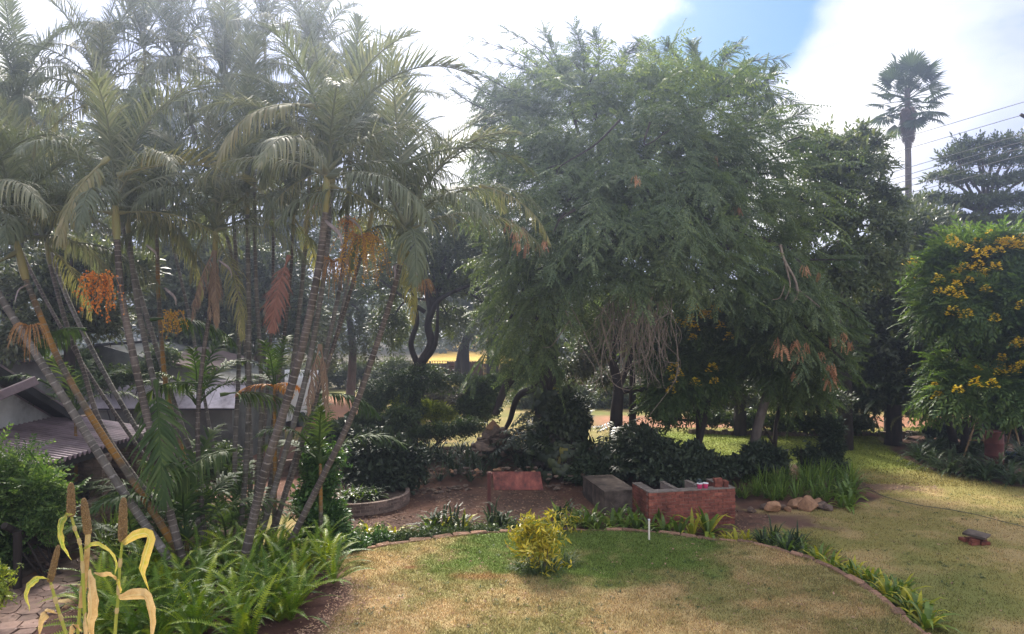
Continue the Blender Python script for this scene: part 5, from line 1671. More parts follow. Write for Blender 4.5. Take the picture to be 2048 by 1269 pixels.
def shell(pads, n, r, low=.35, inner=.25):
    """points and outward directions spread over the shells of the pads, fewer underneath"""
    pads = np.array(pads)
    w = (pads[:, 3] * pads[:, 4] + pads[:, 3] * pads[:, 5] + pads[:, 4] * pads[:, 5]); w = w / w.sum()
    P, Dn = [], []
    m = int(n * 1.7)
    idx = r.choice(len(pads), m, p=w)
    d = unit(r.normal(size=(m, 3)))
    keep = (d[:, 2] > -.25) | (r.random(m) < low)
    idx, d = idx[keep][:n], d[keep][:n]
    k = np.where(r.random(len(d)) < inner, r.uniform(.35, .85, len(d)), r.uniform(.82, 1.02, len(d)))
    c = pads[idx, :3]; R = pads[idx, 3:]
    return c + d * R * k[:, None], unit(d / R), idx


def crown(root, p0, name, pads, n, tpls, m, seed, s=(.8, 1.2), flat=.6, droop=.1, low=.35, inner=.25, out=None, up=.9):
    r = np.random.default_rng(seed)
    P, Dn, idx = shell(pads, n, r, low, inner)
    Cc = np.mean(np.array(pads)[:, :3], axis=0) if out is None else np.array(out)
    o = unit((P - Cc) * (1, 1, flat))
    d = unit(Dn * (1, 1, flat) * .8 + o * .6 + r.normal(size=P.shape) * .35 + (0, 0, -droop))
    q = MB()
    which = r.integers(len(tpls), size=len(P))
    sz = r.uniform(*s, len(P))
    upv = unit(np.column_stack((r.normal(size=(len(P), 2)) * (1 - up), np.ones(len(P)))) + Dn * .5)
    Rm = np.stack([frames(d[i:i + 1], upv[i:i + 1])[0] for i in range(len(P))]) if False else frames(d, upv)
    base = P - d * (sz * .5)[:, None] - p0
    for k in range(len(tpls)):
        j = which == k
        scatter(q, tpls[k], Rm[j], base[j], sz[j])
    return q.obj(name, m, root)


def trunk_obj(root, p0, limbs, m, sides=9, name='trunk'):
    """limbs: list of (world points, r0, r1)"""
    q = MB()
    for pts, r0, r1 in limbs:
        P = smooth_path(pts, max(8, 5 * len(pts))) - p0
        tube(q, P, np.linspace(r0, r1, len(P)), sides if r0 > .1 else 5)
    return q.obj(name, m, root, True)


def limbs_to(pads, top, r, r0, n=None, sag=.1):
    out = []
    top = np.array(top)
    for p in (pads if n is None else [pads[i] for i in r.permutation(len(pads))[:n]]):
        c = np.array(p[:3]); mid = top * .5 + c * .5 + np.array((0, 0, sag * np.linalg.norm(c - top))) + r.normal(size=3) * .15
        tip = c + (c - top) * .06 - np.array((0, 0, .1))
        out.append(([top, mid, c, tip], r0, .02))
        for k in range(2):
            e = c + np.array(p[3:]) * unit(r.normal(size=3)) * .8
            out.append(([mid * .4 + c * .6, (mid + e) / 2 + (0, 0, .1), e], r0 * .4, .012))
    return out


def front_depth(pads, px, py, dflt):
    d = np.array(((px - CX) / FPX, 1.0, -(py - CY) / FPX)); o = np.array((0, 0, CAM_H)); best = None
    for p in pads:
        c, R = np.array(p[:3]), np.array(p[3:])
        a = (d / R) @ (d / R); b = 2 * ((o - c) / R) @ (d / R); cc = ((o - c) / R) @ ((o - c) / R) - 1
        disc = b * b - 4 * a * cc
        if disc > 0:
            t = (-b - math.sqrt(disc)) / (2 * a)
            if best is None or t < best: best = t
    return best or dflt


# ------------------------------------------------------------------ the big feathery tree in the middle
base = on(1120, 925, .6)
ft = thing('feathery_tree', 'huge feathery leaved tree with drooping crown over the rock garden', 'tree', tuple(base))
pads = []
r = np.random.default_rng(31)

core = [ell(1290, 330, 25.5, 330, 225, 4.6), ell(1150, 470, 24.5, 215, 200, 4.0), ell(1430, 430, 25, 230, 230, 4.2)]
spec = [(1000, 175, 25.5, 60, 26), (1075, 150, 26, 60, 26), (1150, 118, 26.5, 50, 24), (965, 245, 25, 45, 28), (960, 390, 24.5, 45, 34), (1500, 150, 27.3, 46, 20), (1040, 250, 25, 100, 45), (1140, 200, 26, 120, 50), (1260, 170, 26.5, 120, 45), (1370, 170, 27, 110, 45), (1460, 185, 27, 90, 50), (1520, 245, 27, 70, 36),
        (985, 330, 24.5, 65, 40), (1080, 320, 23, 105, 40), (1200, 290, 22.5, 110, 45), (1320, 270, 22.5, 110, 42), (1430, 290, 23.5, 100, 45), (1515, 340, 25, 75, 40), (1565, 395, 26.5, 48, 32),
        (1030, 430, 22.5, 85, 40), (1140, 390, 21, 110, 42), (1260, 370, 20.6, 110, 42), (1380, 370, 21, 110, 42), (1490, 410, 22.5, 100, 42), (1570, 485, 24, 60, 38),
        (1010, 520, 22.5, 75, 42), (1100, 490, 20.6, 95, 40), (1210, 460, 19.8, 110, 42), (1330, 455, 19.8, 110, 42), (1440, 480, 20.6, 100, 42), (1550, 540, 22.5, 85, 42), (1620, 570, 24, 56, 36),
        (1030, 610, 22.3, 80, 40), (1120, 580, 20.8, 90, 42), (1210, 550, 20, 90, 38), (1310, 540, 20, 90, 36), (1420, 560, 21, 80, 34), (1520, 600, 22.5, 80, 36), (1620, 630, 23, 85, 38),
        (1000, 690, 22.5, 60, 36), (1060, 660, 21.5, 70, 36), (1080, 730, 21.8, 55, 34), (1570, 680, 22.6, 75, 36), (1660, 690, 23.2, 55, 36), (1590, 560, 22.5, 60, 40)]
for a in spec: pads.append(ell(a[0], a[1] + 8, a[2], a[3], a[4], a[3] / FPX * a[2] * .85))
FPADS = pads
top = at(1180, 600, 25.2)
limbs = [([base + (0, 0, -.3), at(1100, 820, 25.1), at(1085, 680, 25), at(1110, 560, 25)], .62, .34),
         ([at(1110, 570, 25), at(1180, 430, 24.5), at(1260, 300, 25), at(1300, 200, 26)], .33, .06),
         ([at(1100, 610, 25), at(1030, 500, 24), at(1000, 360, 24.5), at(1040, 230, 25)], .26, .05),
         ([at(1110, 580, 25), at(1250, 480, 23.5), at(1390, 400, 22.8), at(1500, 360, 24)], .28, .05),
         ([at(1250, 480, 23.5), at(1400, 500, 23), at(1530, 480, 23.2), at(1640, 560, 23.8)], .2, .04),
         ([at(1090, 690, 25), at(1020, 760, 24.5), at(990, 830, 24.2)], .2, .10),
         ([at(1100, 770, 25), at(1040, 790, 25.5), at(1020, 840, 26), at(1010, 860, 26.2)], .13, .07)]
limbs += limbs_to(pads, at(1200, 420, 24.6), r, .09, n=22)
# twigs that show pale in front of the leaves
for pts in ([(1240, 240), (1190, 290), (1125, 330), (1112, 350)], [(1125, 330), (1100, 335), (1085, 345)], [(1150, 420), (1120, 440), (1105, 470)], [(1130, 425), (1112, 445)], [(1300, 245), (1290, 290), (1340, 260)]):
    D = min(front_depth(pads, *p, 22) for p in pts) - .15
    limbs.append(([at(*p, D) for p in pts] if len(pts) > 2 else [at(*pts[0], D), at(*pts[1], D)], .035, .015))
trunk_obj(ft, base, limbs, M['bark_dark'])
def boughs(root, p0, name, pads, per, tpls, m, seed, s, stem):
    """each pad is a bough: shoots fan out from its trunkward side and droop over its rim"""
    r = np.random.default_rng(seed); q = MB()
    for p in pads:
        c, R = np.array(p[:3]), np.array(p[3:])
        n = int(per * R[0] * R[1]); ph = r.uniform(0, 2 * PI, n); rho = np.sqrt(r.random(n)) * 1.02
        u = np.column_stack((np.cos(ph), np.sin(ph)))
        z = R[2] * (1.0 - 1.7 * rho ** 2.2) + r.normal(size=n) * R[2] * .38
        P = c + np.column_stack((u * R[:2] * rho[:, None], z))
        hub = stem + (c - stem) * .75
        d = unit((P - hub) * (1, 1, .25)) * .55 + np.column_stack((u * rho[:, None], -.25 - 1.1 * rho ** 2)) * .6 + r.normal(size=(n, 3)) * .42
        up = np.column_stack((u * (.25 + 1.1 * rho[:, None] ** 2), np.ones(n))) + r.normal(size=(n, 3)) * .4
        d = unit(d); sz = r.uniform(*s, n); w = r.integers(len(tpls), size=n); Rm = frames(d, unit(up))
        for k in range(len(tpls)):
            j = w == k
            scatter(q, tpls[k], Rm[j], P[j] - d[j] * (sz[j] * .55)[:, None] - p0, sz[j])
    return q.obj(name, m, root)


boughs(ft, base, 'crown', pads, 36, T_FEATHER, M['feather'], 32, (.65, 1.3), at(1280, 480, 26.5))
crown(ft, base, 'inner_crown', core, 900, T_FARFEATHER, M['feather'], 33, (.7, 1.1), flat=.5, droop=.2, low=.8, inner=.75)
# long sprays that stick out of the top against the sky
q = MB(); lq = []
out_sprays = [((1100, 190), (1050, 140), (960, 120), 26), ((1120, 190), (1060, 120), (950, 78), 26), ((1130, 180), (1090, 110), (1020, 66), 26), ((1150, 175), (1110, 110), (1090, 68), 26.5), ((1170, 170), (1165, 110), (1150, 60), 26.5),
              ((1180, 165), (1200, 110), (1190, 75), 26.5), ((1060, 200), (1000, 170), (935, 138), 25.5), ((1040, 220), (980, 190), (905, 150), 25.5), ((1030, 240), (960, 215), (915, 190), 25), ((1240, 150), (1250, 110), (1275, 95), 27), ((1330, 150), (1310, 110), (1280, 88), 27),
              ((1370, 150), (1350, 115), (1335, 95), 27), ((1400, 150), (1390, 115), (1385, 92), 27), ((1440, 150), (1450, 115), (1475, 95), 27.5), ((1460, 160), (1500, 125), (1560, 118), 27.5), ((1480, 190), (1530, 165), (1545, 150), 27.5),
              ((1500, 210), (1550, 190), (1590, 205), 27.5), ((1540, 270), (1580, 240), (1605, 225), 27.5), ((1560, 290), (1600, 275), (1625, 290), 27.5),
              ((1640, 590), (1690, 610), (1722, 640), 23.2), ((1640, 640), (1690, 660), (1720, 665), 23.2), ((1620, 520), (1680, 520), (1700, 520), 23.5)]
for a, b, c, D in out_sprays:
    P = smooth_path([at(*a, D), at(*b, D - .2), at(*c, D - .3)], 9)
    lq.append((P, .035, .008))
    d = unit(np.gradient(P, axis=0))
    for i in range(1, 9):
        for s in (-1, 1):
            for t in range(4):
                dd = unit(d[i] + np.array((0, 0, .12)) + np.cross(d[i], (0, 1, 0)) * s * r.uniform(.2, .8) + np.array((0, r.uniform(-.8, .8), 0)))
                tpl = CL[r.integers(4)]
                scatter(q, tpl, frames(dd[None], np.array([[r.uniform(-.3, .3), -.3, 1.]])), (P[i] - base)[None], r.uniform(.8, 1.25))
for P, a, b in lq: tube(q, np.array(P) - base, np.linspace(a, b, len(P)), 5, 1)
q.obj('top_sprays', [M['feather_dark'], M['bark_dark']], ft)
# hanging dead sprays
def dead_cluster(seed, n=9, L=.5):
    rr = np.random.default_rng(seed); q = MB()
    for k in range(n):
        d = unit(np.array([[rr.uniform(-.5, .5), rr.uniform(-.5, .5), -1.0]]))
        scatter(q, compound(rr, L=L, pairs=6, l=.11, w=.045, droop=.1, ang=35), frames(d, (0, -1, .2)), np.array([[rr.uniform(-.15, .15), rr.uniform(-.1, .1), rr.uniform(-.1, .15)]]), rr.uniform(.6, 1.1))
    return q.mesh('dead_spray', M['dead_spray'])


DEAD = [dead_cluster(i) for i in range(4)]
for i, (x, y, s) in enumerate([(1018, 455, .7), (1035, 462, .8), (1048, 470, .7), (1030, 478, .6), (1050, 500, .8), (1036, 502, .6), (1080, 500, .7), (1090, 495, .6), (1270, 365, .5), (1432, 325, .6), (1275, 372, .4),
                               (1555, 690, .9), (1565, 705, .9), (1582, 712, .8), (1590, 695, .7), (1600, 715, .8), (1615, 700, .6), (1640, 720, .7), (1660, 690, .8), (1668, 685, .7), (1690, 690, .9), (1700, 700, .7), (1660, 740, 1.2), (1663, 755, 1.0), (1660, 770, .8), (1585, 740, .6), (1590, 760, .6), (1610, 545, .7), (1635, 560, .5), (1690, 680, .6), (1470, 425, .6), (1480, 428, .5)]):
    D = front_depth(pads, x, y, 22.8) - .2
    o = put('dead_spray', DEAD[i % 4], ft, tuple(at(x, y - 12, D) - base), rotz=i * 1.3, scale=s * .78); o['label'] = 'dried orange brown leaf spray'
# tangle of dry vines hanging from it
vt = thing('vine_tangle', 'grey tangle of dry hanging vines under the feathery tree', 'vine', tuple(at(1270, 640, 20.6)))
v0 = at(1270, 640, 20.6)
q = MB()
for k in range(115):
    x0 = r.uniform(1195, 1345); y0 = r.uniform(590, 660); x1 = x0 + r.uniform(-38, 38); y1 = r.uniform(690, 800)
    D = 20.4 + r.uniform(-.5, 1.0)
    pts = [at(x0, y0, D), at((x0 + x1) / 2 + r.uniform(-22, 22), (y0 + y1) / 2 - r.uniform(-30, 40), D + r.uniform(-.3, .3)), at(x1 + r.uniform(-14, 14), y1 - 25, D + r.uniform(-.3, .3)), at(x1, y1 + r.uniform(-20, 5), D + r.uniform(-.3, .3))]
    tube(q, smooth_path(pts, 14) - v0, np.linspace(.011, .004, 14) * r.uniform(.6, 1.5), 4, 0, False)
for pts in ([(1130, 620), (1160, 690), (1190, 740), (1180, 770)], [(1135, 600), (1185, 700), (1200, 755), (1160, 770), (1150, 750)], [(1140, 640), (1105, 690), (1085, 695)], [(1200, 730), (1230, 770), (1260, 782)], [(1340, 640), (1355, 700), (1350, 760), (1300, 830)], [(1160, 760), (1185, 785), (1195, 760)]):
    tube(q, smooth_path([at(*p, 20.6) for p in pts], 18) - v0, np.linspace(.015, .008, 18), 5, 0, False)
q.obj('stems', M['vine_dry'], vt)
li = thing('liana', 'pale bare liana hanging down the right side of the crown', 'liana', tuple(at(1580, 540, 21.4)))
v0 = at(1580, 540, 21.4); q = MB()
for pts, ra in (([(1560, 490), (1568, 520), (1590, 560), (1595, 590), (1585, 605)], .045), ([(1563, 505), (1575, 545), (1580, 575), (1570, 600)], .03), ([(1590, 575), (1610, 590), (1640, 615)], .02), ([(1570, 570), (1560, 595), (1545, 600)], .018), ([(1578, 580), (1592, 598), (1600, 600)], .015)):
    tube(q, smooth_path([at(*p, 21.4) for p in pts], 14) - v0, np.linspace(ra, ra * .6, 14), 6)
q.obj('stem', M['vine_dry'], li, True)


# ------------------------------------------------------------------ other trees
def tree(name, label, bx, by, D, path, r0, r1, pads, n, tpls, m, bark='bark_dark', seed=0, s=(.8, 1.2), nl=None, inner=.25, group=None, flat=.8, droop=.05, z0=None, low=.5, extra=()):
    n = int(n * .78); s = (s[0] * 1.05, s[1] * 1.15)
    b = at(bx, by, D)
    b[2] = gz1(b[0], b[1]) if z0 is None else z0
    t = thing(name, label, 'tree', tuple(b), group=group)
    r = np.random.default_rng(900 + seed)
    pts = [b + (0, 0, -.3)] + [at(*p) if len(p) == 3 else at(*p, D) for p in path]
    limbs = [(pts, r0, r1)] + list(extra)
    if pads: limbs += limbs_to(pads, pts[-1], r, r1 * .55, n=nl)
    trunk_obj(t, b, limbs, M[bark])
    if pads: crown(t, b, 'crown', pads, n, tpls, M[m], 800 + seed, s, flat=flat, droop=droop, low=low, inner=inner, out=pts[-1])
    return t, b


E = ell
# dark leaning black stemmed tree left of centre
bt, btb = tree('black_stemmed_tree', 'dark forked tree with black limbs behind the palm clump', 822, 850, 30, [(832, 770), (838, 735), (862, 690), (856, 650), (868, 600)], .27, .11,
     [E(820, 520, 31, 90, 60), E(900, 500, 31, 90, 55), E(760, 560, 33, 70, 60), E(880, 570, 31, 70, 35), E(950, 560, 32, 60, 40), E(930, 440, 31, 70, 50), E(850, 420, 32, 90, 50), E(960, 480, 31.5, 60, 50), E(985, 620, 33, 40, 50), E(900, 640, 33.5, 50, 36), E(780, 650, 34, 50, 50)], 2300, T_BROAD, 'broad_mid', seed=1, s=(.9, 1.5),
     extra=[([at(838, 735, 30), at(822, 690, 30), at(834, 640, 30), at(824, 570, 30), at(834, 530, 30), at(815, 480, 30.3)], .13, .05), ([at(858, 640, 30), at(880, 600, 29.8), at(930, 575, 29.6), at(985, 560, 29.6)], .12, .03), ([at(850, 625, 30), at(800, 590, 30), at(760, 560, 30.5)], .1, .03), ([at(862, 630, 30), at(850, 540, 30), at(880, 480, 30.5)], .13, .04), ([at(840, 730, 30), at(870, 690, 29.8), at(876, 610, 29.6)], .14, .05)])
# ivy and thicket round its foot
crown(bt, btb, 'ivy', [E(828, 790, 29.6, 34, 60), E(850, 750, 30, 60, 32), E(790, 770, 30, 45, 38), E(900, 765, 31, 60, 26), E(745, 790, 30, 45, 40)], 900, T_SHRUB, M['shrub_mid'], 60, (.9, 1.5), droop=.2, low=.8)

# leaning slim trunk with a feathery crown on the right
lt, ltb = tree('leaning_tree', 'slim leaning trunk rising from the fern bed at the right', 1500, 935, 24.5, [(1512, 870), (1535, 785), (1560, 700, 24.2)], .19, .11,
     [E(1540, 660, 24, 70, 40), E(1610, 690, 24, 75, 40), E(1480, 700, 25, 60, 40), E(1660, 740, 24.5, 50, 40), E(1560, 745, 24.8, 70, 36), E(1600, 780, 25, 60, 30)], 560, T_FEATHER, 'feather_dark', bark='bark_grey', seed=2, s=(.7, 1.1), droop=.2)
# slim dark trunk with an arching limb beside the climber covered trunk
tree('slim_tree', 'slim dark upright trunk with a limb arching to the right', 1232, 915, 25.5, [(1233, 830), (1236, 770), (1215, 690)], .26, .13,
     [E(1270, 640, 26, 80, 40), E(1190, 640, 26, 60, 40), E(1340, 690, 26.5, 70, 50)], 420, T_BROAD, 'broad_mid', seed=3,
     extra=[([at(1236, 785, 25.5), at(1280, 778, 25.3), at(1320, 800, 25.2), at(1345, 835, 25.2), at(1390, 842, 25.4)], .12, .04), ([at(1236, 780, 25.5), at(1260, 720, 25.4), at(1280, 650, 25.5)], .12, .05), ([at(1345, 838, 25.2), at(1330, 870, 25.3)], .05, .02)])
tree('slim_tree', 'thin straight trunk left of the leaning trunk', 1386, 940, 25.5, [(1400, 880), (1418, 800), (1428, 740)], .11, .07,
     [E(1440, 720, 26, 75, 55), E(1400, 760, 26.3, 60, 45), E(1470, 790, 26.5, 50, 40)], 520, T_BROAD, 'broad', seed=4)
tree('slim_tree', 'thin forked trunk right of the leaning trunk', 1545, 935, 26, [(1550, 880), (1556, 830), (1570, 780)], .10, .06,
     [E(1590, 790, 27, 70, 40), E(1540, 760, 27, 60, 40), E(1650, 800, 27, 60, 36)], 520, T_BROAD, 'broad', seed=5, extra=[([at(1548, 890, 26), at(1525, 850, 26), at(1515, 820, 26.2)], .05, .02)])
# shrubby tree with yellow flowers in the gap
yt, ytb = tree('flowering_tree', 'small tree with a few yellow flower heads behind the dry vines', 1400, 840, 26, [(1395, 740), (1390, 690)], .12, .08,
     [E(1385, 660, 25.2, 45, 35), E(1440, 650, 25.6, 60, 40), E(1360, 730, 25.2, 50, 45), E(1420, 740, 25.6, 50, 45), E(1340, 790, 25.2, 50, 36), E(1330, 700, 26, 50, 40)], 640, T_SENNA, 'senna_leaf', seed=6, s=(.7, 1.1))
# dark broad leaved trees right of the feathery tree
tree('dark_tree', 'dark broad leaved tree whose top stands left of the tall fan palm', 1690, 860, 29.5, [(1690, 760), (1692, 600), (1695, 480)], .32, .12,
     [E(x, y, D - 8.6, rx, ry) for x, y, D, rx, ry in ((1605, 290, 37, 34, 22), (1640, 268, 37, 26, 20), (1660, 300, 36.5, 38, 26), (1700, 282, 37, 30, 22), (1728, 262, 37.5, 26, 20), (1752, 290, 37, 30, 24), (1768, 330, 36.5, 26, 20), (1720, 330, 36, 44, 26), (1640, 345, 36, 50, 30), (1690, 375, 35.5, 50, 28), (1755, 380, 36, 36, 22), (1788, 405, 36, 28, 18),
      (1610, 400, 35.5, 50, 34), (1735, 430, 35, 50, 28), (1670, 440, 35, 55, 30), (1785, 460, 35, 40, 26), (1600, 470, 35, 50, 34), (1710, 500, 34.5, 55, 30), (1640, 530, 34.5, 60, 34), (1770, 530, 34.5, 50, 30), (1580, 560, 35, 50, 34), (1700, 575, 34, 55, 30), (1620, 610, 34.5, 60, 34))], 1500, T_BROAD2, 'broad_mid', seed=7, droop=.55, s=(.7, 1.15), inner=.3)
tree('dark_tree', 'dense dark tree filling the space left of the yellow flowering tree', 1785, 885, 33, [(1780, 800), (1770, 690)], .36, .2,
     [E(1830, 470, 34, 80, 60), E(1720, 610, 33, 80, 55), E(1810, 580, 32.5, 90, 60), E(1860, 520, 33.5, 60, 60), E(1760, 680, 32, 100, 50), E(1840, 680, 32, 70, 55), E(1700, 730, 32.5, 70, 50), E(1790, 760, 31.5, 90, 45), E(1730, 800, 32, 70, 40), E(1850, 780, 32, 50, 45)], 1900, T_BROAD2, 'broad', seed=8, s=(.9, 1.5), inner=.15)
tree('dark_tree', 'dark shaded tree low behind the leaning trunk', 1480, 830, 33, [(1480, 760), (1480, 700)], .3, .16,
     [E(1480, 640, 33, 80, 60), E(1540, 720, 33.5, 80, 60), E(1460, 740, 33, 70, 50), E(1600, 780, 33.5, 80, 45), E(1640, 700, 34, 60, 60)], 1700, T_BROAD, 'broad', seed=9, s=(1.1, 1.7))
# flat topped tree far right
tree('flat_topped_tree', 'far flat topped tree with layered pale crown at the right edge', 1985, 790, 42, [(1985, 640), (1965, 480), (1970, 430)], .4, .2,
     [E(x, y, D, rx, ry) for x, y, D, rx, ry in ((1945, 288, 42, 34, 12), (1995, 285, 42, 36, 12), (2040, 282, 42, 34, 14), (1915, 310, 41.5, 36, 11), (1965, 318, 41.5, 40, 12), (2030, 318, 41.5, 44, 13), (1885, 352, 41, 34, 12), (1935, 356, 41, 40, 12), (2060, 350, 41, 44, 16), (2000, 360, 41, 34, 12), (1868, 392, 41, 28, 10), (1910, 398, 40.5, 40, 12),
      (1965, 402, 40.5, 44, 13), (2030, 400, 40.5, 50, 18), (1890, 432, 40.5, 40, 12), (1945, 442, 40, 44, 13), (2010, 440, 40, 50, 15), (2060, 450, 40, 44, 16))], 1500, T_BROAD2, 'broad_mid', seed=10, s=(.7, 1.1), flat=.5, bark='bark_grey', nl=18, low=.25)
# yellow flowering tree
SPADS = [E(1960, 540, 26.5, 110, 55), E(2040, 520, 26, 70, 55), E(1930, 610, 25.5, 90, 50), E(2010, 620, 25, 90, 55), E(2060, 700, 24.6, 60, 60), E(1960, 780, 24.8, 80, 36), E(2030, 790, 24.3, 60, 40), E(1900, 790, 25.5, 40, 30), E(1960, 690, 27.5, 60, 40), E(1895, 520, 26.5, 36, 26), E(1880, 740, 26, 34, 24), E(1985, 495, 26.2, 60, 26), E(1905, 570, 25.6, 44, 24), E(1868, 640, 26.5, 28, 18), E(1880, 600, 26.5, 26, 18), E(1862, 790, 26, 24, 16)]
sn, snb = tree('flowering_tree', 'leafy tree with many yellow flower heads at the right edge', 1960, 915, 28.5, [(1955, 860), (1950, 790)], .24, .16, SPADS, 760, T_SENNA, 'senna_leaf', seed=11, s=(.8, 1.4), droop=.3, inner=.35,
     extra=[([on(1912, 905, 0), at(1900, 850, 28), at(1893, 790, 27.5), at(1920, 720, 26.5)], .17, .08), ([on(1925, 912, 0), at(1932, 850, 28), at(1930, 780, 27)], .15, .08), ([on(2050, 905, 0), at(2040, 850, 28), at(2010, 780, 27)], .14, .07)])


def flower_mesh(seed):
    rr = np.random.default_rng(seed); q = MB()
    n = 46
    t = rr.random(n); a = rr.uniform(0, 2 * PI, n)
    p = np.column_stack((np.cos(a) * .15 * (1 - t * .75), np.sin(a) * .15 * (1 - t * .75), t * .26 - .06))
    d = unit(np.column_stack((np.cos(a), np.sin(a), rr.uniform(-.1, .9, n))))
    scatter(q, leaf2(.085, .075, .1), frames(d, roll=rr.uniform(-.7, .7, n)), p, rr.uniform(.7, 1.3, n))
    return q.mesh('flower_head', M['petal'])


FLW = [flower_mesh(i) for i in range(4)]
c6 = lambda x, y: (1600 + .2837 * x, 440 + .2837 * y)
fl = [(1085, 180), (1070, 150), (1255, 165), (1440, 160), (1475, 185), (1520, 195), (1405, 225), (1275, 255), (1330, 235), (1200, 215), (1140, 185), (1480, 165), (1410, 170), (1565, 130), (1560, 200), (1160, 345), (1105, 370), (1255, 345), (1380, 345), (1283, 392), (1195, 435), (980, 430),
      (1105, 470), (975, 512), (1058, 522), (1130, 545), (1310, 500), (1080, 662), (1175, 680), (1375, 705), (1425, 980), (1395, 1025), (1260, 1065), (1345, 1065), (1415, 1090), (1510, 1070), (1555, 1035), (1235, 1165), (1355, 1170), (1115, 1210), (950, 1180), (975, 1255),
      (1340, 115), (1510, 890), (1560, 880), (1565, 620)]
for i, p in enumerate(fl):
    x, y = c6(*p); D = front_depth(SPADS, x, y, 25.2) - .15
    put('flower_head', FLW[i % 4], sn, tuple(at(x, y, D - .25) - snb), rotz=i, scale=.8 + .45 * ((i * 37) % 10) / 10)
st2 = [(1025, 985), (770, 1085), (740, 312), (805, 300), (812, 355), (830, 425), (540, 495), (1010, 188)]
wt = thing('flower_sprays', 'stray yellow flower heads reaching into the dense dark tree', 'flowers', tuple(at(1800, 560, 30)))
for i, p in enumerate(st2):
    x, y = c6(*p)
    o = put('flower_head', FLW[i % 4], wt, tuple(at(x, y, 30.2) - at(1800, 560, 30)), rotz=i, scale=1.0)
    tpl = MB(); tube(tpl, smooth_path([at(x, y + 2, 30.25), at(x + 3, y + 25, 31.2), at(x + 12, y + 50, 32.4)], 8) - at(1800, 560, 30), .02, 5); tpl.obj('stem', M['bark_grey'], wt)
c5 = lambda x, y: (1250 + x * .3151, 560 + y * .3151)
for i, p in enumerate([(345, 275), (390, 190), (410, 260), (440, 185), (495, 220), (510, 240), (440, 315), (400, 295), (432, 375), (610, 300), (662, 375), (310, 570), (305, 640), (340, 605), (445, 665), (555, 575), (568, 650), (290, 710), (520, 235), (575, 195)]):
    x, y = c5(*p)
    put('flower_head', FLW[i % 4], yt, tuple(at(x, y, 24.0) - ytb), rotz=i, scale=.8 + .1 * (i % 4))

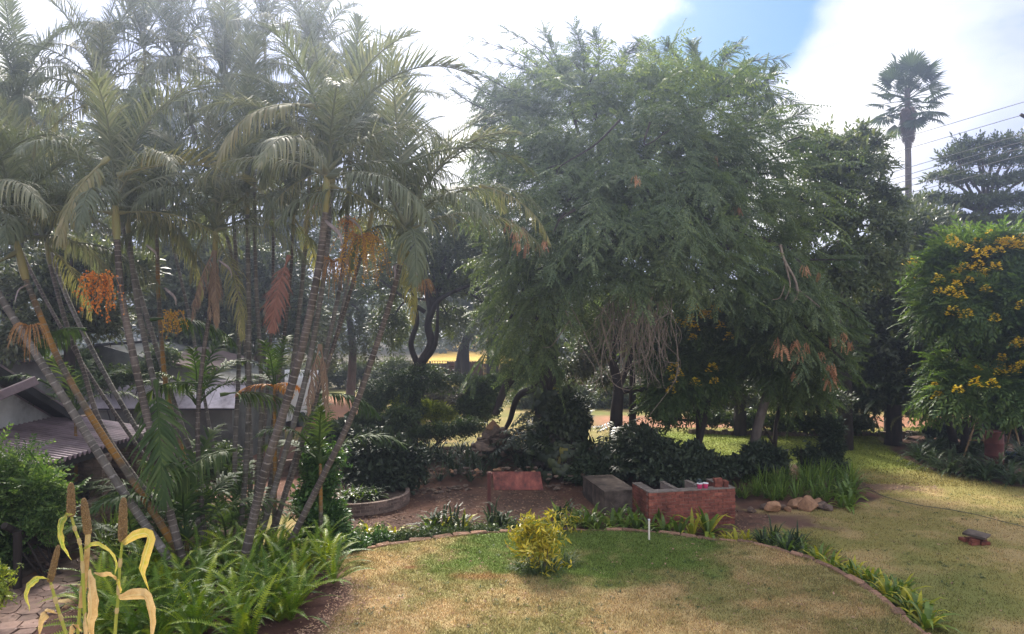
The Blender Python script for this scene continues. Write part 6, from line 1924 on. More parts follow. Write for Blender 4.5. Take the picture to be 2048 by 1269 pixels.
# trees behind the palm clump and the house (left), beyond the driveway (middle), and far right
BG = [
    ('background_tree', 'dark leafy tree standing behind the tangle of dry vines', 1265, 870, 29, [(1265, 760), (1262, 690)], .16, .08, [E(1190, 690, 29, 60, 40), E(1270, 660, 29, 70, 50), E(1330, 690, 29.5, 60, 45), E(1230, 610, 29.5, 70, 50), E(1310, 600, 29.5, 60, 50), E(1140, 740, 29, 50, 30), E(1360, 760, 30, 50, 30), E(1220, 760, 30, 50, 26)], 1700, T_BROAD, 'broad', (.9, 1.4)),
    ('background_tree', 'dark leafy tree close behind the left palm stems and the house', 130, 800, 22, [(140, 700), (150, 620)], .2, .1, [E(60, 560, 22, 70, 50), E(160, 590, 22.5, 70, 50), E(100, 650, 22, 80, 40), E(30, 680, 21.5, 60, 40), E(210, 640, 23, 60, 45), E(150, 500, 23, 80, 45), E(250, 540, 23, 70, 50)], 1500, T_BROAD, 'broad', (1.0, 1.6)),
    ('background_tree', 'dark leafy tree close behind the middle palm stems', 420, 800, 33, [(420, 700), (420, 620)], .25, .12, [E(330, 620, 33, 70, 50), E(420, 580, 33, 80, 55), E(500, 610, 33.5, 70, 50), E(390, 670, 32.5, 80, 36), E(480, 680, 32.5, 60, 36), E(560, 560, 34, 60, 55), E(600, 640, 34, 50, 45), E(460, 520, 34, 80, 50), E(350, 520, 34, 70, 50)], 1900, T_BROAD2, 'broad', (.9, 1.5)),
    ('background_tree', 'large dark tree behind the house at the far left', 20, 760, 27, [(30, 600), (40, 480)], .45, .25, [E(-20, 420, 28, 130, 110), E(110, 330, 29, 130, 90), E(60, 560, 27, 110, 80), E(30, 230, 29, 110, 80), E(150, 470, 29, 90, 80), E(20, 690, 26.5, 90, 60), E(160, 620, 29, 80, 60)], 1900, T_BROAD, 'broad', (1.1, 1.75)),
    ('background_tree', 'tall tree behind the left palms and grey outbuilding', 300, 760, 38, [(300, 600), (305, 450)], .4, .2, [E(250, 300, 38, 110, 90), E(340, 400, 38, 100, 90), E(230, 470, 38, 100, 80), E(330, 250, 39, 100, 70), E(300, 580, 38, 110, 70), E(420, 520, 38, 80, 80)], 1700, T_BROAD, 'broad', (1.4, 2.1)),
    ('background_tree', 'tree with pale spots of sky behind the middle palms', 520, 770, 44, [(520, 620), (525, 480)], .4, .2, [E(480, 420, 44, 100, 90), E(570, 340, 45, 100, 80), E(560, 500, 44, 90, 80), E(640, 450, 44, 80, 80), E(500, 600, 44, 100, 70), E(600, 620, 43, 90, 60)], 2000, T_FAR, 'far_leaf', (.8, 1.3)),
    ('background_tree', 'green tree seen between the two right leaning palm stems', 700, 770, 48, [(705, 690), (690, 600)], .32, .16, [E(660, 600, 48, 70, 60), E(740, 590, 48, 70, 60), E(700, 500, 49, 90, 60), E(640, 690, 47, 70, 50), E(760, 670, 47, 60, 50), E(780, 470, 50, 80, 60)], 1700, T_FAR, 'far_leaf', (.7, 1.2)),
    ('background_tree', 'pale grey leaved tree over the far boundary wall', 935, 750, 58, [(930, 700), (940, 640)], .42, .22, [E(900, 620, 58, 70, 55), E(980, 600, 58, 80, 60), E(850, 650, 58, 50, 45), E(950, 660, 57, 60, 30), E(1030, 650, 58, 50, 50), E(900, 540, 60, 90, 50)], 1700, T_FAR, 'far_leaf', (.8, 1.3)),
    ('background_tree', 'leaning dark trunked tree by the maroon gate', 912, 752, 60, [(925, 700), (945, 660)], .4, .25, [E(990, 560, 62, 90, 60), E(1060, 580, 62, 60, 60), E(920, 590, 62, 60, 40)], 800, T_FAR, 'far_leaf', (.9, 1.4)),
    ('background_tree', 'thick straight trunked tree right of the gate', 985, 750, 57, [(985, 710), (985, 655)], .5, .35, [E(1000, 620, 58, 70, 40), E(1050, 690, 57, 50, 40), E(1010, 540, 59, 70, 50)], 700, T_FAR, 'far_leaf', (.8, 1.3)),
    ('background_tree', 'round tree beyond the driveway behind the vine tangle', 1180, 770, 56, [(1180, 700), (1180, 650)], .4, .25, [E(1120, 620, 56, 90, 80), E(1210, 660, 56, 80, 70), E(1280, 640, 57, 70, 80), E(1150, 720, 55, 80, 40), E(1250, 740, 55, 80, 40)], 1500, T_FAR, 'far_leaf', (.9, 1.4)),
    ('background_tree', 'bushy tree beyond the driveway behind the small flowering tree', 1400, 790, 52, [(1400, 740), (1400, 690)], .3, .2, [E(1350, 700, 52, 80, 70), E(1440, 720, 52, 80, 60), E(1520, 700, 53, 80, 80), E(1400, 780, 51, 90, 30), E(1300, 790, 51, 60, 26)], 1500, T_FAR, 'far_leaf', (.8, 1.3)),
    ('background_tree', 'broad tree beyond the driveway left of the fan palm foot', 1640, 800, 56, [(1640, 720), (1645, 640)], .4, .25, [E(1600, 600, 56, 80, 90), E(1690, 620, 57, 80, 90), E(1640, 720, 56, 90, 50), E(1760, 560, 58, 80, 90), E(1740, 700, 56, 80, 60)], 1700, T_FAR, 'far_leaf', (.9, 1.4)),
    ('background_tree', 'bushy tree at the foot of the tall fan palm', 1830, 840, 39, [(1830, 720), (1830, 600)], .34, .2, [E(1815, 420, 39, 36, 24), E(1850, 445, 39, 44, 28), E(1800, 470, 38.5, 50, 34), E(1870, 490, 38.5, 50, 34), E(1820, 530, 38, 60, 40), E(1890, 560, 38, 60, 44), E(1810, 610, 37.5, 70, 50), E(1900, 650, 37, 70, 60), E(1850, 730, 36.5, 80, 50)], 2100, T_BROAD2, 'broad', (.9, 1.4)),
    ('background_tree', 'shaded tree behind the yellow flowering tree', 1985, 830, 44, [(1985, 760), (1985, 680)], .35, .2, [E(1960, 640, 44, 90, 70), E(2050, 600, 44, 80, 90), E(2030, 700, 43, 90, 60), E(1920, 740, 43, 80, 40), E(2060, 780, 42, 70, 30)], 1600, T_FAR, 'far_leaf', (.7, 1.1)),
]
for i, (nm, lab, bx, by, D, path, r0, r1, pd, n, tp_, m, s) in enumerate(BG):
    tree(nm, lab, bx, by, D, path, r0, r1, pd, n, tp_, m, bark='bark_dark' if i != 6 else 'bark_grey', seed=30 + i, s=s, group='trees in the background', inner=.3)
for i, (x, y, D, wd, hg, m) in enumerate([(1075, 800, 43, 50, 24, 0), (1150, 800, 44, 55, 30, 1), (1240, 800, 43, 55, 28, 0), (1330, 806, 42.5, 55, 30, 2), (1420, 806, 42.5, 55, 30, 1), (1510, 800, 43, 60, 34, 0), (1610, 806, 43, 60, 30, 1), (1710, 804, 43, 60, 32, 0), (1800, 812, 42, 55, 28, 1), (1900, 810, 42, 60, 34, 0), (2000, 812, 42, 60, 34, 1),
                                          (640, 745, 54, 50, 22, 1), (720, 748, 55, 50, 22, 0), (790, 745, 54, 45, 24, 1), (560, 750, 52, 60, 26, 0), (1030, 765, 54, 30, 26, 2), (830, 762, 50, 30, 14, 1)]):
    b_ = at(x, y, D); b_[2] = 0
    t_ = thing('bush', 'bush in the line of undergrowth beyond the red earth drive', 'bush', tuple(b_), group='undergrowth beyond the drive')
    crown(t_, b_, 'foliage', [E(x - wd * .45, y + 4, D, wd * .6, hg), E(x + wd * .45, y + 2, D + .5, wd * .6, hg * .95), E(x, y - hg * .5, D + .3, wd * .6, hg * .8)], 420, T_FAR, M[('far_leaf', 'broad_mid', 'shrub_lime')[m]], 950 + i, (.6, 1.0), low=.9)
# a far off wood on the skyline that reads as one mass
r = np.random.default_rng(91); q = MB()
for band, n in ((0, 150), (1, 150)):
    for k in range(n):
        x = -95 + 190 * (k + r.random()) / n; y = 112 + band * 14 + r.uniform(-5, 5); h = r.uniform(4, 8) + band * 2.5
        p, dn, _ = shell([(x, y, h * .55, r.uniform(2.5, 4), 2.5, h * .5)], 12, r, .6, .2)
        scatter(q, T_FAR[k % 4], frames(unit(dn + r.normal(size=dn.shape) * .3)), p, r.uniform(3.0, 4.6, len(p)))
tag(q.obj('distant_wood', M['far_leaf']), 'distant wood along the skyline', 'wood', kind='stuff')

# ================================================================== SHRUBS
def shrub(name, label, pads, n, tpls, m, seed, s=(.8, 1.2), stems=5, cat='shrub', bx=None, group=None, low=.8, inner=.3, up=.6, droop=.05, bark='bark_dark', base=None):
    pads = np.array(pads); n = int(n * .68); s = (s[0] * 1.1, s[1] * 1.2)
    c = pads[:, :3].mean(0)
    lo = np.array((c[0], c[1], 0)) if base is None else np.array(base, float)
    lo[2] = gz1(lo[0], lo[1])
    t = thing(name, label, cat, tuple(lo), group=group)
    r = np.random.default_rng(5000 + seed)
    q = MB()
    for k in range(stems):
        p = pads[k % len(pads)]
        e = p[:3] + r.normal(size=3) * p[3:] * .35
        b = lo + (r.uniform(-.15, .15), r.uniform(-.15, .15), -.05)
        tube(q, smooth_path([b, (b + e) / 2 + r.normal(size=3) * .1, e], 7) - lo, np.linspace(.028, .008, 7), 5)
    q.obj('stem', M[bark], t, True)
    crown(t, lo, 'foliage', list(pads), n, tpls, M[m], 5100 + seed, s, flat=.9, droop=droop, low=low, inner=inner, out=lo, up=up)
    return t, lo


# dark broad shrub in the middle left
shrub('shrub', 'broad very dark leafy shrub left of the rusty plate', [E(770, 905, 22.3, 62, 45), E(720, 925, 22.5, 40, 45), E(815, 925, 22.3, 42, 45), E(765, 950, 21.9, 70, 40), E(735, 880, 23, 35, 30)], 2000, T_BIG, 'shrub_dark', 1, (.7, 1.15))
shrub('climber_pillar', 'tall bright green climber covered pillar right of the palm stems', [E(628, 915, 17.6, 36, 40, .6), E(640, 960, 17.4, 44, 40, .7), E(620, 1000, 17.2, 48, 42, .7), E(655, 1030, 16.9, 52, 40, .7), E(640, 1065, 16.5, 62, 34, .7), E(690, 1075, 16.5, 36, 26, .5), E(670, 905, 17.8, 22, 16, .4)], 2300, T_SHRUB, 'shrub_green', 2, (.65, 1.2), droop=.25)
shrub('shrub', 'low leafy creeper spilling onto the lawn beside the green pillar', [E(710, 1090, 16.0, 34, 14, .5), E(760, 1072, 16.9, 34, 10, .4), E(680, 1098, 15.8, 36, 16, .5)], 800, T_SHRUB, 'shrub_green', 3, (.45, .8), stems=3)
shrub('shrub', 'feathery light green bush hanging over the porch roof at far left', [E(15, 960, 15.0, 50, 30, .6), E(-15, 1010, 15.0, 65, 50, .8), E(40, 1005, 15.2, 40, 40, .4), E(0, 1060, 15.3, 36, 34, .4), E(70, 975, 15.0, 34, 24, .5), E(20, 918, 15.0, 10, 8, .3), E(50, 905, 15.0, 8, 6, .2), E(-5, 905, 15, 12, 10, .3), E(115, 955, 15.3, 9, 7, .2), E(60, 938, 15.0, 14, 10, .3), E(88, 955, 15.0, 14, 9, .3), E(30, 925, 15.0, 16, 9, .3), E(108, 985, 15.0, 10, 12, .3), E(-30, 1090, 15.0, 50, 40, .6), E(95, 1010, 15.0, 18, 36, .4)], 620, [twig(TR, .6, 8, [compound(TR, L=.2, pairs=5, l=.06, w=.028, droop=.3)], spread=60, planar=True) for _ in range(3)], 'acacia', 4, (.9, 1.5), base=(-9.2, 15.0, 0))
shrub('shrub', 'yellowish low plants at the lower left edge beside the path', [E(0, 1190, 11.9, 26, 14, .3), E(-20, 1150, 12.3, 40, 20, .4)], 260, T_SHRUB, 'shrub_lime', 5, (.5, .8), stems=2, base=(-9.9, 12.1, 0))
# understorey in the middle distance
shrub('shrub', 'rounded grey green shrub left of the climber covered trunk', [E(960, 770, 31, 34, 26), E(945, 810, 30.5, 42, 30), E(975, 800, 31, 36, 34), E(990, 760, 31.5, 24, 20)], 1500, T_SHRUB, 'shrub_mid', 6, (.9, 1.4))
shrub('shrub', 'yellow green hedge plants lit behind the seedling row', [E(850, 815, 30.5, 50, 22), E(810, 800, 31, 40, 24), E(890, 825, 30.5, 34, 18)], 1200, T_SHRUB, 'shrub_lime', 7, (.8, 1.3))
shrub('hedge', 'clipped greyish purple hedge by the yellow grass', [E(890, 785, 37, 52, 16, 1.0), E(860, 775, 38, 40, 14, 1.0), E(925, 795, 36, 40, 16, 1.0), E(800, 790, 37, 40, 14, 1)], 1600, T_SHRUB, 'hedge_grey', 8, (.9, 1.4), cat='hedge')
shrub('shrub', 'row of leggy seedlings with pale green tops', [E(830, 860, 27.5, 40, 16, .5), E(890, 858, 27.5, 45, 20, .5), E(940, 850, 27.5, 36, 24, .5), E(780, 850, 27.7, 30, 22, .5)], 1100, T_SHRUB, 'shrub_mid', 9, (.7, 1.1), stems=14)
shrub('shrub', 'dark drooping shrub beside the red earth drive', [E(690, 862, 25, 40, 18), E(660, 870, 25, 36, 18), E(735, 850, 25.5, 36, 22)], 700, T_BIG, 'shrub_dark', 10, (1.0, 1.6))
shrub('shrub', 'green grass like shrub under the black stemmed tree', [E(800, 830, 28, 44, 26), E(740, 800, 30, 36, 26)], 900, T_SHRUB, 'shrub_mid', 11, (.9, 1.3))
shrub('creeper', 'thin leafy creeper hanging before the grey outbuilding wall', [E(235, 745, 25.2, 50, 22, .4), E(180, 752, 25.2, 40, 18, .3), E(290, 735, 25.3, 40, 20, .4), E(160, 715, 25.4, 40, 16, .4), E(330, 705, 25.3, 40, 18, .4)], 800, T_SHRUB, 'shrub_mid', 40, (.8, 1.3), cat='creeper', low=1.0)
# behind the block and the braai
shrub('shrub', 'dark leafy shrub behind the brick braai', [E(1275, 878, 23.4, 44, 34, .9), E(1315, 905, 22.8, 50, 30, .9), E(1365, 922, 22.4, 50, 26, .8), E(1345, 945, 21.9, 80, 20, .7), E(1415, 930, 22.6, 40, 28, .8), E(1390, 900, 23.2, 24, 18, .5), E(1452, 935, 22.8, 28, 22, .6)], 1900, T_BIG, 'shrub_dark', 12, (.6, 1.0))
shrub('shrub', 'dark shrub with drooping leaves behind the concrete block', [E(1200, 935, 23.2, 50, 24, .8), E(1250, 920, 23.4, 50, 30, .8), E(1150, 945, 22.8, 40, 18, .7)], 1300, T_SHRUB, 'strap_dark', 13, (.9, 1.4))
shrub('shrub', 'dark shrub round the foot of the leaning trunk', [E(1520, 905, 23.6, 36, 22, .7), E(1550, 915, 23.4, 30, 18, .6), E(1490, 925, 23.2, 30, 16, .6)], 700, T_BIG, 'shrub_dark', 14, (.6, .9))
shrub('climber_pillar', 'dark climber covered stump standing on the far lawn', [E(1660, 850, 25.5, 30, 34, .7), E(1665, 890, 25.3, 28, 36, .6), E(1655, 925, 25, 40, 24, .7), E(1672, 935, 25, 34, 18, .6), E(1640, 945, 24.6, 46, 18, .7)], 2200, T_SHRUB, 'shrub_dark', 15, (.8, 1.2))
shrub('shrub', 'upright plant with round dark leaves on bare stalks by the stump', [E(1600, 897, 24.4, 12, 8, .2), E(1628, 900, 24.4, 14, 8, .2), E(1612, 915, 24.4, 20, 8, .3)], 90, T_BIG, 'shrub_dark', 16, (.7, 1.0), stems=6)
shrub('shrub', 'low dark shrubs along the red drive behind the far lawn', [E(1560, 840, 33, 50, 20, .8), E(1480, 836, 33.5, 45, 20, .8), E(1640, 842, 33, 50, 24, .8), E(1410, 832, 34, 40, 18, .8), E(1720, 846, 33, 36, 22, .8)], 2000, T_SHRUB, 'shrub_mid', 17, (1.0, 1.5), stems=12)
shrub('shrub', 'shaded undergrowth behind the swing frame', [E(1900, 850, 31, 40, 24), E(2000, 840, 32, 60, 30), E(2060, 850, 31, 40, 30), E(1870, 860, 30.5, 30, 16)], 1300, T_SHRUB, 'shrub_dark', 18, (1.1, 1.6))
shrub('shrub', 'dark green shrub in the shade at the left of the porch path', [E(255, 1050, 16.4, 30, 22, .5), E(300, 1075, 16, 40, 22, .5)], 700, T_SHRUB, 'shrub_mid', 19, (.6, .9))
shrub('shrub', 'shaded thicket between the trailer and the palm stems', [E(440, 905, 19.5, 40, 24, .7), E(390, 940, 19, 40, 30, .7), E(470, 950, 18.8, 36, 26, .6)], 900, T_SHRUB, 'shrub_mid', 20, (.8, 1.2))
# creeper with large leaves up the big trunk
mo = thing('monstera_climber', 'large leaved dark climber wrapped round the big central trunk', 'climber', tuple(base))
r = np.random.default_rng(61)


def heart(L=.3, W=.24):
    V = [[0, 0, 0], [-W * .42, -.04 * L, -.01], [-W * .5, L * .3, -.02], [-W * .3, L * .7, -.05], [0, L, -.14], [W * .3, L * .7, -.05], [W * .5, L * .3, -.02], [W * .42, -.04 * L, -.01], [0, L * .5, .015]]
    return np.array(V, float), np.array([[8, i, i + 1] if i + 1 < 8 else [8, 7, 0] for i in range(8)])[:, [0, 2, 1]]


HL = MB(); scatter(HL, heart(), np.eye(3)[None], np.zeros((1, 3)), 1.0); heart_me = HL.mesh('large_leaf', M['monstera'], True)
HY = MB(); scatter(HY, heart(), np.eye(3)[None], np.zeros((1, 3)), 1.0); heart_y = HY.mesh('large_leaf', M['monstera_yellow'], True)
trunkpts = smooth_path([base, at(1120, 850, 25.1), at(1105, 770, 25)], 20)
extra = MB()
for k in range(300):
    t = r.random() ** .8; c = trunkpts[int(t * 19)]
    a = r.uniform(PI * .95, 2.05 * PI); rad = (1.15 - .55 * t) * r.uniform(.85, 1.1)
    p = c + np.array((math.cos(a) * rad, math.sin(a) * rad, r.uniform(-.1, .1)))
    d = np.array((math.cos(a) * .35 + r.normal() * .2, math.sin(a) * .35, -.9 + r.normal() * .2))
    Rm = frames(d[None], np.array([[math.cos(a), math.sin(a), .5]]))[0]
    o = put('large_leaf', heart_y if r.random() < .04 else heart_me, mo, tuple(p - base), scale=r.uniform(.8, 1.45))
    o.rotation_euler = Matrix(Rm.tolist()).to_euler()
q = MB()
for k in range(40):
    a = r.uniform(PI, 2 * PI); pts = [trunkpts[0] + (math.cos(a) * .9, math.sin(a) * .9, 0), trunkpts[9] + (math.cos(a + .3) * .75, math.sin(a + .3) * .75, 0), trunkpts[19] + (math.cos(a) * .55, math.sin(a) * .55, 0)]
    tube(q, smooth_path(pts, 12) - base, .018, 5, 0, False)
q.obj('stem', M['bark_dark'], mo)
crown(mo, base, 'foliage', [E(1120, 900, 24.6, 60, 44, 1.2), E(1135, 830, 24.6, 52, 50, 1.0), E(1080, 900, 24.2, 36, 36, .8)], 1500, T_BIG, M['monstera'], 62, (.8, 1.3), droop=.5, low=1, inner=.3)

# split leaf philodendrons right of the trunk
def split_leaf(L=.55, W=.5, n=6):
    parts = []
    for i in range(n):
        t = i / (n - 1)
        for s in (-1, 1):
            a = math.radians(115 - 90 * t)
            d = np.array((s * math.sin(a), math.cos(a), -.25))
            parts.append(xf(leaf2(W * (.75 - .25 * t), .10, .15), frames(d[None])[0], (0, L * t * .85, -.08 * t)))
    parts.append(xf(leaf2(L * .4, .1, .3), np.eye(3), (0, L * .8, -.08)))
    parts.append((np.array([[-.05, 0, 0], [.05, 0, 0], [0, L * .9, -.08]]), np.array([[0, 1, 2]])))
    return join(parts)


SPL = split_leaf()
def rosette(mb, c, n, tpl, r, stalk, size, el=(15, 70)):
    a = np.arange(n) * 2.399 + r.uniform(0, 6); e = np.radians(r.uniform(*el, n))
    d = np.column_stack((np.cos(a) * np.cos(e), np.sin(a) * np.cos(e), np.sin(e)))
    tipp = np.array(c) + d * stalk * r.uniform(.7, 1.15, (n, 1))
    ld = unit(np.column_stack((np.cos(a), np.sin(a), r.uniform(-.8, .1, n))))
    scatter(mb, tpl, frames(ld), tipp, size * r.uniform(.75, 1.2, n))
    for p in tipp[::2]: tube(mb, [np.array(c), (np.array(c) + p) / 2 + (0, 0, .05), p], [.018, .014, .01], 4, 0, False)


ph = [(1270, 870), (1235, 900), (1300, 890), (1320, 925), (1260, 935), (1210, 910), (1350, 905), (1065, 838), (1080, 858), (1050, 880), (1390, 930), (1290, 850), (1245, 860)]
r = np.random.default_rng(63)
for i, (x, y) in enumerate(ph):
    D = 24.6 - (y - 850) / 90 * 1.6; c = at(x, y + 28, D); c[2] = max(gz1(c[0], c[1]), 0)
    t = thing('philodendron', 'dark glossy split leaf philodendron ' + ('left of the climber covered trunk' if x < 1120 else 'right of the climber covered trunk near the brick braai' if y > 890 else 'highest on the bank right of the climber covered trunk'), 'plant', tuple(c), group='philodendrons ' + ('left' if x < 1120 else 'low right' if y > 890 else 'high right') + ' of the big trunk')
    q = MB(); rosette(q, (0, 0, max(.1, (at(x, y, D)[2] - c[2]) * .6)), 16, SPL, r, .75, .95, (5, 75)); q.obj('foliage', M['monstera'], t)


# ================================================================== STRAP LEAVED PLANTS AND FERNS
def strap_mesh(seed, n, L, w, m, el=(35, 85), bend=.9, nm='leaves', seg=4):
    r = np.random.default_rng(seed); q = MB()
    for k in range(n):
        a = k * 2.399 + r.uniform(-.3, .3); e = math.radians(r.uniform(*el)); l = L * r.uniform(.7, 1.1)
        d = np.array((math.cos(a) * math.cos(e), math.sin(a) * math.cos(e), math.sin(e))); W = np.array((-math.sin(a), math.cos(a), 0))
        p = np.array((math.cos(a), math.sin(a), 0)) * .03; pts = [p]; dd = d.copy()
        for j in range(seg):
            dd = dd + (0, 0, -bend * r.uniform(.5, 1.3) * (.1 + .16 * j)); dd /= np.linalg.norm(dd); pts.append(pts[-1] + dd * l / seg)
        ww = np.array((.6, 1, .95, .65, 0)) * w / 2
        V = []
        for j in range(seg): V += [pts[j] - W * ww[j], pts[j] + W * ww[j]]
        V.append(pts[seg])
        q.add(V, [[2 * j, 2 * j + 1, 2 * j + 3, 2 * j + 2] for j in range(seg - 1)])
        q.f3.append(np.array([[2 * seg - 2, 2 * seg - 1, 2 * seg]], np.int32) + q.n - len(V)); q.m3.append(np.zeros(1, np.int32))
    return q.mesh(nm, m)


STRAP = [strap_mesh(i, 13, .62, .08, M['strap'], (18, 80), 1.15) for i in range(4)]
STRAPY = [strap_mesh(10 + i, 11, .6, .08, M['strap_yellow'], (18, 80), 1.0) for i in range(3)]
STRAPD = [strap_mesh(20 + i, 26, .95, .06, M['strap_dark'], (30, 85), 1.3) for i in range(4)]
SWORD = [strap_mesh(30 + i, 30, 1.05, .035, M['sword'], (38, 86), .9) for i in range(4)]
LIRI = [strap_mesh(40 + i, 24, .5, .03, M['strap_dark'], (35, 85), 1.2) for i in range(3)]
r = np.random.default_rng(71)


def plant(name, label, group, px, py, mes, size, cat='plant', z=None, extra=None):
    p = on(px, py, TERR_Z if z is None else z); p[2] = gz1(p[0], p[1])
    t = thing(name, label, cat, tuple(p), group=group)
    size *= 1.3
    put('leaves', mes[r.integers(len(mes))], t, rotz=r.uniform(0, 6.28), scale=size * r.uniform(.85, 1.15))
    if extra: put('leaves', extra[r.integers(len(extra))], t, rotz=r.uniform(0, 6.28), scale=size * .9)
    return t


lab = 'broad leaved strap plant in the row behind the terrace edging by the braai'
for x, y in [(1118, 1050), (1145, 1052), (1170, 1050), (1195, 1054), (1222, 1052), (1248, 1056), (1275, 1056), (1300, 1058), (1330, 1062), (1358, 1066), (1185, 1042), (1235, 1042), (1150, 1040), (1265, 1044), (1290, 1046), (1318, 1050)]:
    plant('strap_plant', lab, 'strap plants in front of the braai', x, y + 6, STRAP, .86, z=0)
plant('strap_plant', 'spiky yellow edged strap plant standing alone before the braai front', None, 1415, 1068, STRAPY, 1.15, z=0, extra=STRAP)
plant('strap_plant', 'yellowish strap plant leaning against the braai corner', None, 1385, 1072, STRAPY, .85, z=0)
for x, y in [(1455, 1082), (1475, 1088), (1495, 1090)]:
    plant('strap_plant', 'small yellowing strap plant between the braai and the dark clump', 'small yellowing strap plants', x, y, STRAPY, .6, z=0)
for x, y in [(1525, 1092), (1545, 1088), (1560, 1096), (1580, 1092), (1595, 1102), (1612, 1108), (1540, 1102), (1575, 1106)]:
    plant('strap_plant', 'upright dark green strap plant in the dense clump outside the edging', 'dense strap clump', x, y + 4, STRAP, .66, z=0, extra=STRAPD if x % 2 else None)
for x, y, yel in [(1630, 1118, 1), (1655, 1130, 1), (1680, 1140, 0), (1700, 1152, 1), (1718, 1160, 0), (1735, 1166, 1), (1760, 1180, 0), (1780, 1192, 1), (1798, 1205, 0), (1812, 1222, 0), (1830, 1228, 1), (1770, 1196, 0), (1845, 1250, 0), (1795, 1185, 1)]:
    plant('strap_plant', 'bright yellow green strap plant along the lower right stretch of edging', 'strap plants along the right edging', x + 8, y + 8, STRAPY if yel else STRAP, .74, z=0, extra=STRAP if yel else STRAPY)
for x, y in [(862, 1070), (885, 1068), (905, 1070), (925, 1072), (985, 1062), (1005, 1060), (1122, 1048)]:
    plant('strap_plant', 'dark and yellow strap plant left of the yellow croton by the edging', 'strap plants left of the croton', x, y, STRAPY if x in (885, 925) else STRAP, .8, z=0, extra=STRAPD)
for x, y in [(735, 1066), (750, 1070), (765, 1068), (790, 1070)]:
    plant('strap_plant', 'small yellow bladed plant at the left end of the edging', 'yellow bladed plants', x, y, STRAPY, .55, z=0)
shrub('ground_cover', 'low dark creeping plants along the left of the edging', [E(880, 1068, 17.1, 50, 8, .3), E(960, 1062, 17.4, 50, 8, .3), E(810, 1074, 16.9, 40, 7, .3), E(1040, 1058, 17.5, 30, 7, .25)], 1500, T_SHRUB, 'shrub_mid', 30, (.35, .55), cat='ground cover')
# dark agapanthus row over the stone edge of the rock garden
for i in range(24):
    x = 850 + i * 10.5 + r.uniform(-6, 6); y = r.uniform(918, 940)
    plant('agapanthus', 'dark strap leaved lily in the long row under the rock pile', 'lilies of the rock garden', x, y, STRAPD, .72, z=.35)
for x, y in [(690, 968), (830, 962), (850, 975), (880, 970), (905, 965), (940, 972), (965, 966), (1180, 962), (1215, 950), (1240, 955), (1150, 968), (1260, 965), (1110, 955), (1080, 940)]:
    plant('lily_turf', 'small grassy dark tuft on the bare earth bed', 'grassy tufts of the earth bed', x, y, LIRI, 1.0, z=0)
# sword leaved bank right of the braai
for i in range(64):
    x = r.uniform(1470, 1705); y = r.uniform(955, 1000) if x < 1540 else r.uniform(950, 1008)
    fr_ = y > 982
    plant('sword_fern', 'upright light green sword leaved plant ' + ('at the front of the bank above the orange rocks' if fr_ else 'at the back of the bank right of the braai'), 'sword leaved bank ' + ('front' if fr_ else 'back'), x, y, SWORD, .5 if y > 985 else .6, z=0)
for i in range(8):
    plant('strap_plant', 'arching strap plant at the right end of the sword leaved bank', 'arching plants by the bank', r.uniform(1680, 1712), r.uniform(985, 1018), STRAP, .9, z=0)
for x, y in [(235, 1105), (222, 1090), (250, 1118), (208, 1120), (330, 1020), (350, 1040)]:
    plant('grass_clump', 'tall grassy clump beside the dark path', 'grass clumps by the path', x, y, SWORD, .7, z=0)


def fern_frond(seed, L=.85, w=.15, rise=60, arch=80, n=30):
    r = np.random.default_rng(seed); q = MB()
    s = np.linspace(0, 1, 12); el = np.radians(rise - arch * s ** 1.3)
    d = np.column_stack((np.zeros(12), np.cos(el), np.sin(el))); P = np.vstack(([0, 0, 0], np.cumsum(d[:-1] * L / 11, axis=0)))
    V, F = [], []
    for k in range(n):
        t = .06 + .94 * k / n; f = t * 11; i = min(int(f), 10); u = f - i; p = P[i] * (1 - u) + P[i + 1] * u
        wl = w * .5 * (math.sin(PI * min(1, t * .9 + .12)) ** .6) * r.uniform(.85, 1.1); up = np.cross((1, 0, 0), d[i])
        for sg in (-1, 1):
            tip = p + np.array((sg * wl, 0, 0)) + d[i] * wl * .25 + up * wl * r.uniform(.1, .35) ; h = L / n * .46
            b = len(V); V += [p - d[i] * h, p + d[i] * h, tip + d[i] * h * .25]; F.append([b, b + 1, b + 2] if sg > 0 else [b, b + 2, b + 1])
    q.add(V, F)
    q.add(np.vstack([P - (.004, 0, 0), P + (.004, 0, 0)]), [[i, i + 1, 13 + i, 12 + i] for i in range(11)])
    return q


FF = [fern_frond(i, .9 + .1 * (i % 3), .15, (82, 70, 58, 44, 28, 74)[i], (50, 66, 74, 68, 56, 90)[i]).mesh('frond', M['fern']) for i in range(6)]
def fern(px, py, nf, size, seed, label, grp):
    r = np.random.default_rng(7000 + seed)
    p = on(px, py, TERR_Z); p[2] = gz1(p[0], p[1])
    t = thing('fern', label, 'fern', tuple(p), group=grp)
    for k in range(nf):
        put('frond', FF[r.integers(6)], t, rot=(r.uniform(-.1, .1), r.uniform(-.25, .25), k * 2.399 + r.uniform(-.3, .3)), scale=size * r.uniform(.7, 1.15))
    return t


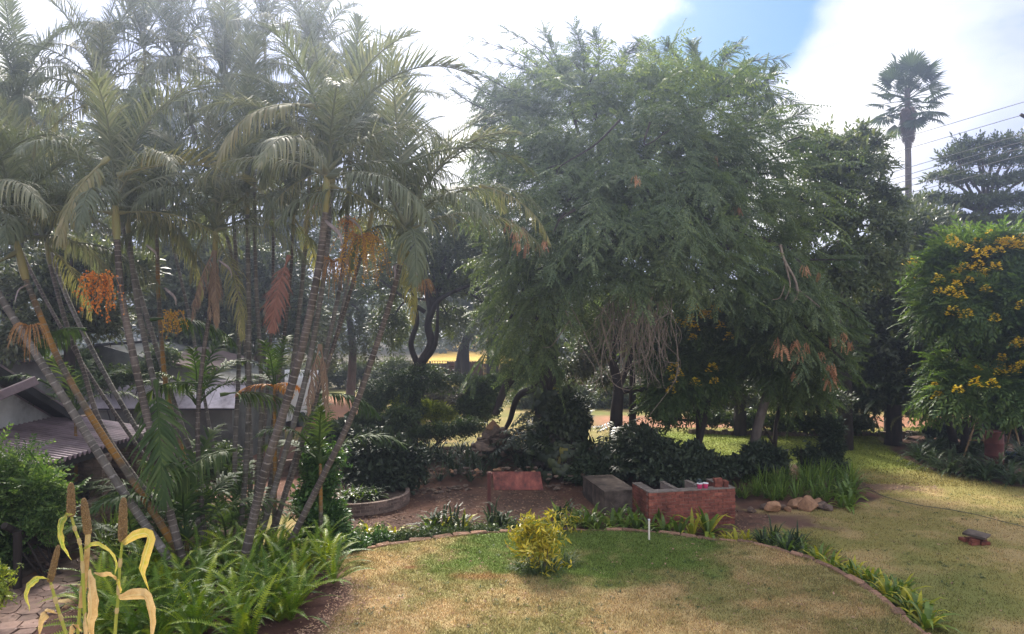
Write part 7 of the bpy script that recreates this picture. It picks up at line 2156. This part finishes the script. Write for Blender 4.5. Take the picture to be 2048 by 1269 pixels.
r = np.random.default_rng(81)
cnt = 0
fl_ = 'bright green fern in the thick bed round the palm stems'
pts = []
while len(pts) < 74:
    x, y = r.uniform(185, 680), r.uniform(1085, 1300)
    # bed outline: upper edge falls to the left, right edge curves in towards the bottom
    if y < np.interp(x, [185, 300, 420, 560, 680], [1180, 1135, 1120, 1100, 1095]): continue
    if x > np.interp(y, [1090, 1150, 1200, 1250, 1300], [676, 680, 650, 590, 520]): continue
    if any(math.hypot((x - a) / 1.5, y - b) < 14 for a, b in pts): continue
    pts.append((x, y))
for i, (x, y) in enumerate(pts):
    where_ = ('nearest the camera at the front of the palm bed' if y > 1225 else 'at the lawn side of the palm bed right of the leaning stems' if x > 545 else 'beside the stone path at the left of the palm bed' if x < 300 else 'among the feet of the palm stems')
    fern(x, y, 13, 1.05 if y > 1120 else .95, i, 'bright green fern ' + where_, 'ferns of the palm bed ' + where_.split()[0])
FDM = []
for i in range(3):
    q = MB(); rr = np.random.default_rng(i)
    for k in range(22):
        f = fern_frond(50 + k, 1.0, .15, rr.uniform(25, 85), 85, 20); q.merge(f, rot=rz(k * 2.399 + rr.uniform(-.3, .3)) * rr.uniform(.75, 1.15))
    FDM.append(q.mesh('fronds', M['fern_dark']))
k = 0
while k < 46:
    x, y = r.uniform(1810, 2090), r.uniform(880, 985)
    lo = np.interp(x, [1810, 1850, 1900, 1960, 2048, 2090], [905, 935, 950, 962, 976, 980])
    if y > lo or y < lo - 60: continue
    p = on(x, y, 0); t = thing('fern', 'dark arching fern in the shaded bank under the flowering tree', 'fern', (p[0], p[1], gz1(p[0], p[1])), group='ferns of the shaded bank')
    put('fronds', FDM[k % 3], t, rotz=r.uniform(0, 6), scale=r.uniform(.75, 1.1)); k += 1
for x, y in [(690, 1005), (705, 1012), (722, 1014), (740, 1010), (755, 1004), (715, 1000), (735, 998)]:
    D = 20.3 + (1010 - y) * .03; p = at(x, y, D)
    t = thing('planter_fern', 'leafy green plant growing in the curved brick planter', 'plant', (p[0], p[1], .25), group='plants of the brick planter')
    put('leaves', STRAP[k % 4], t, rotz=r.uniform(0, 6), scale=.75); put('fronds', FDM[k % 3], t, rotz=r.uniform(0, 6), scale=.5); k += 1

# ================================================================== YELLOW CROTON
def croton(label, pads, n, b, seed):
    t = thing('croton', label, 'shrub', tuple(b))
    r = np.random.default_rng(seed); q = MB()
    for p in pads:
        e = p[:3]; m = (b + e) / 2 + r.normal(size=3) * .06
        tube(q, smooth_path([b + (r.uniform(-.06, .06), r.uniform(-.06, .06), -.05), m, e], 8) - b, np.linspace(.018, .006, 8), 6)
    q.obj('stem', M['bark_grey'], t, True)
    CRL = [leaf(.16, .042, .15), leaf(.19, .05, .25), leaf(.13, .038, .1)]
    tw = [twig(r, .22, 9, CRL, spread=74, planar=False, droop=.1, size=(.8, 1.15)) for _ in range(4)]
    crown(t, b, 'foliage', pads, n, tw, M['croton'], seed + 1, (.8, 1.15), flat=1.0, low=.6, inner=.25, out=b, up=.4)


cb_ = on(1082, 1140, TERR_Z)
D = cb_[1]
CRS = 1.0
croton('bright yellow croton bush standing on the green lawn', [ell(1050, 1050, D, 28, 24), ell(1070, 1030, D - .1, 18, 18), ell(1095, 1060, D - .1, 26, 24), ell(1070, 1075, D - .25, 40, 24), ell(1040, 1085, D - .05, 26, 20), ell(1105, 1090, D - .1, 22, 20), ell(1115, 1122, D - .1, 14, 14), ell(1025, 1060, D + .1, 12, 14)], 165, cb_, 200)
cb2 = on(1128, 1062, TERR_Z)
croton('small yellow croton sprig behind the big bush', [ell(1128, 1030, cb2[1], 9, 10), ell(1133, 1045, cb2[1], 8, 9), ell(1124, 1040, cb2[1], 8, 10)], 22, cb2, 210)
for x, y in [(1060, 1140), (1085, 1146), (1105, 1142), (1040, 1136), (1128, 1132), (1070, 1150), (1140, 1128)]:
    plant('grass_tuft', 'rough green grass tuft round the foot of the croton', 'tufts round the croton', x, y, [strap_mesh(90 + x % 3, 40, .34, .014, M['shrub_mid'], (25, 80), 1.2)], .9)

# ================================================================== ROCKS
rk = [(1545, 1022, 30, 0), (1560, 1018, 22, 1), (1574, 1020, 14, 2), (1590, 1014, 26, 3), (1612, 1018, 34, 4), (1625, 1010, 28, 5), (1640, 1014, 26, 6), (1600, 1006, 20, 7), (1655, 1018, 18, 8), (1530, 1016, 20, 9), (1505, 1022, 18, 10)]
rl = {0: 'large pale orange rock at the left end of the bank of sword leaved plants', 4: 'tall slanting orange rock below the sword leaved bank'}
for i, (x, y, w, sd_) in enumerate(rk):
    rock(x, y + 3, w * 1.45, rl.get(i, 'angular reddish rock edging the sword leaved bank'), 'rocks of the sword leaved bank', dull=i in (1, 6, 8, 9, 10), seed=sd_, hk=1.35 if i in rl else 1.1)
pile = [(968, 888, 56, 'broad flat faced brown rock at the bottom of the rock pile', .62, 0), (998, 878, 40, 'split brown rock leaning on the right of the rock pile', .9, 1), (985, 858, 34, 'middle rock of the pile under the upright one', 1.0, 2), (986, 848, 30, 'upright reddish rock topmost of the rock pile', 1.35, 3), (975, 866, 26, 'small pale rock wedged in the rock pile', .8, 4), (1000, 862, 26, 'dark rock on the right of the rock pile', .9, 5)]
for i, (x, y, w, lab_, hk, sd_) in enumerate(pile):
    w3 = at(x, y + 6, 24.55 - (i in (0, 1)) * .2)
    s = (1.0 if i == 0 else 1.2) * w / FPX * w3[1] / 2
    o = put('rock', (ROCKS if i in (3,) else ROCKS_DULL)[sd_], None, tuple(w3), rot=(.2, .1, sd_ * 1.3), scale=(s, s * .8, s * hk)); tag(o, lab_, 'rock', 'rock pile')
q = MB(); mound = thing('rockery_core', 'low stacked stones carrying the rock pile', 'rockery', tuple(at(985, 900, 25.2) * (1, 1, 0)))
for i in range(38):
    h_ = (i / 37) ** .8; a_ = i * 2.4; w3 = np.array((math.cos(a_) * .95 * (1 - h_ * .75) + h_ * .1, -.15 + math.sin(a_) * .6 * (1 - h_ * .75), .35 + h_ * 1.05)); 
    put('stone', ROCKS_DULL[i % 6], mound, tuple(w3), rotz=i * 1.1, scale=r.uniform(.2, .32))
for i in range(46):
    x = r.uniform(845, 1075); y = 948 + r.uniform(-7, 7) + (x - 850) * -.02
    rock(x, y, r.uniform(9, 17), 'rounded brown stone in the low edge under the lily row', 'stones edging the lily row', dull=i % 3 > 0, seed=i, z=None)
for i in range(40):
    x = r.uniform(815, 940); y = 985 + r.uniform(-5, 5) - (x - 815) * .06
    rock(x, y, r.uniform(8, 16), 'flat dull stone lining the back of the bare earth bed', 'stones lining the earth bed', dull=True, seed=i + 3, hk=.6)
for i in range(22):
    rock(r.uniform(1090, 1170), r.uniform(950, 985), r.uniform(9, 18), 'loose brown stone lying left of the concrete block', 'loose stones left of the concrete block', dull=True, seed=i + 5, hk=.6)
# row of small stones along the far lawn: too small to pick apart
q = MB(); BXV = np.array([[-.5, -.5, -.5], [.5, -.5, -.5], [.5, .5, -.5], [-.5, .5, -.5], [-.4, -.4, .5], [.4, -.4, .5], [.4, .4, .5], [-.4, .4, .5]]); BXF = np.array([[0, 3, 2], [0, 2, 1], [4, 5, 6], [4, 6, 7], [0, 1, 5], [0, 5, 4], [1, 2, 6], [1, 6, 5], [2, 3, 7], [2, 7, 6], [3, 0, 4], [3, 4, 7]])
n = 150; xs = np.linspace(8, 22.5, n) + r.uniform(-.05, .05, n)
scatter(q, (BXV, BXF), np.stack([rz(a) for a in r.uniform(0, 6, n)]), np.column_stack((xs, 33.3 + .5 * np.sin(xs / 3) + r.uniform(-.15, .15, n), np.full(n, .06))), r.uniform(.12, .26, n))
tag(q.obj('border_stones', M['stone_dull']), 'row of small stones along the back of the far lawn', 'stones', kind='stuff')

# ================================================================== MILLET STALKS CLOSE TO THE CAMERA
def blade(pts, w, seed, kind):
    """a long grass leaf along world points"""
    P = smooth_path(pts, 14); T = unit(np.gradient(P, axis=0)); r = np.random.default_rng(seed)
    P = P + r.normal(size=P.shape) * .002
    W = unit(np.cross(T, (0.25, 1.0, .15)) + 1e-6)
    prof = np.interp(np.linspace(0, 1, 14), [0, .15, .45, .8, 1], [.45, .85, 1, .6, .02]) * w * .66 / 2
    prof[1:-1] *= r.uniform(.88, 1.1, 12); U = np.cross(W, T); V = []
    W = unit(W + r.normal(size=W.shape) * .1)
    for i in range(14): V += [P[i] - W[i] * prof[i] + U[i] * prof[i] * .45, P[i], P[i] + W[i] * prof[i] + U[i] * prof[i] * .45]
    F = []
    for i in range(13):
        for j in range(2): F.append([3 * i + j, 3 * i + j + 1, 3 * i + j + 4, 3 * i + j + 3])
    return np.array(V), F


AC = np.tile([-1.0, 0, 1.0], 14)


def head_mesh(seed, L, R):
    r = np.random.default_rng(seed); q = MB()
    n = 1500; t = r.random(n); a = r.uniform(0, 2 * PI, n)
    pr = R * np.interp(t, [0, .05, .25, .8, .95, 1], [.75, .95, 1.0, .82, .55, .2])
    p = np.column_stack((pr * np.cos(a), pr * np.sin(a), t * L)); d = unit(np.column_stack((np.cos(a), np.sin(a), np.full(n, .35))) + r.normal(size=(n, 3)) * .15)
    g = (np.array([[-.5, 0, 0], [.5, 0, 0], [0, 0, .6], [0, 1, 0], [0, 0, -.5]], float), np.array([[0, 2, 3], [2, 1, 3], [1, 4, 3], [4, 0, 3]]))
    scatter(q, g, frames(d), p - d * R * .22, R * .34 * r.uniform(.8, 1.2, n))
    zz = np.linspace(0, L * .99, 10); tube(q, np.column_stack((zz * 0, zz * 0, zz)), R * np.interp(zz / L, [0, .25, .8, 1], [.8, .9, .75, .15]), 10)
    return q.mesh('grain_head', M['millet_head'])


mil = [
    ('tallest millet stalk with plain green leaf curling left below its head', [(175, 1400), (168, 1195), (162, 1100), (150, 1060), (142, 1030)], (142, 966, 1032, 14.5), [('g', [(146, 1030), (128, 1034), (117, 1060), (125, 1095), (143, 1122)], .075), ('d', [(176, 1142), (180, 1180), (182, 1225), (178, 1262), (184, 1290)], .115)]),
    ('millet stalk wrapped in tan sheath just right of the tallest', [(150, 1400), (158, 1240), (166, 1150), (172, 1110), (176, 1066)], (167, 997, 1068, 14.5), [('g', [(168, 1098), (190, 1088), (215, 1100), (232, 1125), (230, 1152)], .045), ('d', [(158, 1262), (150, 1254), (142, 1262), (136, 1285)], .07), ('d', [(170, 1215), (168, 1250), (178, 1300), (176, 1340)], .05)]),
    ('millet stalk with yellow leaf folded over to the right', [(225, 1400), (231, 1255), (236, 1200), (240, 1130), (245, 1080)], (247, 996, 1082, 16), [('y', [(246, 1088), (268, 1072), (292, 1067), (299, 1085), (286, 1125), (284, 1150), (300, 1185)], .10), ('d', [(236, 1198), (262, 1192), (288, 1192), (300, 1215), (303, 1250), (300, 1300)], .11), ('d', [(237, 1165), (220, 1152), (200, 1150), (186, 1146)], .05), ('y', [(240, 1186), (234, 1165), (232, 1158)], .04)]),
    ('shortest millet stalk with slanting head at the left', [(165, 1400), (132, 1270), (115, 1215), (104, 1175), (100, 1160)], (117, 1091, 1163, 12), [('g', [(98, 1160), (80, 1158), (58, 1170), (50, 1195), (60, 1222)], .06), ('d', [(110, 1226), (94, 1226), (80, 1245), (77, 1275)], .08)]),
]
MD = 4.6
for i, (lab_, st_, hd, lv) in enumerate(mil):
    Dm = MD + (0, .05, -.1, .1)[i]
    P = [at(x, y, Dm) for x, y in st_]
    b = np.array((P[0][0], Dm, TERR_Z * 0 + gz1(P[0][0], Dm)))
    t = thing('millet_stalk', lab_, 'millet', tuple(b), group='millet stalks close by')
    q = MB(); pth = smooth_path([b, (b + P[0]) / 2 + (.03, 0, 0)] + P, 40) - b
    tube(q, pth, np.interp(np.linspace(0, 1, 40), [0, 1], [.013, .0075]), 8); q.obj('stalk', M['millet_stalk'], t, True)
    for k, u in enumerate((.60, .74, .87)):
        j = int(u * 39); q = MB(); tube(q, pth[j - 1:j + 2], [.0095, .013, .0095], 8); q.obj('joint', M['millet_dry'], t, True)
    top_ = at(st_[-1][0], hd[2], Dm); tip_ = at(hd[0], hd[1], Dm)
    d = tip_ - top_; L = np.linalg.norm(d)
    o = put('grain_head', head_mesh(i, L, hd[3] / FPX * Dm / 2 * 1.05), t, tuple(top_ - b))
    f_ = frames((d / L)[None], np.array([[0, -1.0, .1]]))[0]
    o.rotation_euler = Matrix(np.column_stack((f_[:, 0], -f_[:, 2], f_[:, 1])).tolist()).to_euler()
    for k, (kd, px_, w) in enumerate(lv):
        n_ = len(px_)
        pts_ = [at(x, y, Dm - .02 - .10 * math.sin(PI * j / (n_ - 1))) for j, (x, y) in enumerate(px_)]
        V, F = blade(pts_, w, i * 5 + k, kd); q = MB(); q.add(V - b, F, 0, AC)
        o = q.obj('leaf', {'g': M['millet_green'], 'd': M['millet_dry'], 'y': M['millet_leaf_y']}[kd], t, True)
        if kd == 'd': o['label'] = 'dry tan curling leaf'
    if i == 1:
        q = MB(); tube(q, smooth_path([at(176, 1066, Dm), at(174, 1110, Dm), at(170, 1160, Dm), at(162, 1215, Dm)], 12) - b, [.017] * 6 + [.016] * 6, 8); q.obj('sheath', M['millet_dry'], t, True)

# small white flowers by the edging and the red blossom on a palm stem
for i, (x, y) in enumerate([(722, 1088), (783, 1057)]):
    p = on(x, y + 4, .2)
    f = thing('flower', ('small white flower in the creeper at the lawn corner', 'small white flower by the bare earth left of the edging')[i], 'flower', (p[0], p[1], gz1(p[0], p[1])))
    q = MB(); tube(q, [(0, 0, 0), (0, 0, .16)], .004, 4); q.obj('stem', M['millet_stalk'], f)
    q = MB(); a = np.linspace(0, 2 * PI, 6)[:-1]
    scatter(q, leaf2(.05, .04, .1), frames(np.column_stack((np.cos(a), np.sin(a), a * 0 + .5))), np.tile([[0, 0, .16]], (5, 1)), 1.0); q.obj('petals', M['white_paint'], f)

# weeds and darker tufts in the lawns: nobody could count them
n = 900; x = r.uniform(-2.6, 15, n); y = r.uniform(11, 22, n)
_, g_k = gcol(x, y); k_ = (g_k > .6) & (fbm(x, y, 1.3, 81) > .48); x, y = x[k_], y[k_]
q = MB()
for j in range(7):
    a = r.uniform(0, 2 * PI, len(x)); d = np.column_stack((np.cos(a), np.sin(a), r.uniform(.3, 1.4, len(x))))
    scatter(q, leaf2(1, .3, .2), frames(d), np.column_stack((x + r.normal(size=len(x)) * .02, y + r.normal(size=len(x)) * .02, gz(x, y))), r.uniform(.04, .085, len(x)))
tag(q.obj('lawn_weeds', M['shrub_mid']), kind='stuff')

# ================================================================== VOLUME STANDING IN FOR LENS GLARE
if HAZE_DENSITY:
    hz = MB(); box(hz, (0, 78.5, 11.0), (410, 253, 24.6))  # scattering volume added to imitate the veiling glare of the lens
    m, t_, out_ = new_mat('glare_scatter')
    pv = N(t_, 'ShaderNodeVolumePrincipled')
    pv.inputs['Color'].default_value = (0.62, 0.73, 1.0, 1)
    pv.inputs['Density'].default_value = HAZE_DENSITY
    pv.inputs['Anisotropy'].default_value = HAZE_ANISO
    lk(t_, pv.outputs[0], out_.inputs['Volume'])
    tag(hz.obj('glare_veil', m), kind='stuff')
